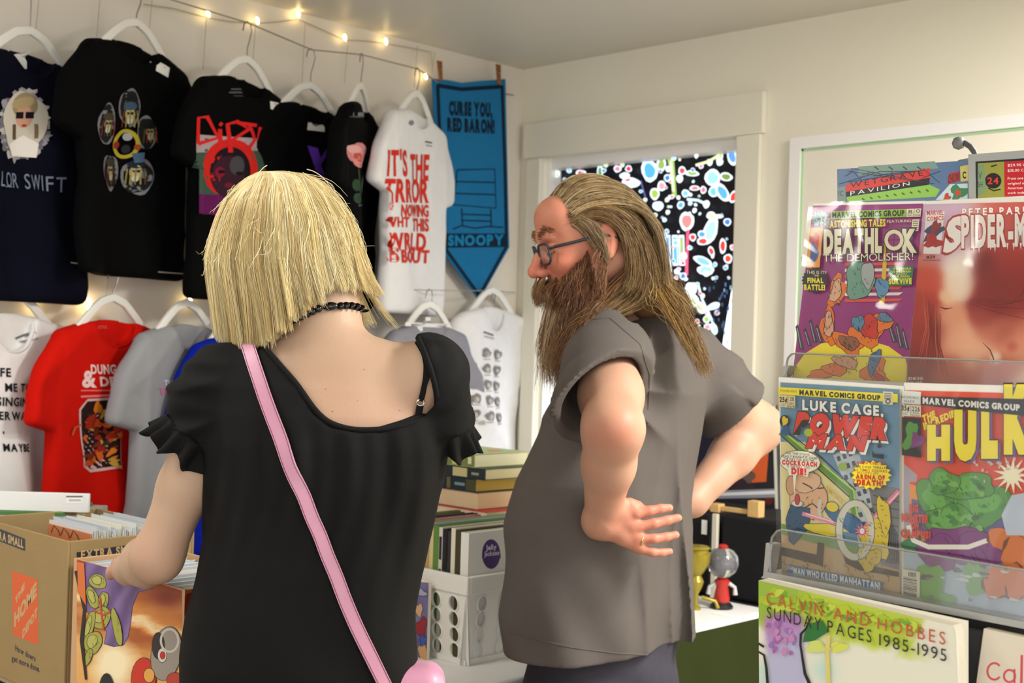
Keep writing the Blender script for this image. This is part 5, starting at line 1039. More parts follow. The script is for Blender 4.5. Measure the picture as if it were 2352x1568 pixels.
a.ol = K; a.ell(*c2(330, 880), 42, 58, S(222, 178, 140), -8, 22, .06); a.ell(*c2(320, 800), 34, 24, S(226, 186, 150), 0, 16, .06); a.ell(*c2(230, 820), 10, 22, S(206, 156, 120), 0); [a.stroke([c2(*p) for p in q], 3, S(70, 50, 40)) for q in ([(300, 806), (340, 826), (360, 840)], [(390, 840), (430, 836)], [(320, 950), (360, 930), (396, 960)])]
a.ell(*c2(270, 1040), 26, 44, S(40, 84, 120), 10, 16, .15); a.ell(*c2(270, 930), 13, 7, S(226, 214, 200), 5); a.ell(*c2(270, 905), 5, 12, S(196, 60, 60))
a.ring(*c2(440, 960), 15, 32, 8, S(206, 204, 190), 20, -40, 220); a.stroke([c2(300, 990), c2(660, 1095)], 9, S(236, 140, 170)); a.stroke([c2(320, 990), c2(660, 1092)], 2.5, S(250, 220, 226)); a.stroke([c2(660, 1095), c2(880, 855)], 12, S(226, 130, 150)); a.stroke([c2(668, 1090), c2(880, 862)], 3, S(250, 210, 216))
a.ell(*c2(430, 1085), 44, 13, S(226, 206, 60), 8, 14, .12); a.ell(*c2(560, 1030), 52, 17, S(44, 104, 150), 30, 16, .1); a.ell(*c2(480, 950), 14, 11, S(226, 206, 60), 20); a.ell(*c2(740, 1140), 32, 44, S(226, 200, 50), -20, 18, .15); a.ell(*c2(790, 1000), 14, 44, S(226, 200, 50), -10, 14, .15); a.ell(*c2(700, 1260), 28, 26, S(214, 186, 60), 0, 14, .2)
a.ring(*c2(620, 1090), 38, 62, 15, S(214, 212, 192), 30); a.ring(*c2(618, 1090), 45, 70, 2, S(120, 116, 100), 30); a.star(*c2(660, 1095), 8, 20, 11, S(240, 120, 150)); a.ell(*c2(660, 1095), 6, 7, S(250, 226, 230))
a.ol = None
for x, y, rx, ry, n in ((270, 1050, 22, 36, 14), (560, 1030, 44, 14, 12), (740, 1140, 26, 40, 20), (790, 1000, 12, 40, 10), (340, 940, 34, 40, 14), (700, 1260, 24, 22, 14), (300, 1300, 60, 20, 14), (600, 1330, 90, 20, 20)): a.hatch(*c2(x, y), rx, ry, n, K, rnd.choice([20, 60, 120]), 9, 1.3)
a.poly([c2(163, 232), c2(880, 275), c2(880, 325), c2(165, 276)], YL); tb(a, 'MARVEL COMICS GROUP', *c2(290, 277), *c2(776, 250), K, .07, bold=.06, gap=.1); tb(a, 'POWER-MAN', *c2(178, 262), *c2(272, 248), S(90, 80, 30), .04); a.poly([c2(792, 258), c2(852, 262), c2(850, 340), c2(790, 334)], S(222, 216, 190)); [a.stroke([c2(800, 270+i*10), c2(842, 273+i*10)], 1.6, S(70, 70, 70)) for i in range(4)]; a.ell(*c2(822, 318), 6, 6, S(60, 60, 60)); a.ell(*c2(822, 318), 3.5, 3.5, S(222, 216, 190))
a.poly([c2(165, 278), c2(266, 286), c2(266, 360), c2(166, 350)], S(222, 208, 160)); a.stroke([c2(222, 284), c2(222, 356)], 1, K); tb(a, '25¢', *c2(172, 320), *c2(218, 292), K, .06, bold=.04); tb(a, '28', *c2(234, 314), *c2(258, 292), K, .05, bold=.01); tb(a, 'DEC', *c2(230, 338), *c2(260, 324), K, .05); tb(a, '02148', *c2(226, 354), *c2(264, 343), K, .05); tb(a, 'CC', *c2(186, 345), *c2(204, 333), K, .05)
tb(a, 'LUKE CAGE,', *c2(308, 366), *c2(795, 310), S(240, 240, 232), .08, bold=.05, gap=.14, outline=K, ow=.04)
for dx, dy, c in ((16, 22, K), (14, 20, S(240, 236, 226)), (0, 0, None)):
    o_ = S(30, 24, 26); cc = c or S(222, 58, 44)
    for t_, x0, x1_, y, h, sl in (('POWER', 258, 838, 498, 106, .07), ('MAN', 332, 700, 588, 74, .06)): tb(a, t_, *c2(x0+dx, y+dy), *c2(x1_+dx, y-h+dy), cc, sl, bold=.10, gap=.06, shear=.25, **({} if c else dict(outline=o_, ow=.03)))
a.ell(*c2(204, 436), 12, 14, S(30, 30, 34)); a.ell(*c2(204, 436), 7, 11, S(226, 200, 40), 0, 12, .2); a.ell(*c2(205, 495), 9, 13, S(50, 90, 140), 0, 12, .2); a.ell(*c2(772, 586), 5, 5, S(60, 66, 80)); a.poly([c2(728, 612), c2(742, 632), c2(798, 636), c2(796, 664), c2(730, 652)], S(40, 44, 60)); a.ell(*c2(346, 505), 10, 9, S(176, 190, 40)); a.ell(*c2(552, 708), 10, 9, S(150, 180, 50))
a.ell(*c2(296, 680), 47, 26, K, 4, 26); a.ell(*c2(296, 680), 46, 25, S(240, 236, 216), 4, 26); a.poly([c2(252, 740), c2(275, 745), c2(262, 880)], S(240, 236, 216)); a.poly([c2(222, 726), c2(352, 735), c2(340, 772), c2(300, 756), c2(232, 762)], S(240, 236, 216))
for s_, x0, x1_, y, h, c, b_ in (("THIS TIME YOU'VE", 208, 354, 640, 13, K, 0), ('REALLY BOUGHT IT, CAGE!', 186, 400, 657, 13, K, .02), ('THE DAY YOU BUG THE', 198, 380, 674, 13, K, .01), ('COCKROACH', 188, 398, 700, 24, S(214, 50, 50), .08), ('IS THE DAY YOU', 220, 356, 718, 12, K, 0), ('DIE!', 244, 334, 756, 32, S(214, 50, 50), .1)): tb(a, s_, *c2(x0, y-6), *c2(x1_, y-h-6), c, .07, bold=b_)
a.star(*c2(724, 760), 40, 49, 17, K, .72); a.star(*c2(724, 760), 39, 47.5, 17, YL, .72)
for s_, x0, x1_, y, h, c, b_ in (('A NEW KIND OF', 634, 800, 700, 16, S(206, 60, 40), .03), ('LUKE CAGE THRILLER--', 612, 838, 722, 14, S(120, 70, 40), .01), ('AS TIMES SQUARE', 616, 820, 742, 14, S(190, 70, 40), .02), ('BECOMES AN', 640, 764, 758, 12, S(120, 70, 40), 0), ('ARENA OF', 630, 806, 788, 25, S(206, 50, 40), .08), ('DEATH!', 636, 796, 824, 28, S(206, 50, 40), .09)): tb(a, s_, *c2(x0, y-8), *c2(x1_, y-h-8), c, .05, bold=b_)
a.poly([c2(214, 1290), c2(230, 1300), c2(800, 1405), c2(780, 1430), c2(805, 1470), c2(770, 1468), c2(240, 1368), c2(212, 1345), c2(226, 1326)], S(48, 100, 160)); tb(a, 'THE', *c2(222, 1322), *c2(256, 1304), S(220, 226, 226), .15, bold=.02); tb(a, 'MAN WHO KILLED', *c2(258, 1350), *c2(522, 1312), S(220, 226, 226), .17, bold=.05, outline=K, ow=.03); tb(a, 'MANHATTAN!', *c2(536, 1400), *c2(778, 1360), S(220, 226, 226), .18, bold=.05, outline=K, ow=.03)
tb(a, 'SMOKE', *c2(455, 850), *c2(555, 820), S(214, 170, 60), .9, bold=.03)
comic('bagged comic with red POWER MAN title on blue, third row left of the rack', P3, Q, a, sleeve=[c2(140, 172), c2(898, 226), c2(898, 1500), c2(160, 1385)])
a = Art(); Q = [c2(905, 250), (X, 905), (X, 1448), c2(905, 1500)]
RO = S(222, 70, 36); a.poly(Q, RO); a.poly([c2(905, 800), c2(1200, 900), (X, 1130), (X, 1250), c2(905, 1200)], S(236, 150, 50)); a.poly([c2(905, 1220), c2(1200, 1190), (X, 1240), (X, 1448), c2(905, 1500)], S(176, 192, 204))
a.poly([c2(905, 690), c2(985, 760), c2(980, 800), c2(940, 800), c2(945, 1100), c2(905, 1110)], S(170, 160, 170)); a.poly([c2(950, 900), c2(1060, 930), c2(1060, 1100), c2(960, 1100)], S(110, 100, 140)); a.poly([c2(1370, 1000), c2(1480, 950), c2(1520, 1110), c2(1380, 1150)], S(90, 84, 150)); a.ell(*c2(960, 1170), 24, 22, S(40, 120, 60), 0, 16, .2)
GN = S(84, 150, 62); GD = S(34, 70, 34)
for (cx, cy, rx, ry, rot) in ((1240, 960, 84, 70, 10), (1100, 900, 40, 56, -20), (1390, 930, 64, 48, 10), (1180, 1040, 56, 40, 0), (1300, 830, 60, 30, -8), (1150, 800, 36, 28, 20)): a.ol = GD; a.ell(*c2(cx, cy), rx, ry, GN, rot, 22, .12); a.ol = None; a.ell(cx*0+c2(cx, cy)[0]-4, c2(cx, cy)[1]-5, rx*.6, ry*.6, S(104, 174, 78), rot, 18, .15); a.hatch(*c2(cx+8, cy+8), rx*.8, ry*.8, 14, GD, rot+60, 11, 1.6)
for i in range(26): a.ell(*c2(1060+rnd.random()*330, 800+rnd.random()*280), rnd.uniform(5, 14), rnd.uniform(3, 7), rnd.choice([S(50, 110, 50), S(120, 180, 84), S(64, 130, 56)]), rnd.uniform(-60, 60), 10, .2)
PP = S(124, 44, 120)
a.ol = S(60, 16, 60)
for (cx, cy, rx, ry, rot) in ((1230, 1170, 70, 40, 8), (1120, 1220, 44, 40, 10), (1350, 1210, 56, 40, 10)): a.ell(*c2(cx, cy), rx, ry, PP, rot, 18, .15)
a.ol = None
for i in range(12): x, y = 1100+rnd.random()*320, 1130+rnd.random()*150; a.stroke([c2(x, y), c2(x+26, y+40)], 2, S(70, 22, 74))
for (cx, cy, rx, ry, rot) in ((1060, 1420, 34, 52, 8), (1110, 1500, 40, 20, 10), (1350, 1380, 30, 40, -20)): a.ell(*c2(cx, cy), rx, ry, S(110, 170, 66), rot, 18, .15)
a.stroke([c2(940, 1060), c2(970, 1150), c2(1060, 1190), c2(1300, 1190), c2(1500, 1120), (X, 1150)], 11, S(240, 236, 220)); OG = S(214, 116, 40)
for (cx, cy, rx, ry, rot) in ((1520, 1150, 46, 24, 24), (1590, 1250, 34, 50, -6), (1480, 1400, 36, 40, 30), (1590, 1400, 30, 44, 0)): a.ell(*c2(cx, cy), rx, ry, S(110, 50, 20), rot, 16, .1); a.ell(*c2(cx, cy), rx-1.5, ry-1.5, OG, rot, 16, .1)
a.star(*c2(1560, 760), 18, 44, 13, S(244, 236, 200)); 
for i in range(22): x, y = rnd.uniform(1330, 1640), rnd.uniform(600, 800); a.ell(*c2(x, y), rnd.uniform(1.5, 6), rnd.uniform(1.5, 5), S(200, 190, 180), 0, 8, .3)
a.poly([c2(1500, 1000), c2(1560, 880), (X, 1120), (X, 1230), c2(1530, 1120)], S(190, 200, 214))
for i in range(18): x, y = rnd.uniform(1020, 1600), rnd.uniform(1270, 1530); a.ell(*c2(x, y), rnd.uniform(4, 16), rnd.uniform(2, 5), rnd.choice([S(120, 116, 120), S(80, 80, 90), S(210, 214, 216)]), 10, 10, .2)
a.poly([c2(905, 252), c2(1018, 262), c2(1018, 338), c2(905, 330)], S(220, 222, 214)); tb(a, 'INCREDIBLE', *c2(900, 298), *c2(1006, 284), S(60, 60, 64), .06); tb(a, 'HULK®', *c2(918, 324), *c2(980, 308), S(60, 60, 64), .06)
a.poly([c2(905, 336), c2(1018, 344), c2(1018, 412), c2(905, 405)], S(226, 222, 200)); a.stroke([c2(958, 340), c2(958, 408)], 1, K); tb(a, '35¢', *c2(902, 372), *c2(950, 342), K, .05, bold=.04); tb(a, '226', *c2(964, 376), *c2(1012, 348), K, .05, bold=.02); tb(a, 'AUG', *c2(968, 392), *c2(1006, 378), K, .05); tb(a, '02456', *c2(966, 408), *c2(1012, 396), K, .05); tb(a, 'CC', *c2(908, 398), *c2(936, 384), K, .05)
a.poly([c2(905, 412), c2(1020, 420), c2(1020, 655), c2(905, 640)], K); a.ell(*c2(962, 490), 14, 20, GN, 10, 14, .15); a.ell(*c2(990, 550), 17, 17, PP, 20, 14, .2); a.ell(*c2(940, 560), 9, 22, GN, 20, 12, .15)
t4(a, 'THE', c2(1030, 440), c2(1108, 412), c2(1100, 375), c2(1024, 405), YL, bold=.06); t4(a, 'INCREDIBLE', c2(1038, 488), c2(1270, 386), c2(1262, 350), c2(1030, 450), YL, bold=.06)
VL = S(110, 80, 150)
for dx, dy, c in ((16, 14, VL), (0, 0, None)): [tb(a, t_, *c2(x0+dx, y+dy), *c2(x1_+dx, y1_+dy), c or YL, 0., bold=.10, **({} if c else dict(outline=K, ow=.02))) for t_, x0, x1_, y, y1_ in (('H', 1056, 1194, 650, 480), ('U', 1218, 1352, 640, 400), ('L', 1380, 1480, 624, 360), ('K', 1516, 1680, 590, 260))]
a.poly([c2(1018, 288), (X, 918), (X, 962), c2(1018, 340)], K); tb(a, 'MARVEL COMICS GROUP', *c2(1030, 330), *c2(1612, 296), S(240, 238, 230), .075, bold=.055, gap=.1)
for s_, x0, x1_, y in (('BIG', 938, 1004, 978), ('MONSTER', 892, 1066, 1034), ('ON', 948, 1006, 1080), ('CAMPUS!', 888, 1078, 1128)): tb(a, s_, *c2(x0+14, y), *c2(x1_, y-42), S(214, 66, 44), .06, bold=.07, gap=.06, outline=S(60, 26, 30), ow=.02)
a.poly([c2(908, 1320), c2(1015, 1340), c2(1012, 1525), c2(905, 1496)], S(226, 220, 196)); [a.stroke([c2(914, 1368+i*9), c2(996, 1382+i*9.4)], rnd.choice([1, 1.6, 2.4]), K) for i in range(13)]; [a.stroke([c2(948+i*8, 1338+i*1), c2(948+i*8, 1366+i*1)], 1.6, K) for i in range(6)]
comic('bagged comic with yellow HULK title on red, third row right of the rack', P3, Q, a, sleeve=[c2(893, 205), (X, 888), (X, 1455), c2(900, 1505)])
# --- bottom row: softcover collection and another book
t = thing('softcover_book', P4(A((1980, 1500)), 0)[0], 'large softcover book with CALVIN AND HOBBES title on green watercolour, bottom row of the rack', 'book')
front = [c3(82, 492), c3(1740, 880), c3(1765, 930), c3(1800, 1800), c3(92, 1800)]
F_ = P4(A(*front), 0); n_ = np.array([0, .020, 0])
MB().prism([tuple(p+np.array([0, .001, 0])) for p in F_], ext=tuple(n_)).build('pages', mat('cream_pages', S(236, 230, 212), .75, .2, noise=.05, nscale=200), t, smooth=0)
MB().prism([tuple(p+n_+np.array([0, .001, 0])) for p in P4(A(c3(80, 486), c3(1800, 860), c3(1800, 1800), c3(92, 1800)), 0)], ext=(0, .001, 0)).build('back_cover', mat('cream_cover', S(230, 226, 212), .5), t, smooth=0)
a = Art()
def wash(x, y):
    X_, Y_ = (x-1720)*3.722, (y-1200)*3.722; n = fbm(x, y, .05, 12); t = Y_-X_*.235+60*n
    g = np.clip((880-t)/120, 0, 1)*np.clip((1560-X_+120*n)/200, 0, 1); lf = np.clip((560-X_)/200+.5*n, 0, 1)*np.clip((1150-t)/200, 0, 1)
    c = mixc((224, 222, 204), (178, 198, 60), g); c = c*(1-.35*lf[:, None]*g[:, None])+np.array((90, 140, 60.))*.35*lf[:, None]*g[:, None]
    tr = np.exp(-(np.clip(np.abs(X_-300-.06*(Y_-900))-130, 0, None)/40)**2)*np.clip((Y_-740+40*n)/60, 0, 1); c = c*(1-tr[:, None])+mixc((176, 130, 186), (178, 176, 206), np.clip((Y_-900)/250+.3*n, 0, 1))*tr[:, None]
    bl = np.exp(-((X_-640)/110)**2-((Y_-1260)/110)**2)+np.exp(-((X_-120)/50)**2)*np.clip((Y_-1150)/100, 0, 1); bl = np.clip(bl, 0, 1)*.7; return c*(1-bl[:, None])+np.array((176, 210, 200.))*bl[:, None]
a.field(front, wash, 6); YG = [S(176, 196, 40), S(150, 180, 50), S(190, 204, 70), S(120, 160, 50), S(164, 190, 44)]
for i in range(80):
    x = rnd.uniform(100, 1450); y = 520+x*.235+rnd.uniform(10, 190)*(1-x/2200); a.ell(*c3(x, y), rnd.uniform(6, 18), rnd.uniform(4, 11), rnd.choice(YG), rnd.uniform(-40, 40), 11, .25)
for i in range(22): a.ell(*c3(rnd.uniform(170, 420), rnd.uniform(800, 1120)), rnd.uniform(3, 8), rnd.uniform(5, 11), rnd.choice([S(166, 90, 160), S(150, 110, 180), S(190, 130, 180)]), 20, 10, .15)
a.poly([c3(500, 870), c3(640, 830), c3(690, 930), c3(560, 1010), c3(470, 1020)], S(40, 110, 50)); a.ell(*c3(590, 1060), 24, 14, S(200, 212, 110), 0, 14, .2); a.ell(*c3(780, 1060), 20, 12, S(206, 214, 90), 0, 14, .2); pass
a.stroke([c3(690, 960), c3(680, 1120), c3(688, 1300), c3(690, 1600)], 9, S(214, 200, 110)); a.stroke([c3(690, 1090), c3(760, 1040), c3(830, 1000)], 4, S(206, 196, 100)); a.stroke([c3(680, 1090), c3(620, 1020)], 4, S(206, 196, 100))
a.stroke([c3(545, 800), c3(500, 900), c3(455, 950), c3(450, 1040), c3(475, 1200), c3(490, 1290), c3(540, 1400), c3(560, 1600)], [3, 5, 6, 5, 6, 7, 8, 8], S(26, 24, 30)); a.stroke([c3(92, 1030), c3(140, 1060)], 5, S(26, 24, 30)); a.stroke([c3(92, 1100), c3(140, 1130), c3(160, 1240), c3(180, 1500)], [4, 5, 6, 7], S(26, 24, 30))
for p in ([(600, 690), (650, 670), (620, 720), (660, 770)], [(880, 770), (920, 800), (880, 830)], [(960, 770), (1020, 760)], [(480, 760), (520, 780), (560, 830)], [(1040, 820), (1060, 850), (1020, 860)]): a.stroke([c3(*q) for q in p], 2, S(60, 70, 30))
RDT = S(186, 84, 56); BKT = S(44, 40, 40)
t4(a, 'CALVIN', c3(160, 690), c3(640, 800), c3(640, 690), c3(160, 590), RDT, gap=.28, bold=.0); t4(a, 'AND', c3(730, 820), c3(1040, 890), c3(1040, 780), c3(730, 720), RDT, gap=.28, bold=.0); t4(a, 'HOBBES', c3(1110, 908), c3(1690, 1044), c3(1690, 935), c3(1110, 808), RDT, gap=.26, bold=.0)
t4(a, 'SUNDAY', c3(165, 812), c3(630, 922), c3(630, 815), c3(165, 715), BKT, gap=.22, bold=.0); t4(a, 'PAGES', c3(682, 934), c3(1060, 1025), c3(1060, 915), c3(682, 830), BKT, gap=.22, bold=.0); t4(a, '1985-1995', c3(1125, 1045), c3(1700, 1186), c3(1700, 1080), c3(1125, 945), BKT, gap=.16, bold=.0)
fl_ = A(*front)[:, 0].min()+.5; a.L = [(np.stack([np.maximum(v[:, 0], fl_), v[:, 1]], 1), f, c) for v, f, c in a.L]
a.onto(MB(), P4).build('cover', mat('glossy_cover', (1, 1, 1, 1), .3, .4, attr=True), t, smooth=0, recalc=False)
a = Art(); Q = [c3(2010, 905), (X, 1478), (X, 1700), c3(1900, 1800), c3(1950, 1340)]
a.poly(Q, S(218, 208, 190)); RC = S(206, 70, 84)
a.ring(*c3(2100, 1270), 16, 19, 5, RC, 20, 40, 320); a.ring(*c3(2230, 1310), 13, 14, 5, RC, 20); a.stroke([c3(2272, 1250), c3(2272, 1380)], 5, RC); a.stroke([c3(2335, 1130), c3(2330, 1420)], 6, RC)
comic('cream book with thin red lettering, bottom right corner of the rack', P4b, Q, a, 'softcover_book', .012)
# ledge under the bottom row
MB().box(xl+.07, -2.06, .80, xr, -1.97, .812).build('bottom_ledge', SILV, rk); MB().box(xl+.07, -2.064, .80, xr, -2.06, .86).build('bottom_lip', ACR, rk)
# ---------------------------------------------------------------- people: skin, hair and cloth
SKIN = mat('skin', (1, 1, 1, 1), .5, .35, attr=True, sss=.12, bump=.15, bscale=260)
HAIRM = mat('hair', (1, 1, 1, 1), .42, .45, attr=True)
def lerpc(c0, c1, t): return np.asarray(c0[:3])[None]*(1-t[:, None])+np.asarray(c1[:3])[None]*t[:, None]
def blot(V, c, r): return np.exp(-((V-np.asarray(c))**2).sum(1)/(r*r))
AXh, AYh = _rt, np.array([-math.sin(YAW), math.cos(YAW), 0])      # right and forward of the viewer, level
UPv = np.array([0, 0, 1.])
def D(r_, f_, u_): return _rt*r_+AYh*f_+UPv*u_
def secrow(py, pl, pr, dep, b, yaw, a=None):
    """one body section from its outline in the picture: left and right edge, depth of its axis, half depth, turn"""
    P, Q = W(pl, py, dep), W(pr, py, dep); c = (P+Q)/2; w_ = np.linalg.norm(Q-P)/2
    cs, sn = math.cos(yaw-YAW), math.sin(yaw-YAW)
    a_ = math.sqrt(max((w_*w_-(b*sn)**2), .0016))/max(abs(cs), .3) if a is None else a
    return (c[2], c[0], c[1], a_, b, yaw)
# ================================================================ the bearded man in the grey t-shirt
MY = YAW+R(48)                      # his shoulder line, from his left (near) to his right (far)
mrows = [secrow(1560, 1172, 1606, 2.63, .145, MY), secrow(1480, 1163, 1608, 2.63, .152, MY), secrow(1400, 1160, 1604, 2.63, .158, MY), secrow(1300, 1161, 1602, 2.63, .162, MY), secrow(1200, 1166, 1604, 2.63, .160, MY),
         secrow(1100, 1190, 1612, 2.63, .150, MY), secrow(1000, 1238, 1620, 2.63, .138, MY), secrow(900, 1275, 1628, 2.63, .128, MY), secrow(830, 1305, 1625, 2.63, .112, MY), secrow(770, 1345, 1602, 2.63, .09, MY), secrow(715, 1400, 1560, 2.63, .062, MY)]
mrows = sorted(mrows)
S_l, S_r = W(1398, 800, 2.50), W(1584, 838, 2.76)       # shoulders
E_l, E_r = W(1408, 985, 2.30), W(1738, 982, 2.83)       # elbows
W_l, W_r = W(1382, 1196, 2.415), W(1590, 1150, 2.70)
NK0, NK1 = W(1478, 720, 2.63), W(1432, 620, 2.57)
H = W(1355, 556, 2.55)                                # head centre
# head frame: faces left, a little towards the viewer, looking down
hy, hp = R(12), R(14)
Fh = D(-math.cos(hy)*math.cos(hp), -math.sin(hy)*math.cos(hp), -math.sin(hp)); Fh /= np.linalg.norm(Fh)
Sh_ = np.cross(UPv, Fh); Sh_ /= np.linalg.norm(Sh_)        # towards his left ... the near side
if np.dot(Sh_, AYh) > 0: Sh_ = -Sh_
Uh = np.cross(Fh, Sh_)
if Uh[2] < 0: Uh = -Uh
HM = np.stack([Fh, Sh_, Uh], 1)
HS = 1.03; _hs = [HS]
def hd_(f_, s_, u_): return H+(Fh*f_+Sh_*s_+Uh*u_)*_hs[0]
def hand_pts():
    d = {}
    dp = 2.405
    d['palm'] = [(1398, 1180, dp+.010), (1396, 1206, dp+.008), (1440, 1186, dp+.004), (1452, 1208, dp), (1462, 1236, dp), (1468, 1256, dp+.004), (1430, 1232, dp)]
    d['f'] = [[(1436, 1190, dp), (1462, 1180, dp-.006), (1492, 1173, dp-.002), (1518, 1168, dp+.004), (1537, 1166, dp+.008)],
              [(1440, 1208, dp), (1468, 1208, dp-.006), (1502, 1202, dp-.004), (1532, 1195, dp+.004), (1557, 1189, dp+.010)],
              [(1444, 1226, dp), (1472, 1235, dp-.004), (1502, 1237, dp-.004), (1530, 1233, dp+.004), (1552, 1228, dp+.010)],
              [(1444, 1244, dp), (1474, 1260, dp), (1498, 1268, dp), (1520, 1269, dp+.006), (1538, 1266, dp+.010)]]
    d['fr'] = [[.0125, .0100, .0094, .0088, .0078], [.0125, .0102, .0096, .0090, .0080], [.0120, .0098, .0092, .0086, .0076], [.0110, .0090, .0084, .0078, .0068]]
    d['t'] = [(1402, 1190, dp+.006), (1424, 1172, dp-.004), (1446, 1160, dp), (1463, 1164, dp+.006), (1471, 1168, dp+.010)]; d['tr'] = [.018, .0165, .0130, .0112, .0092]
    return d
HP = hand_pts(); Wp = lambda t: W(*t)
def m_body(p):
    d = cap(p, NK0, NK1, .058, .060)
    d = smin(d, cap(p, NK0-UPv*.06, S_l*.6+NK0*.4-UPv*.02, .04, .04), .02); d = smin(d, cap(p, NK0-UPv*.06, S_r*.6+NK0*.4-UPv*.02, .04, .04), .02)
    d = smin(d, cap(p, NK0-UPv*.20, W(1400, 1300, 2.63), .09, .11), .04)
    # arms
    for (s0, e, w0, k) in ((S_l-UPv*.015, E_l, W_l, 1), (S_r-UPv*.015, E_r, W_r, 0)):
        m1 = s0*.45+e*.55; m2 = e*.62+w0*.38
        a = cap(p, s0, m1, .052, .056); a = smin(a, cap(p, m1, e, .056, .053), .03)
        f_ = cap(p, e, m2, .054, .047); f_ = smin(f_, cap(p, m2, w0, .047, .031), .02)
        d = smin(d, smin(a, f_, .022), .03)
        el = e+(e-(s0+w0)/2)/np.linalg.norm(e-(s0+w0)/2)*.030; d = smin(d, np.linalg.norm(p-el, axis=1)-.026, .03)
    # near hand, palm towards the viewer, laid against the back of the hip
    pl = [Wp(q) for q in HP['palm']]
    h = cap(p, W_l, pl[0], .033, .022); h = smin(h, cap(p, W_l, pl[1], .033, .022), .02)
    for a_, b_, ra, rb in ((0, 2, .018, .016), (0, 3, .019, .016), (1, 3, .018, .016), (1, 4, .018, .015), (1, 5, .018, .013), (1, 6, .020, .016)): h = smin(h, cap(p, pl[a_], pl[b_], ra, rb), .010)
    fg = None
    for pts, rs in zip(HP['f'], HP['fr']):
        c_ = chain(p, [Wp(q) for q in pts], rs, .004); fg = c_ if fg is None else np.minimum(fg, c_)
    h = smin(h, fg, .005)
    t_ = chain(p, [Wp(q) for q in HP['t']], HP['tr'], .006); h = smin(h, t_, .010)
    d = smin(d, h, .015)
    # far hand, closed on the far hip, mostly hidden
    d = smin(d, cap(p, W_r, W_r+D(-.07, -.03, -.02), .032, .026), .02)
    for i in range(4): d = smin(d, cap(p, W_r+D(-.06, -.03, .01-.018*i), W_r+D(-.13, -.045+.006*i, .0-.02*i), .010, .007), .006)
    _hs[0] = 1.0; hd = m_head((p-H.astype(np.float32))/HS+H.astype(np.float32))*HS; _hs[0] = HS
    return smin(d, hd, .02)
def m_head(p):
    d = ell(p, hd_(-.018, 0, .034), (.098, .075, .082), HM)                # cranium
    d = smin(d, ell(p, hd_(.040, 0, -.010), (.058, .062, .085), HM), .035)   # face block
    d = smin(d, ell(p, hd_(.042, 0, -.070), (.044, .046, .042), HM), .03)    # jaw
    d = smin(d, cap(p, hd_(-.03, .052, -.045), hd_(.05, .022, -.092), .022, .018), .03); d = smin(d, cap(p, hd_(-.03, -.052, -.045), hd_(.05, -.022, -.092), .022, .018), .03)
    d = smin(d, ell(p, hd_(.062, 0, .062), (.032, .056, .034), HM), .03)    # forehead
    d = smin(d, cap(p, hd_(.086, .036, .026), hd_(.090, -.036, .026), .009, .009), .014)   # brow ridge
    for s_ in (1, -1):
        d = smax(d, -ell(p, hd_(.100, .032*s_, .004), (.018, .019, .011), HM), .012)      # socket
        d = smin(d, ell(p, hd_(.080, .032*s_, .002), (.0135, .015, .0115), HM), .003)      # eyeball and lowered lid
        d = smin(d, ell(p, hd_(.070, .040*s_, -.028), (.022, .020, .018), HM), .02)      # cheek
        d = smin(d, cap(p, hd_(.083, .022*s_, -.014), hd_(.076, .044*s_, -.010), .004, .003), .006)   # lower lid bag
    d = smin(d, chain(p, [hd_(.092, 0, .014), hd_(.106, 0, -.012), hd_(.121, 0, -.034)], [.0075, .0095, .0125], .01), .010)   # nose
    for s_ in (1, -1): d = smin(d, ell(p, hd_(.106, .013*s_, -.040), (.012, .0085, .0085), HM), .006)
    d = smin(d, cap(p, hd_(.092, .020, -.075), hd_(.092, -.020, -.075), .008, .008), .008); d = smax(d, -cap(p, hd_(.103, .018, -.0755), hd_(.103, -.018, -.0755), .0018, .0018), .003)
    d = smin(d, ell(p, hd_(.072, 0, -.105), (.024, .024, .018), HM), .015)   # chin
    for s_ in (1, -1):                                                     # ears
        e = ell(p, hd_(-.012, .079*s_, -.004), (.020, .008, .032), HM)
        e = smax(e, -ell(p, hd_(-.008, .089*s_, .002), (.011, .007, .019), HM), .004)
        e = smin(e, ell(p, hd_(-.008, .078*s_, -.030), (.010, .006, .010), HM), .006)
        d = smin(d, e, .008)
    return d
mroot_p = np.array([W(1390, 1500, 2.63)[0], W(1390, 1500, 2.63)[1], 0.0])
man = thing('person', mroot_p, 'bearded man with long hair and glasses in a grey t-shirt, hands on hips, looking down', 'person')
allp = np.array([S_l, S_r, E_l, E_r, W_l, W_r, H+UPv*.16, W(1558, 1190, 2.4), W(1390, 1300, 2.6), H+Fh*.15])
V, F = surfnet(m_body, allp.min(0)-.12, allp.max(0)+.1, .0028)
def m_col(V):
    base = lerpc(S(190, 148, 124), S(178, 133, 110), np.clip(vnoise(V, 30)*.5+.5, 0, 1))
    red = S(206, 110, 88); face = S(200, 126, 100)
    t = np.clip(blot(V, H+Fh*.06, .11)*1.1, 0, .8); base = base*(1-t[:, None])+np.array(face[:3])*t[:, None]
    for c, r_, k in ((hd_(.118, 0, -.034), .026, .7), (hd_(.07, .045, -.03), .035, .6), (hd_(.06, .03, .07), .04, .3), (hd_(-.012, .08, 0), .035, .6), (E_l+D(0, -.05, -.005), .04, .35), (Wp((1500, 1215, 2.4)), .09, .55)):
        t = np.clip(blot(V, c, r_)*k, 0, 1); base = base*(1-t[:, None])+np.array(red[:3])*t[:, None]
    t = np.clip(blot(V, hd_(.096, 0, -.075), .018)*1.2, 0, .8); base = base*(1-t[:, None])+np.array(S(170, 84, 76)[:3])*t[:, None]
    return base
mb_o, mbV, mbF = mesh_np('body', V, F, SKIN, man, col=m_col)
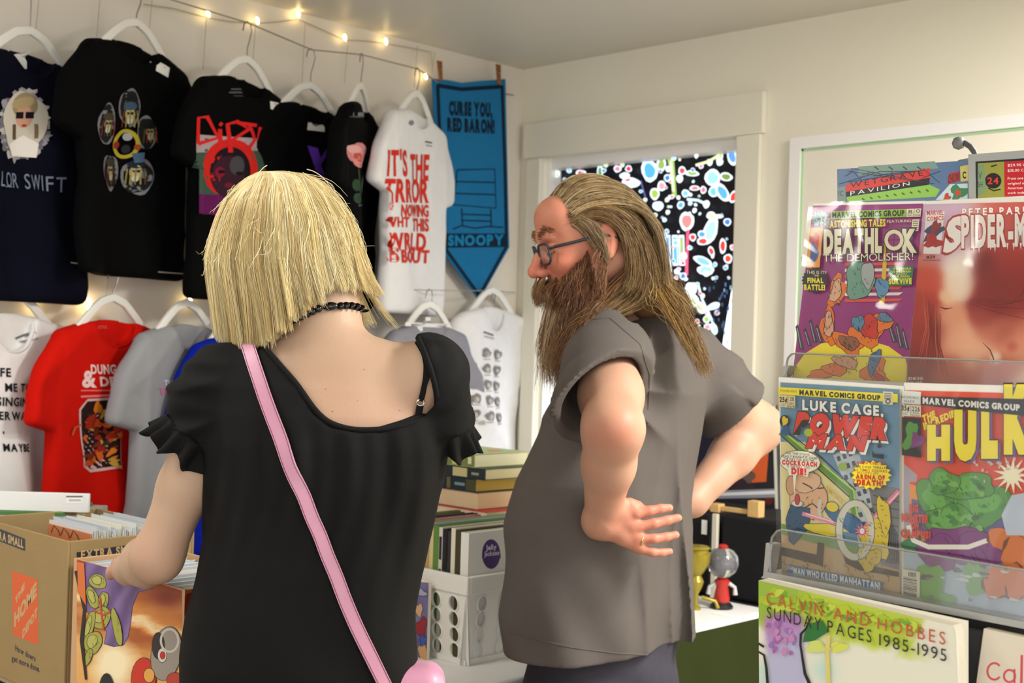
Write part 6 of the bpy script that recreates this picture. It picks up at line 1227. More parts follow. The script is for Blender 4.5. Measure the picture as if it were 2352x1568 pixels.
# eyes are lowered: lashes and brows as short strands later
# glasses
FRM = mat('dark_spectacle_frame', S(38, 44, 52), .3, .5); LNS = custom_clear('spectacle_lens', .03, (.97, .97, .98, 1), .10)
gl = MB()
def lensloop(s_, k=1.0):
    P = []
    for i in range(20):
        t = 2*math.pi*i/20; cx, sx = math.cos(t), math.sin(t); q = (abs(cx)**4+abs(sx)**4)**-.25
        P.append(hd_(.1060-.012*abs(cx*q*.5*k+.35)**2, s_*(.034+.0245*cx*q*k), -.006+.0195*sx*q*k))
    return P
for s_ in (1, -1): gl.tube(lensloop(s_), .0025, 8, closed=True)
gl.tube([hd_(.106, .0105, .001), hd_(.111, 0, .005), hd_(.106, -.0105, .001)], .0018, 8)
for s_ in (1, -1): gl.tube([hd_(.094, .0585*s_, .003), hd_(.088, .068*s_, .004), hd_(.05, .076*s_, .005), hd_(-.005, .082*s_, .008), hd_(-.03, .083*s_, -.004)], [.003, .0034, .0032, .003, .0024], 8)
gobj = gl.build('spectacles', FRM, man, smooth=60)
lm = MB()
for s_ in (1, -1): P = lensloop(s_, .97); lm.add(P, [tuple(range(20))])
lens = lm.build('lenses', LNS, man, smooth=0, recalc=False); lens.parent = gobj; lens.location = (0, 0, 0)
# ring on the ring finger
r0, r1 = Wp((1474, 1239, 2.401)), Wp((1480, 1240, 2.401)); ax = (r1-r0)/np.linalg.norm(r1-r0); u_ = np.cross(ax, UPv); u_ /= np.linalg.norm(u_); v_ = np.cross(ax, u_)
MB().tube([r0+u_*.0108*math.cos(t)+v_*.0108*math.sin(t) for t in np.linspace(0, 2*math.pi, 20, endpoint=False)], .0016, 6, closed=True).build('ring', mat('gold_metal', S(210, 180, 120), .25, .5, .9), man, smooth=60)
# ---- t-shirt
hem_l = E_l*.60+S_l*.40-_rt*.012; dl = (E_l-S_l)/np.linalg.norm(E_l-S_l); nl = dl+_rt*.75-UPv*.0; nl /= np.linalg.norm(nl)
hem_r = E_r*.64+S_r*.36; dr = (E_r-S_r)/np.linalg.norm(E_r-S_r); nr = dr
zhem = float(W(1440, 1514, 2.475)[2]); nkd = (NK1-NK0)/np.linalg.norm(NK1-NK0); COLL = NK0+nkd*.036
f32 = lambda v: np.asarray(v, np.float32)
def ridge(x): return 1-2*np.abs(np.sin(x))**.75
def m_shirt(p):
    d = secs(p, mrows, 2.2)
    # drape: folds down the back, slack across the belly, pulls from the armpit
    q = p-f32(NK0); l_ = q@f32(_rt); z = p[:, 2]; dn = np.clip((NK0[2]-.16-z)/.35, 0, 1); back = np.clip((l_+.03)/.14, 0, 1)
    d = d-.020*dn*back*ridge(l_*31+.8*np.sin(z*6)+.4)-.006*dn*back*ridge(l_*57+1.1*np.sin(z*8)+1.7)-.004*dn*(1-back)*np.sin(l_*20-z*34)-.004*np.clip((zhem+.25-z)/.2, 0, 1)*np.sin(l_*50+z*24+1.2)
    tz = np.linalg.norm(q-f32(S_l-NK0-UPv*.07), axis=1); an0 = np.arctan2(z-S_l[2]+.07, l_-(S_l-NK0)@_rt); d = d-.008*np.exp(-((tz-.10)/.06)**2)*ridge(an0*5+.5)
    sl = None
    for s0, hm, dd, nn, r0_, r1_, ph in ((S_l, hem_l, dl, nl, .084, .100, 0), (S_r, hem_r, dr, nr, .080, .086, 2)):
        a = cap(p, s0, hm+dd*.10, r0_, r1_+.006)
        rel = p-f32(s0); t = rel@f32(dd); rad = rel-t[:, None]*f32(dd)
        an = np.arctan2(rad@f32(UPv), rad@f32(AYh)); a = a-.005*np.sin(an*3+t*30+ph)*np.clip(t/.1, 0, 1)-.004*ridge(t*26+an*1.3+ph)*np.clip(t/.08, 0, 1)-.003*np.sin(t*70+an*2)*np.clip(1-t/.16, 0, 1)
        a = smax(a, (p-f32(hm))@f32(nn), .003)                     # cut square at the hem
        sl = a if sl is None else np.minimum(sl, a)
    d = smin(d, sl, .035)
    d = smin(d, cap(p, NK0-UPv*.035, S_l+UPv*.008, .066, .054), .04); d = smin(d, cap(p, NK0-UPv*.035, S_r+UPv*.012, .062, .052), .04)
    d = smin(d, cap(p, NK0-UPv*.05, COLL+nkd*.03, .080, .072), .035)
    # sleeve openings are hollow
    for s0, hm, dd, nn, r_ in ((S_l, hem_l, dl, nl, .088), (S_r, hem_r, dr, nr, .078)): d = smax(d, -cap(p, hm-dd*.03, hm+dd*.16, r_-.013, r_+.002), .002)
    d = smax(d, zhem+.010*np.sin(l_*9+.6)-z, .003)                     # hem
    d = smax(d, np.where(np.linalg.norm(p-f32(COLL), axis=1) < .16, (p-f32(COLL))@f32(nkd), -1.), .003)          # collar edge
    d = smax(d, -cap(p, COLL-nkd*.03, COLL+nkd*.2, .064, .068), .002)
    return d
rows_p = np.array([[r_[1], r_[2]] for r_ in mrows]); ext = np.array([hem_l+dl*.1, hem_r+dr*.1, S_l, S_r])
lo = np.array([min(rows_p[:, 0].min()-.25, ext[:, 0].min()-.1), min(rows_p[:, 1].min()-.25, ext[:, 1].min()-.1), zhem-.03]); hi = np.array([max(rows_p[:, 0].max()+.25, ext[:, 0].max()+.1), max(rows_p[:, 1].max()+.25, ext[:, 1].max()+.1), NK0[2]+.14])
V, F = surfnet(m_shirt, lo, hi, .0042)
GREYT = mat('grey_tshirt_cloth', S(91, 85, 82), .92, .12, noise=.05, nscale=25, bump=.3, bscale=900)
sh_o, V, F = mesh_np('t_shirt', V, F, GREYT, man)
sbv = bvh(V, F)
def ontosurf(bv, P, off=.001):
    out = []
    for p in P:
        l_, n, i, d_ = bv.find_nearest(Vector(p)); out.append(np.array(l_)+np.array(n)*off)
    return np.array(out)
def seam(name, px, dep, r_, m_, parent, bv, n=40):
    px = np.array(px, float); t = np.linspace(0, len(px)-1, n); P = np.stack([np.interp(t, range(len(px)), px[:, k]) for k in (0, 1)], 1); Q = []
    for x, y in P:
        d_ = ray(x, y); h = bv.ray_cast(Vector(CAM), Vector(d_/np.linalg.norm(d_)), 8)
        if h[0] is not None: Q.append(np.array(h[0]))
    if len(Q) > 3:
        k = [0]
        for i in range(1, len(Q)):
            if np.linalg.norm(Q[i]-Q[k[-1]]) < .06: k.append(i)
        Q = [Q[i] for i in k]; MB().tube(Q, r_, 6).build(name, m_, parent, smooth=60)
seam('hem_seam', [(1166, 1448), (1240, 1470), (1320, 1488), (1420, 1500), (1500, 1504), (1560, 1484), (1606, 1436)], 2.5, .0016, GREYT, sh_o, sbv)
seam('shoulder_seam', [(1340, 735), (1400, 730), (1470, 790), (1492, 860), (1488, 940)], 2.5, .0014, GREYT, sh_o, sbv)
# ---- jeans, belt line and shoes
JEAN = mat('dark_jeans', S(60, 58, 68), .85, .15, noise=.12, nscale=40, bump=.4, bscale=700)
hipc = np.array([np.interp(zhem, [r_[0] for r_ in mrows], [r_[i] for r_ in mrows]) for i in (1, 2)])
su = np.array([math.cos(MY), math.sin(MY), 0])
def hz_(s_, f_, z): return np.array([hipc[0], hipc[1], z])+su*s_+np.array([-math.sin(MY), math.cos(MY), 0])*f_
def m_jeans(p):
    d = secs(p, [(zhem-.20, hipc[0], hipc[1], .168, .130, MY), (zhem-.06, hipc[0], hipc[1], .172, .136, MY), (zhem+.05, hipc[0], hipc[1], .166, .132, MY)], 2.2)
    for s_ in (-1, 1):
        d = smin(d, chain(p, [hz_(.085*s_, 0, zhem-.12), hz_(.10*s_, .02, .50), hz_(.11*s_, -.02, .07)], [.098, .072, .058], .03), .03)
    l_ = p@_rt.astype(np.float32); return d-.003*np.sin(l_*40+p[:, 2]*60)
V, F = surfnet(m_jeans, (hipc[0]-.32, hipc[1]-.32, .02), (hipc[0]+.32, hipc[1]+.32, zhem+.07), .008)
V[:, 2] = np.minimum(V[:, 2], zhem+.045)
je, V, F = mesh_np('jeans', V, F, JEAN, man); jbv = bvh(V, F)
seam('pocket_seam', [(1184, 1500), (1206, 1520), (1260, 1524), (1290, 1516)], 2.5, .002, JEAN, je, jbv); seam('pocket_seam', [(1560, 1500), (1566, 1530), (1600, 1500)], 2.5, .002, JEAN, je, jbv)
for s_ in (-1, 1):
    f0 = hz_(.11*s_, -.03, .0); df = np.array([-math.sin(MY), math.cos(MY), 0]); 
    def shoe(p): return np.maximum(smin(smin(cap(p, f0+UPv*.05, f0+df*.15+UPv*.032, .045, .038), cap(p, f0+UPv*.10, f0+UPv*.05, .046, .05), .03), cap(p, f0+UPv*.012-df*.02, f0+df*.16+UPv*.012, .045, .042), .015), -p[:, 2]+.002)
    V, F = surfnet(shoe, f0-np.array([.28, .28, 0]), f0+np.array([.28, .28, .2]), .007); mesh_np('shoe', V, F, mat('dark_leather', S(40, 36, 34), .5), man)
# ---- hair: strands from the scalp, swept back and down, and a long beard
rs = np.random.RandomState(5)
def interp_guides(G, u, k):
    """G: list of guide polylines ordered across the lock; u in 0..1 picks between them"""
    G = [np.array(g, float) for g in G]; m = len(G)-1; x = u*m; i = min(int(x), m-1) if m else 0; f_ = x-i if m else 0
    def res(g):
        L = np.concatenate([[0], np.cumsum(np.linalg.norm(np.diff(g, axis=0), axis=1))]); t = np.linspace(0, L[-1], k)
        o = np.stack([np.interp(t, L, g[:, c]) for c in range(g.shape[1])], 1)
        for _ in range(2): o[1:-1] = (o[:-2]+2*o[1:-1]+o[2:])/4
        return o
    return res(G[i])*(1-f_)+res(G[i+1])*f_ if m else res(G[0])
def lock(G, n, k, jit, wav, lift=.0, short=.25):
    out = []
    for _ in range(n):
        g = interp_guides(G, rs.rand(), k); L = 1-short*rs.rand()**2; t = np.linspace(.05*rs.rand()**2, L, k)*(k-1)
        g = np.stack([np.interp(t, range(k), g[:, c]) for c in range(3)], 1)
        j = rs.randn(3)*jit; ph = rs.rand(3)*6; fr = rs.uniform(1.2, 3.2)
        s_ = np.linspace(0, 1, k)[:, None]; g = g+j*(.35+.65*s_)+wav*np.sin(s_*fr*3.1+ph)*s_**.7; out.append(g)
    return out
def G3(pts): return [W(*q) for q in pts]
LB = [S(150, 122, 84), S(112, 86, 56), S(176, 150, 108), S(92, 68, 44), S(134, 104, 66)]
St, Cc = [], []
def addl(L, pal, w=None):
    for s_ in L: St.append(s_); c = np.array(pal[rs.randint(len(pal))][:3])*rs.uniform(.75, 1.2); Cc.append(c)
# top of the head: from the front hairline back over the crown and down behind the ear
def hs(f_, s_, u_): return hd_(f_, s_, u_)
cap_g = []
for s0 in np.linspace(-.075, .078, 9):
    k_ = s0/.08; top = math.sqrt(max(0, 1-k_*k_))
    g = [hs(.062-.02*abs(k_), s0*.9, .040+.056*top), hs(.025, s0*1.0, .046+.084*top), hs(-.03, s0*1.04, .044+.086*top), hs(-.085, s0*1.02, .034+.058*top), hs(-.117, s0, .0+.02*top), hs(-.122, s0*.95, -.06), hs(-.118, s0*.9, -.11)]
    cap_g.append(g)
addl(lock(cap_g, 1900, 16, .0035, .004), [S(176, 152, 112), S(146, 120, 80), S(198, 176, 136), S(122, 96, 62), S(158, 132, 92)])
near = [[hs(.050, .058, .060), hs(.0, .076, .075), hs(-.05, .082, .03), hs(-.058, .084, -.03), hs(-.05, .078, -.10), W(1420, 690, 2.50), W(1330, 740, 2.47)],
        [hs(.046, .066, .040), hs(.0, .083, .052), hs(-.044, .088, .01), hs(-.046, .088, -.04), hs(-.035, .08, -.10), W(1390, 700, 2.47), W(1312, 760, 2.46)],
        [hs(.040, .066, .060), hs(-.01, .080, .070), hs(-.07, .078, .02), hs(-.085, .072, -.05), hs(-.075, .07, -.12), W(1440, 700, 2.51), W(1350, 740, 2.46)],
        [hs(.03, .06, .085), hs(-.02, .075, .08), hs(-.09, .066, .02), hs(-.105, .06, -.06), hs(-.10, .055, -.13), W(1470, 690, 2.54), W(1400, 716, 2.49)]]
addl(lock(near, 1300, 18, .005, .006), [S(140, 110, 66), S(112, 84, 50), S(160, 132, 88), S(92, 68, 42)])
front = [[hs(-.05, .078, -.06), W(1388, 680, 2.48), W(1332, 750, 2.46), W(1296, 800, 2.46), W(1276, 846, 2.46)], [hs(-.06, .075, -.06), W(1400, 690, 2.48), W(1340, 742, 2.45), W(1312, 790, 2.45), W(1290, 850, 2.46)], [hs(-.04, .07, -.08), W(1365, 690, 2.48), W(1316, 760, 2.47), W(1288, 806, 2.48), W(1268, 836, 2.48)]]
addl(lock(front, 700, 18, .008, .008, short=.3), [S(124, 84, 46), S(104, 68, 38), S(146, 104, 62), S(88, 58, 34)])
backl = [[hs(-.115, .03, -.03), W(1505, 640, 2.53), W(1548, 706, 2.50), W(1590, 780, 2.47), W(1618, 850, 2.46)], [hs(-.12, .01, -.04), W(1520, 640, 2.56), W(1566, 716, 2.53), W(1604, 790, 2.51), W(1628, 868, 2.5)], [hs(-.118, .05, -.04), W(1490, 650, 2.52), W(1530, 710, 2.49), W(1576, 790, 2.46), W(1606, 838, 2.45)]]
addl(lock(backl, 620, 18, .006, .006, short=.45), [S(150, 116, 62), S(124, 92, 50), S(170, 136, 80), S(108, 80, 46)])
side = [[hs(.045, .064, .050), hs(.022, .080, .030), hs(.010, .084, .0), hs(.004, .085, -.030), hs(.0, .084, -.055)], [hs(.030, .072, .055), hs(.008, .084, .034), hs(-.004, .088, .012), hs(-.004, .090, -.012), hs(-.004, .089, -.03)], [hs(.054, .058, .044), hs(.034, .073, .022), hs(.022, .080, -.004), hs(.014, .083, -.028), hs(.01, .083, -.05)]]
addl(lock(side, 230, 18, .003, .003, short=.3), [S(150, 126, 92), S(170, 148, 114), S(126, 96, 64)])
fill = [[hs(-.11, s_, -.01), hs(-.118, s_*.9, -.07), W(1500+20*j, 660, 2.55+.012*j), W(1520+26*j, 720, 2.53+.01*j)] for j, s_ in enumerate((.07, .04, .0, -.05))]
addl(lock(fill, 700, 12, .006, .006), [S(134, 104, 62), S(110, 84, 50), S(150, 122, 76)])
fly = [[hs(-.10, .03, .0), W(1520, 640, 2.55), W(1570, 700, 2.55), W(1620, 760, 2.58)], [hs(-.1, .06, -.03), W(1480, 680, 2.48), W(1500, 700, 2.44), W(1520, 716, 2.44)]]
addl(lock(fly, 50, 16, .012, .014, short=.5), [S(160, 130, 80), S(180, 150, 100)])
BC = [S(164, 128, 90), S(190, 162, 126), S(134, 94, 62), S(206, 184, 150), S(120, 84, 56)]
# beard: from sideburn, cheeks, lip and chin, hanging
bodybv = bvh(mbV, mbF)
NB_ = len(St)
for (n, base, tipv, pal) in ((1500, 'cheek', None, [S(134, 88, 58), S(116, 76, 52), S(160, 116, 80), S(96, 64, 44)]), (1300, 'chin', None, BC), (700, 'lip', None, [S(140, 100, 64), S(168, 130, 92), S(116, 80, 52)])):
    for i in range(n):
        if base == 'cheek':
            t = rs.rand(); s_ = 1 if rs.rand() < .75 else -1; q = rs.rand()
            p0 = hd_(.002+.098*t, s_*(.085-.046*t*t), -.004-.062*t-q*(.075-.030*t)); dv = Uh*-(.022+.05*rs.rand())*(.5+.5*q)+Fh*(.010+.012*rs.rand())+Sh_*s_*.010
        elif base == 'chin':
            t = rs.uniform(-1, 1); q = rs.rand(); p0 = hd_(.100-.028*abs(t)-.03*q*q, .046*t, -.080-.030*q); dv = -UPv*(.075+.075*rs.rand())*(1-.40*abs(t))+Fh*(.0)+D(.01, 0, 0)*rs.randn()
            dv = dv+(W(1292, 780, 2.50)-p0)*.36
        else:
            t = rs.uniform(-1, 1); p0 = hd_(.112-.016*abs(t), .036*t, -.054-.008*rs.rand()); dv = Uh*-(.024+.020*rs.rand())+Sh_*t*.018+Fh*.010
        hit = bodybv.find_nearest(Vector(p0)); p0 = np.array(hit[0])-np.array(hit[1])*.001; nrm = np.array(hit[1])
        s1 = np.linspace(0, 1, 9)[:, None]; g = p0+dv*s1+nrm*.010*np.sin(s1*1.6)+Fh*.010*np.sin(s1*2.2)*(base != 'cheek')+rs.randn(3)*.003*s1+.0035*np.sin(s1*rs.uniform(3, 7)+rs.rand(3)*6)*s1
        g = np.stack([np.interp(np.linspace(0, 8, 18), range(9), g[:, c]) for c in range(3)], 1)
        St.append(g); Cc.append(np.array(pal[rs.randint(len(pal))][:3])*rs.uniform(.8, 1.15))
for s_ in (1, -1):                                                        # lowered lashes
    for i in range(40):
        t = rs.rand(); p0 = hd_(.0935-.010*t*t, s_*(.020+.026*t), -.003-.004*math.sin(t*3.14)); hq = bodybv.find_nearest(Vector(p0)); p0 = np.array(hq[0]); n0 = np.array(hq[1]); St.append(np.array([p0+(n0*.004-Uh*.005)*q for q in np.linspace(0, 1, 18)])); Cc.append(np.array(S(70, 48, 36)[:3]))
for s_ in (1, -1):                                                        # eyebrows
    for i in range(110):
        t = rs.rand(); p0 = hd_(.0965-.016*t*t, s_*(.012+.040*t), .028+.010*math.sin(t*2.6)+.004*rs.randn()); hq = bodybv.find_nearest(Vector(p0)); p0 = np.array(hq[0]); n0 = np.array(hq[1]); g = np.array([p0+(Sh_*s_*.012+n0*.003-Fh*.004*t)*q+n0*.0035*math.sin(q*2.6) for q in np.linspace(0, 1, 18)]); St.append(g); Cc.append(np.array(S(150, 110, 76)[:3]))
St2 = []; 
for g in St: St2.append(g if len(g) == 18 else np.stack([np.interp(np.linspace(0, len(g)-1, 18), range(len(g)), g[:, c]) for c in range(3)], 1))
nh = len(St2)
hair_idx = NB_
strands('hair', St2[:hair_idx], rs.uniform(.0006, .0013, hair_idx), HAIRM, man, Cc[:hair_idx])
strands('beard', St2[hair_idx:], rs.uniform(.0005, .0010, nh-hair_idx), HAIRM, man, Cc[hair_idx:])
# solid under-hair so that the scalp and neck do not shine through
def m_under(p):
    d = ell(p, hd_(-.026, 0, .030), (.094, .076, .086), HM)
    d = smax(d, -(((p-hd_(.030, 0, .056).astype(np.float32))@(-Fh*.9+Uh*.42).astype(np.float32))), .01)
    d = smax(d, -ell(p, hd_(.0, .085, -.012), (.034, .03, .036), HM), .01); d = smax(d, -ell(p, hd_(.0, -.085, -.012), (.034, .03, .036), HM), .01)
    d = smin(d, cap(p, hd_(-.075, .0, -.03), W(1490, 690, 2.56), .055, .04), .03)
    return d
V, F = surfnet(m_under, H-.26, H+.18, .006); mesh_np('under_hair', V, F, mat('brown_hair_base', S(104, 78, 48), .8, .1), man)
def m_bbase(p):
    d = ell(p, hd_(.050, 0, -.098), (.046, .050, .040), HM); d = smin(d, cap(p, hd_(.050, 0, -.112), W(1294, 765, 2.51), .032, .014), .03)
    return smax(d, -ell(p, hd_(.10, 0, -.072), (.02, .03, .012), HM), .01)
V, F = surfnet(m_bbase, H-.32, H+.1, .006); mesh_np('beard_base', V, F, mat('brown_beard_base', S(112, 80, 54), .8, .1), man)
# ================================================================ the blonde woman in black, seen from behind
WY = YAW+R(4)
DW = 2.02
wrows = sorted([secrow(1600, 416, 960, DW, .150, WY), secrow(1500, 420, 956, DW, .150, WY), secrow(1400, 438, 955, DW, .143, WY), secrow(1320, 458, 966, DW, .135, WY), secrow(1240, 474, 984, DW, .128, WY), secrow(1170, 478, 1004, DW, .125, WY), secrow(1100, 476, 1022, DW, .125, WY), secrow(1020, 470, 1030, DW, .122, WY), secrow(950, 480, 1020, DW, .112, WY), secrow(890, 500, 1000, DW, .096, WY), secrow(840, 550, 965, DW, .074, WY), secrow(795, 610, 910, DW, .05, WY)])
wS_l, wS_r = W(520, 880, DW), W(985, 860, DW)
wE_l, wW_l = W(362, 1278, 1.99), W(300, 1306, 2.155)
wE_r, wW_r = W(950, 1120, 2.17), W(800, 1230, 2.34)
wN0, wN1 = W(750, 775, DW+.01), W(735, 640, DW+.04)
wH = W(662, 560, DW+.06)
whead_f = D(-.35, .82, -.45); whead_f /= np.linalg.norm(whead_f); whs = np.cross(whead_f, UPv); whs /= np.linalg.norm(whs); whu = np.cross(whs, whead_f)
WM = np.stack([whead_f, whs, whu], 1)
def wh(f_, s_, u_): return wH+whead_f*f_+whs*s_+whu*u_
# hand on the box: thumb to the viewer's left, fingers over the comics
hb = [W(300, 1302, 2.15), W(276, 1300, 2.20)]
FG = [[W(282, 1300, 2.17), W(272, 1290, 2.215), W(266, 1296, 2.245), W(264, 1310, 2.26)], [W(292, 1300, 2.18), W(288, 1288, 2.225), W(284, 1295, 2.255), W(283, 1309, 2.27)], [W(302, 1302, 2.18), W(304, 1290, 2.225), W(303, 1297, 2.255), W(303, 1310, 2.268)], [W(311, 1306, 2.17), W(318, 1297, 2.21), W(320, 1304, 2.235), W(320, 1315, 2.245)]]
TH_ = [W(300, 1312, 2.15), W(276, 1306, 2.16), W(258, 1312, 2.175), W(252, 1322, 2.185)]
def w_body(p):
    d = secs(p, [(r_[0], r_[1], r_[2], r_[3]-.016, r_[4]-.014, r_[5]) for r_ in wrows], 2.3)
    d = smin(d, cap(p, wN0-UPv*.03, wN1, .062, .060), .05)
    d = smin(d, cap(p, wN0-UPv*.060, wS_l, .048, .046), .04); d = smin(d, cap(p, wN0-UPv*.060, wS_r, .048, .046), .04)
    # shoulder blades and spine
    d = smax(d, -cap(p, W(785, 840, DW-.150), W(785, 1010, DW-.170), .03, .03), .06)
    for (s0, e, w0) in ((wS_l, wE_l, wW_l), (wS_r, wE_r, wW_r)):
        m1 = s0*.4+e*.6; a = smin(cap(p, s0, m1, .050, .040), cap(p, m1, e, .040, .036), .02); m2 = e*.6+w0*.4
        f_ = smin(cap(p, e, m2, .036, .037), cap(p, m2, w0, .037, .026), .02); d = smin(d, smin(a, f_, .025), .03)
    h = cap(p, wW_l, FG[1][0], .026, .020); h = smin(h, cap(p, FG[0][0], FG[3][0], .014, .013), .012); h = smin(h, cap(p, wW_l, FG[3][0], .022, .014), .012)
    for f_ in FG: h = smin(h, chain(p, f_, [.0105, .0095, .0085, .007], .004), .005)
    h = smin(h, chain(p, TH_, [.017, .0135, .0105, .008], .005), .008)
    d = smin(d, h, .012)
    for i in range(4): d = smin(d, chain(p, [wW_r, wW_r+D(-.06, .05, .01-.015*i), wW_r+D(-.10, .08, -.0-.02*i)], [.02, .010, .008], .006), .008)
    # head, mostly under the hair
    d = smin(d, ell(p, wh(-.005, 0, .012), (.088, .070, .080), WM), .02); d = smin(d, ell(p, wh(.045, 0, -.035), (.055, .058, .085), WM), .03)
    d = smin(d, chain(p, [wh(.096, 0, .0), wh(.116, 0, -.035)], [.007, .011], .01), .01)
    d = smin(d, ell(p, wh(.07, 0, -.095), (.022, .022, .018), WM), .02)
    for s_ in (1, -1): d = smin(d, ell(p, wh(-.01, .077*s_, -.01), (.018, .009, .028), WM), .006); d = smax(d, -ell(p, wh(.098, .03*s_, -.002), (.014, .016, .010), WM), .01); d = smin(d, ell(p, wh(.080, .03*s_, -.002), (.012, .013, .011), WM), .003)
    return d
wroot = np.array([wrows[0][1], wrows[0][2], 0.])
wom = thing('person', wroot, 'woman with blonde bob in a black dress seen from behind, reaching into a comic box', 'person')
pts = np.array([wE_l, wW_l, wS_l, wS_r, wE_r, wW_r, wH+UPv*.14, FG[1][3], TH_[3], wh(.13, 0, -.1), W(960, 1300, DW)])
V, F = surfnet(w_body, np.concatenate([pts.min(0)[:2]-.16, [wrows[0][0]-.02]]), pts.max(0)+.13, .0042)
def w_col(V):
    b = lerpc(S(190, 160, 136), S(182, 150, 126), np.clip(vnoise(V, 24)*.5+.5, 0, 1))
    for c, r_, k in ((W(1000, 940, 1.92), .05, .3), (W(790, 1000, 1.9), .08, .15), (wE_l, .05, .25), (TH_[3], .05, .4)):
        t = blot(V, c, r_)*k; b = b*(1-t[:, None])+np.array(S(206, 130, 110)[:3])*t[:, None]
    return b
wb_o, wV, wF = mesh_np('body', V, F, SKIN, wom, col=w_col); wbv = bvh(wV, wF)
def hitpx(bv, x, y):
    d_ = ray(x, y); d_ = d_/np.linalg.norm(d_); h = bv.ray_cast(Vector(CAM), Vector(d_), 6); return (np.array(h[0]), np.array(h[1])) if h[0] is not None else (None, None)
# moles
a_ = MB()
for x, y, r_ in ((764, 944, .0016), (918, 942, .0016), (748, 893, .0012), (836, 848, .0012), (822, 920, .0010)):
    q, n = hitpx(wbv, x, y)
    if q is not None: a_.lathe([(r_, 0), (r_*.7, .0006)], tuple(q-n*.0002), 8)
mo = a_.build('moles', mat('skin_mark', S(150, 80, 60), .6), wom); mo['kind'] = 'stuff'
# ---- dress: torso, gathered puff sleeves with a ruffle, wide scooped back
NECK = [(560, 700), (598, 792), (640, 835), (690, 895), (725, 950), (760, 976), (810, 990), (870, 989), (930, 978), (975, 958), (998, 934), (1000, 900), (992, 860), (975, 810), (950, 768), (946, 700)]
npoly = np.array(NECK, float)
def polysd(P, poly):
    n = len(poly); d = np.full(len(P), 1e9); ins = np.zeros(len(P), bool)
    for i in range(n):
        a, b = poly[i], poly[(i+1) % n]; e = b-a; w_ = P-a; t = np.clip((w_@e)/(e@e), 0, 1); q = w_-t[:, None]*e; d = np.minimum(d, (q**2).sum(1))
        c1_ = (a[1] <= P[:, 1]) & (b[1] > P[:, 1]); c2_ = (a[1] > P[:, 1]) & (b[1] <= P[:, 1]); cr = e[0]*w_[:, 1]-e[1]*w_[:, 0]; ins ^= (c1_ & (cr > 0)) | (c2_ & (cr < 0))
    return np.where(ins, -1, 1)*np.sqrt(d)
# the neckline as a curve on a plane across her back (level axes of her own body)
bo = W(780, 900, DW); bu = np.array([math.cos(WY), math.sin(WY), 0]); bf = np.array([-math.sin(WY), math.cos(WY), 0])
fb = onplane(bo-bf*.09, bf)
def toplane(px): P = fb(np.array(px, float), 0)-bo; return np.stack([P@bu, P@UPv], 1)
NP = toplane(NECK)
cuff_l = [W(414, 1040, 1.99), W(462, 1108, 1.97)]
al_d = (wE_l-wS_l)/np.linalg.norm(wE_l-wS_l); cuf = W(440, 1002, 2.0); ar_d = (wE_r-wS_r)/np.linalg.norm(wE_r-wS_r); cuf_r = W(1022, 985, 2.03)
def ang(p, o, dd):
    rel = p-f32(o); t = rel@f32(dd); rad = rel-t[:, None]*f32(dd); e1 = np.cross(dd, AYh); e1 /= np.linalg.norm(e1); e2 = np.cross(dd, e1)
    return t, np.arctan2(rad@f32(e1), rad@f32(e2)), np.linalg.norm(rad, axis=1)
def w_dress(p):
    d = secs(p, [(r_[0], r_[1], r_[2], r_[3], r_[4], r_[5]) for r_ in wrows], 2.3)
    l_ = (p-f32(bo))@f32(bu); z = p[:, 2]; zb = z-bo[2]
    gat = np.clip((-.02-zb)/.06, 0, 1)*np.clip((zb+.36)/.2, 0, 1)                     # gathers falling from the scooped neckline
    d = d-.0022*gat*np.sin(l_*170+3*np.sin(zb*14))-.003*gat*np.sin(l_*74+zb*9)-.0035*np.clip((-.30-zb)/.1, 0, 1)*np.sin(l_*42+zb*24+.6)*.7
    d = smin(d, cap(p, wN0-UPv*.057, wS_l, .057, .060), .04); d = smin(d, cap(p, wN0-UPv*.057, wS_r, .057, .060), .04)
    for k, (s0, cf, dd, mid, r0_, r1_) in enumerate(((wS_l, cuf, al_d, W(490, 920, DW-.005), .060, .050), (wS_r, cuf_r, ar_d, W(998, 915, DW), .050, .042))):
        a = smin(cap(p, s0+UPv*.004, mid, .060, r0_), cap(p, mid, cf, r0_, r1_), .04)
        t, an, rr = ang(p, s0, dd)
        a = a-.0060*ridge(t*42+.8*np.sin(an*2+k)+an*1.0)*np.clip((t+.02)/.05, 0, 1)-.0025*np.sin(t*170+an*3)
        # ruffle below the elastic
        L = np.dot(cf-s0, dd); tt = t-L; w1 = np.clip(tt/.055, 0, 1)
        a = smax(a, tt-.0, .006); a = smin(a, smax(np.abs(rr-r1_*.93)-.008, np.abs(tt+.002)-.010, .004), .008)
        a = smax(a, -cap(p, cf+dd*.012, cf+dd*.1, r1_-.014, r1_-.012), .003)
        d = smin(d, a, .012)
    # scooped back and neckline
    P2 = np.stack([l_, zb], 1); cut = polysd(P2, NP); front = (p-f32(bo))@f32(bf)
    d = smax(d, -np.maximum(cut, front-.10), .005)
    return d
lo = np.array([min(wS_l[0], wS_r[0], cuf[0], cuf_r[0])-.2, min(wS_l[1], wS_r[1], cuf[1], cuf_r[1])-.2, wrows[0][0]-.01]); hi = np.array([max(wS_l[0], wS_r[0], cuf[0], cuf_r[0])+.2, max(wS_l[1], wS_r[1], cuf[1], cuf_r[1])+.2, wS_l[2]+.16])
V, F = surfnet(w_dress, lo, hi, .0044)
BLACKC = mat('black_dress_cloth', S(13, 13, 14), .8, .2, noise=.08, nscale=20, bump=.3, bscale=1100)
dr_o, dV, dF = mesh_np('dress', V, F, BLACKC, wom); dbv = bvh(dV, dF)
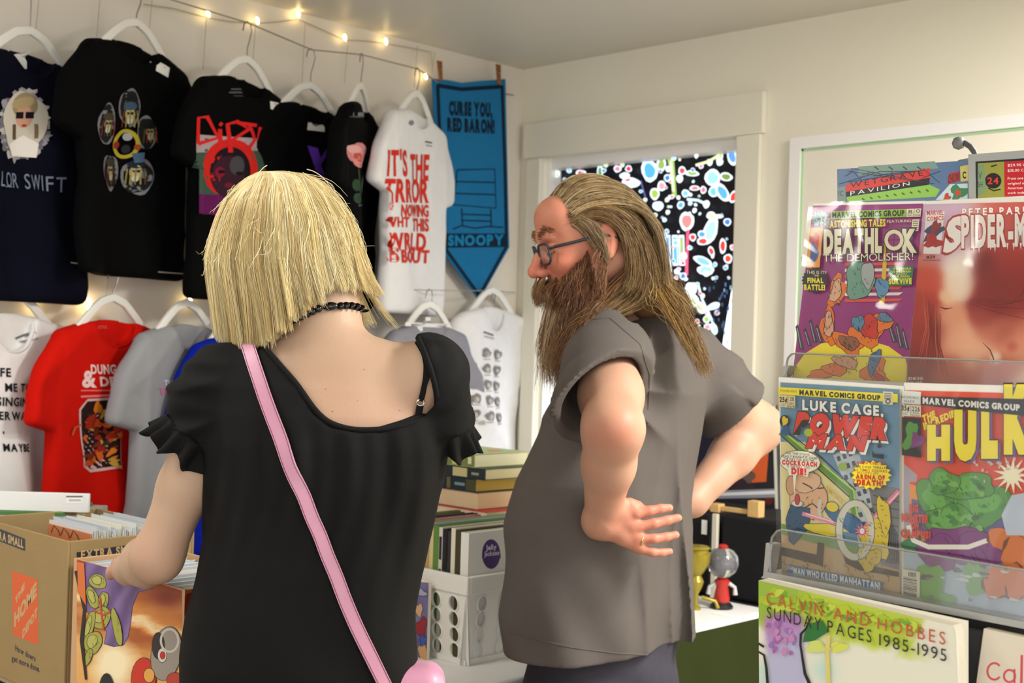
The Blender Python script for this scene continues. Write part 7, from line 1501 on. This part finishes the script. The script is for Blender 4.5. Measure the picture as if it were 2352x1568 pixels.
for s0, cf, dd, r1_ in ((wS_l, cuf, al_d*.4+D(-.75, 0, -.66)*.6, .052), (wS_r, cuf_r, ar_d*.6+D(.3, 0, -.9)*.4, .042)):
    dd = dd/np.linalg.norm(dd); e1 = np.cross(dd, AYh); e1 /= np.linalg.norm(e1); e2 = np.cross(dd, e1); b = MB(); n, m_ = 168, 9; vs = []
    for q in range(m_):
        t = q/(m_-1)
        for i in range(n):
            an = 2*math.pi*i/n; r_ = r1_*.90+.004+.009*t+(.008*t+.0015)*math.sin(an*12+.9*math.sin(an*3)); L = -.006+t*(.040+.008*math.sin(an*7+1))
            vs.append(cf+dd*L+(e1*math.cos(an)+e2*math.sin(an))*r_)
    b.add(vs, [(q*n+i, q*n+(i+1) % n, (q+1)*n+(i+1) % n, (q+1)*n+i) for q in range(m_-1) for i in range(n)])
    ro = b.build('sleeve_ruffle', BLACKC, wom, smooth=90); md = ro.modifiers.new('solid', 'SOLIDIFY'); md.thickness = .002
# skirt and legs down to the floor
zs = wrows[0][0]+.02
def w_skirt(p):
    q = wrows[0]; d = secs(p, [(.42, q[1], q[2], .205, .17, WY), (zs-.1, q[1], q[2], q[3]+.012, q[4]+.01, WY), (zs+.02, q[1], q[2], q[3]-.001, q[4]-.001, WY)], 2.1)
    an = np.arctan2(p[:, 1]-q[2], p[:, 0]-q[1]); return d-.012*np.clip((zs-p[:, 2])/.3, 0, 1)*np.sin(an*11)
V, F = surfnet(w_skirt, (wroot[0]-.36, wroot[1]-.36, .40), (wroot[0]+.36, wroot[1]+.36, zs+.01), .010); mesh_np('skirt', V, F, BLACKC, wom)
def w_legs(p):
    d = None
    for s_ in (-1, 1):
        c = wroot+bu*.085*s_; a = chain(p, [c+UPv*.62, c+UPv*.46, c+UPv*.30, c+UPv*.09], [.07, .055, .055, .036], .03); a = smin(a, cap(p, c+UPv*.045, c+bf*.14+UPv*.025, .036, .03), .02); d = a if d is None else np.minimum(d, a)
    return np.maximum(d, .003-p[:, 2])
V, F = surfnet(w_legs, (wroot[0]-.28, wroot[1]-.28, -.01), (wroot[0]+.28, wroot[1]+.28, .70), .009); mesh_np('legs', V, F, SKIN, wom, col=lambda V: np.tile(np.array(S(222, 176, 148)[:3]), (len(V), 1)))
# piping along the neckline
def along(bv, px, off, n=60):
    px = np.array(px, float); t = np.linspace(0, len(px)-1, n); P = np.stack([np.interp(t, range(len(px)), px[:, k]) for k in (0, 1)], 1)
    for _ in range(3): P[1:-1] = (P[:-2]+2*P[1:-1]+P[2:])/4
    Q = []
    for x, y in P:
        q, n_ = hitpx(bv, x, y)
        if q is not None: Q.append(q+n_*off)
    return [np.array(q) for q in Q]
Q = along(wbv, NECK[1:-1], .010); Q = [Q[max(i-1, 0)]*.25+Q[i]*.5+Q[min(i+1, len(Q)-1)]*.25 for i in range(len(Q))]
MB().tube(Q, .0045, 8).build('neckline_piping', BLACKC, wom, smooth=60)
# camisole under the dress, with its strap and ring
camP = toplane([(780, 988), (850, 985), (920, 966), (960, 952), (976, 952), (1000, 966), (1040, 1000), (1040, 1060), (780, 1060)])
def w_cami(p):
    d = secs(p, [(r_[0], r_[1], r_[2], r_[3]-.008, r_[4]-.008, r_[5]) for r_ in wrows], 2.3)
    P2 = np.stack([(p-f32(bo))@f32(bu), p[:, 2]-bo[2]], 1); return smax(smax(d-.0025, polysd(P2, camP), .003), (p-f32(bo))@f32(bf), .003)
c0, c1v = W(780, 1062, DW-.1), W(1042, 945, DW-.1)
V, F = surfnet(w_cami, (min(c0[0], c1v[0])-.15, min(c0[1], c1v[1])-.15, min(c0[2], c1v[2])-.03), (max(c0[0], c1v[0])+.2, max(c0[1], c1v[1])+.2, max(c0[2], c1v[2])+.03), .0045)
cam_o, V, F = mesh_np('camisole', V, F, mat('black_knit', S(14, 14, 15), .8, .2, bump=.3, bscale=1500), wom)
def ribbon(P, N_, wd, th, name, m, parent):
    P = [np.array(p) for p in P]; b = MB(); vs = []
    for i, p in enumerate(P):
        t = P[min(i+1, len(P)-1)]-P[max(i-1, 0)]; t /= np.linalg.norm(t)+1e-9; n = N_[i]/np.linalg.norm(N_[i]); s_ = np.cross(t, n); s_ /= np.linalg.norm(s_)+1e-9; wi = wd[i] if hasattr(wd, '__len__') else wd
        for a, c in ((-1, 0), (1, 0), (1, 1), (-1, 1)): vs.append(p+s_*wi/2*a+n*th*c)
    k = len(P); b.add(vs, [(i*4+j, i*4+(j+1) % 4, i*4+4+(j+1) % 4, i*4+4+j) for i in range(k-1) for j in range(4)]+[(0, 1, 2, 3), (k*4-4, k*4-3, k*4-2, k*4-1)])
    return b.build(name, m, parent, smooth=50)
def ribpx(bv, px, off, n=30):
    px = np.array(px, float); t = np.linspace(0, len(px)-1, n); P = [(np.interp(q, range(len(px)), px[:, 0]), np.interp(q, range(len(px)), px[:, 1])) for q in t]; Q = []; N_ = []
    for x, y in P:
        q, n_ = hitpx(bv, x, y)
        if q is not None: Q.append(q+n_*off); N_.append(n_)
    for _ in range(3):
        Q = [Q[max(i-1, 0)]*.25+Q[i]*.5+Q[min(i+1, len(Q)-1)]*.25 for i in range(len(Q))]; N_ = [N_[max(i-1, 0)]*.25+N_[i]*.5+N_[min(i+1, len(Q)-1)]*.25 for i in range(len(Q))]
    return Q, N_
SB = mat('black_knit', S(14, 14, 15))
Q, N_ = ribpx(wbv, [(948, 772), (974, 812), (980, 840), (978, 870), (970, 905), (965, 920)], .003); ribbon(Q, N_, .0085, .0022, 'camisole_strap', SB, wom)
Q, N_ = ribpx(wbv, [(952, 772), (982, 812), (988, 836), (984, 862), (972, 896), (966, 918)], .0045); ribbon(Q, N_, .006, .002, 'camisole_strap', SB, wom)
Q, N_ = ribpx(wbv, [(964, 926), (958, 950), (957, 962)], .003, 8); ribbon(Q, N_, .011, .0022, 'camisole_strap', SB, wom)
q, n = hitpx(wbv, 964, 921); u_ = np.cross(n, UPv); u_ /= np.linalg.norm(u_); v_ = np.cross(u_, n)
MB().tube([q+n*.005+u_*.0055*math.cos(t)+v_*.0048*math.sin(t) for t in np.linspace(0, 2*math.pi, 16, endpoint=False)], .0014, 6, closed=True).build('strap_ring', mat('silver_metal', S(220, 218, 214), .15, .5, .95), wom, smooth=60)
# bead necklace
BEAD = mat('black_bead', S(12, 11, 13), .18, .6)
px = [(648, 753), (660, 747), (672, 741), (684, 735), (696, 729), (708, 723), (720, 717), (732, 711)]
_px = [(652, 750), (668, 742), (682, 735), (697, 728), (711, 720), (724, 713), (736, 709), (757, 706, 2), (778, 705), (789, 704), (800, 704), (811, 706), (820, 709), (828, 715), (833, 721)]
px = px+[(757, 706, 2)]+[t for t in _px if len(t) == 2 and t[0] > 760]
nk = MB()
for t in px:
    q, n = hitpx(wbv, t[0], t[1])
    if q is None: continue
    big = len(t) > 2; k = 12; r_ = .0115 if big else .0062; q = q+n*.006
    u_ = D(1, 0, .08) if big else D(1, 0, 0); Ru = u_/np.linalg.norm(u_)
    e2 = np.cross(n, Ru); e2 /= np.linalg.norm(e2)
    vs = []; R_ = (1.0 if not big else 1.05, .62 if big else 1.05, .6 if big else .9)
    for i in range(7):
        for j in range(k): a0, b0 = math.pi*i/6, 2*math.pi*j/k; vs.append(q+Ru*r_*R_[0]*math.cos(a0)+e2*r_*R_[1]*math.sin(a0)*math.cos(b0)+n*r_*R_[2]*math.sin(a0)*math.sin(b0))
    nk.add(vs, [(i*k+j, i*k+(j+1) % k, (i+1)*k+(j+1) % k, (i+1)*k+j) for i in range(6) for j in range(k)])
nk.build('necklace', BEAD, wom, smooth=60)
# ring on her hand
q0 = FG[0][0]*.45+FG[0][1]*.55; ax = FG[0][1]-FG[0][0]; ax /= np.linalg.norm(ax); u_ = np.cross(ax, UPv); u_ /= np.linalg.norm(u_); v_ = np.cross(ax, u_)
MB().tube([q0+u_*.0106*math.cos(t)+v_*.0106*math.sin(t) for t in np.linspace(0, 2*math.pi, 20, endpoint=False)], .0022, 6, closed=True).build('ring', mat('silver_metal', S(220, 218, 214), .15, .5, .95), wom, smooth=60)
# ---- hair: a bob of separate strands falling from the crown, with a solid core
prof = np.array([(380, 636, 2), (383, 638, 20), (390, 642, 48), (401, 646, 74), (414, 647, 92), (430, 648, 108), (457, 649, 132), (498, 654, 156), (544, 655, 172), (595, 658, 185), (646, 668, 190), (697, 678, 192), (763, 685, 190), (840, 690, 186)], float)   # y, centre x, half width in the picture
def bob(th, y, k=1.0):
    cx, hw = np.interp(y, prof[:, 0], prof[:, 1]), np.interp(y, prof[:, 0], prof[:, 2])
    x = cx+hw*k*math.cos(th); dp = DW+.055-hw/FPX*DW*.92*k*math.sin(th); return W(x, y, dp), x
def yend(x, th):
    return np.interp(x, [480, 510, 560, 600, 645, 690, 730, 765, 800, 840, 870, 890], [780, 812, 804, 784, 742, 704, 682, 668, 664, 680, 694, 698])
HB = [S(244, 228, 176), S(232, 210, 152), S(250, 240, 202), S(212, 186, 128), S(238, 220, 164), S(192, 164, 108)]
rs = np.random.RandomState(11); St = []; Cc = []
CR_ = (604, 404)
guides = []
for i in range(430):
    th = rs.uniform(-.15, math.pi+.15) if rs.rand() < .66 else rs.uniform(-.5*math.pi, 1.5*math.pi)
    guides.append((th, rs.uniform(.93, 1.0), rs.randn()*.09, rs.rand()*6, rs.uniform(1, 2.5), rs.uniform(.2, 1)*.0035, 1+.025*rs.randn(), rs.rand(), rs.uniform(.86, 1.14), rs.randint(len(HB))))
for i in range(15000):
    gth, gk, gtw, ph, fr, am, flare, lay, gl_, gc = guides[rs.randint(len(guides))]
    dth = rs.randn()*.05; k0 = gk+rs.randn()*.012; short = rs.rand()**2
    n = 18; P = []
    ye0 = yend(664+190*math.cos(gth), gth) if math.sin(gth) > -.4 else 760
    ye = ye0-short*120*(lay < .45)-lay*16+rs.randn()*4
    for j in range(n):
        v = j/(n-1); y = 384+(ye-384)*(v**1.35*.55+.45*v)
        th2 = gth+dth*(1-.55*v)+gtw*v
        q, x = bob(th2, y, k0*(1+(flare-1)*v*v)); mixw = max(0, 1-v/.22)**2
        if mixw > 0: q = q*(1-mixw*.85)+(W(CR_[0], CR_[1]-8, DW+.02))*mixw*.85
        if x > 820 and y > 640: q = q+D(.016*((y-640)/60)**1.5*min(1, (x-820)/30), 0, .004)     # flick at the right
        q = q+np.array([math.sin(v*fr*3+ph), math.cos(v*fr*3+ph*1.3), .3*math.sin(v*4+ph)])*am*v
        P.append(q)
    St.append(P); Cc.append((np.array(HB[gc][:3])*.6+np.array(HB[rs.randint(len(HB))][:3])*.4)*gl_*rs.uniform(.92, 1.08))
for i in range(120):                                                      # stray hairs
    th = rs.uniform(0, math.pi); n = 18; y0 = rs.uniform(388, 600); L = rs.uniform(40, 110); P = []; o = rs.randn(3)*.012; ph = rs.rand()*6
    for j in range(n):
        v = j/(n-1); q, x = bob(th, y0+L*v, 1.0+.05*v*rs.rand()*.4+.035*math.sin(v*3)); P.append(q+o*v*v+D(0, 0, .006*math.sin(v*4+ph)))
    St.append(P); Cc.append(np.array(HB[2][:3]))
strands('hair', St, rs.uniform(.0005, .0010, len(St)), HAIRM, wom, Cc)
def w_core(p):
    d = ell(p, W(652, 548, DW+.055), (.088, .082, .076)); d = smin(d, cap(p, W(655, 575, DW+.055), W(676, 650, DW+.05), .086, .088), .04)
    # the left side hangs lower
    d = smin(d, cap(p, W(572, 640, DW+.03), W(566, 750, DW+.02), .045, .026), .03)
    return smax(d, -cap(p, W(790, 735, DW-.2), W(790, 735, DW+.2), .05, .05), .01)
V, F = surfnet(w_core, wH-.30, wH+.22, .007); mesh_np('under_hair', V, F, mat('blonde_base', S(190, 160, 100), .7, .15), wom)
# ---- pink cross-body bag: strap over the left shoulder, bag at the right hip
bag = thing('shoulder_bag', W(985, 1600, 1.93), 'small pink leather bag with a long strap worn across the back of the blonde woman', 'bag')
PINK = mat('pink_leather', S(200, 142, 168), .38, .45, noise=.04, nscale=60, bump=.1, bscale=600)
allv = np.concatenate([dV, wV]); allf = np.concatenate([dF, wF+len(dV)]); abv = bvh(allv, allf)
Q, N_ = ribpx(abv, [(566, 790), (574, 806), (594, 865), (618, 935), (645, 1005), (675, 1085), (708, 1165), (742, 1250), (776, 1335), (812, 1430), (846, 1500), (884, 1580), (905, 1630)], .005, 60)
P0 = [W(572, 786, 2.03)+UPv*.0, W(560, 770, 2.09), W(556, 790, 2.15), W(556, 900, 2.19)]; 
Q2 = [W(566, 786, 2.02)]
ribbon(Q, N_, .021, .003, 'strap', PINK, bag)
st = MB()
for sg in (-1, 1):
    P = []
    for i in range(len(Q)):
        t = Q[min(i+1, len(Q)-1)]-Q[max(i-1, 0)]; t /= np.linalg.norm(t); s_ = np.cross(t, N_[i]); s_ /= np.linalg.norm(s_); P.append(Q[i]+s_*sg*.0085+N_[i]/np.linalg.norm(N_[i])*.0032)
    st.tube(P, .0006, 5)
so = st.build('strap_stitching', mat('dark_thread', S(120, 70, 96), .7), bag, smooth=60); so['kind'] = 'stuff'
bc = W(922, 1672, 1.99)
def bagf(p):
    q = p-f32(bc); u_ = q@f32(bu); w_ = q@f32(bf); k = np.stack([np.abs(u_)-.036, np.abs(w_)-.022, np.abs(q[:, 2])-.070], 1); return np.linalg.norm(np.maximum(k, 0), axis=1)+np.minimum(k.max(1), 0)-.030
V, F = surfnet(bagf, bc-.14, bc+.14, .006); mesh_np('bag_body', V, F, PINK, bag)
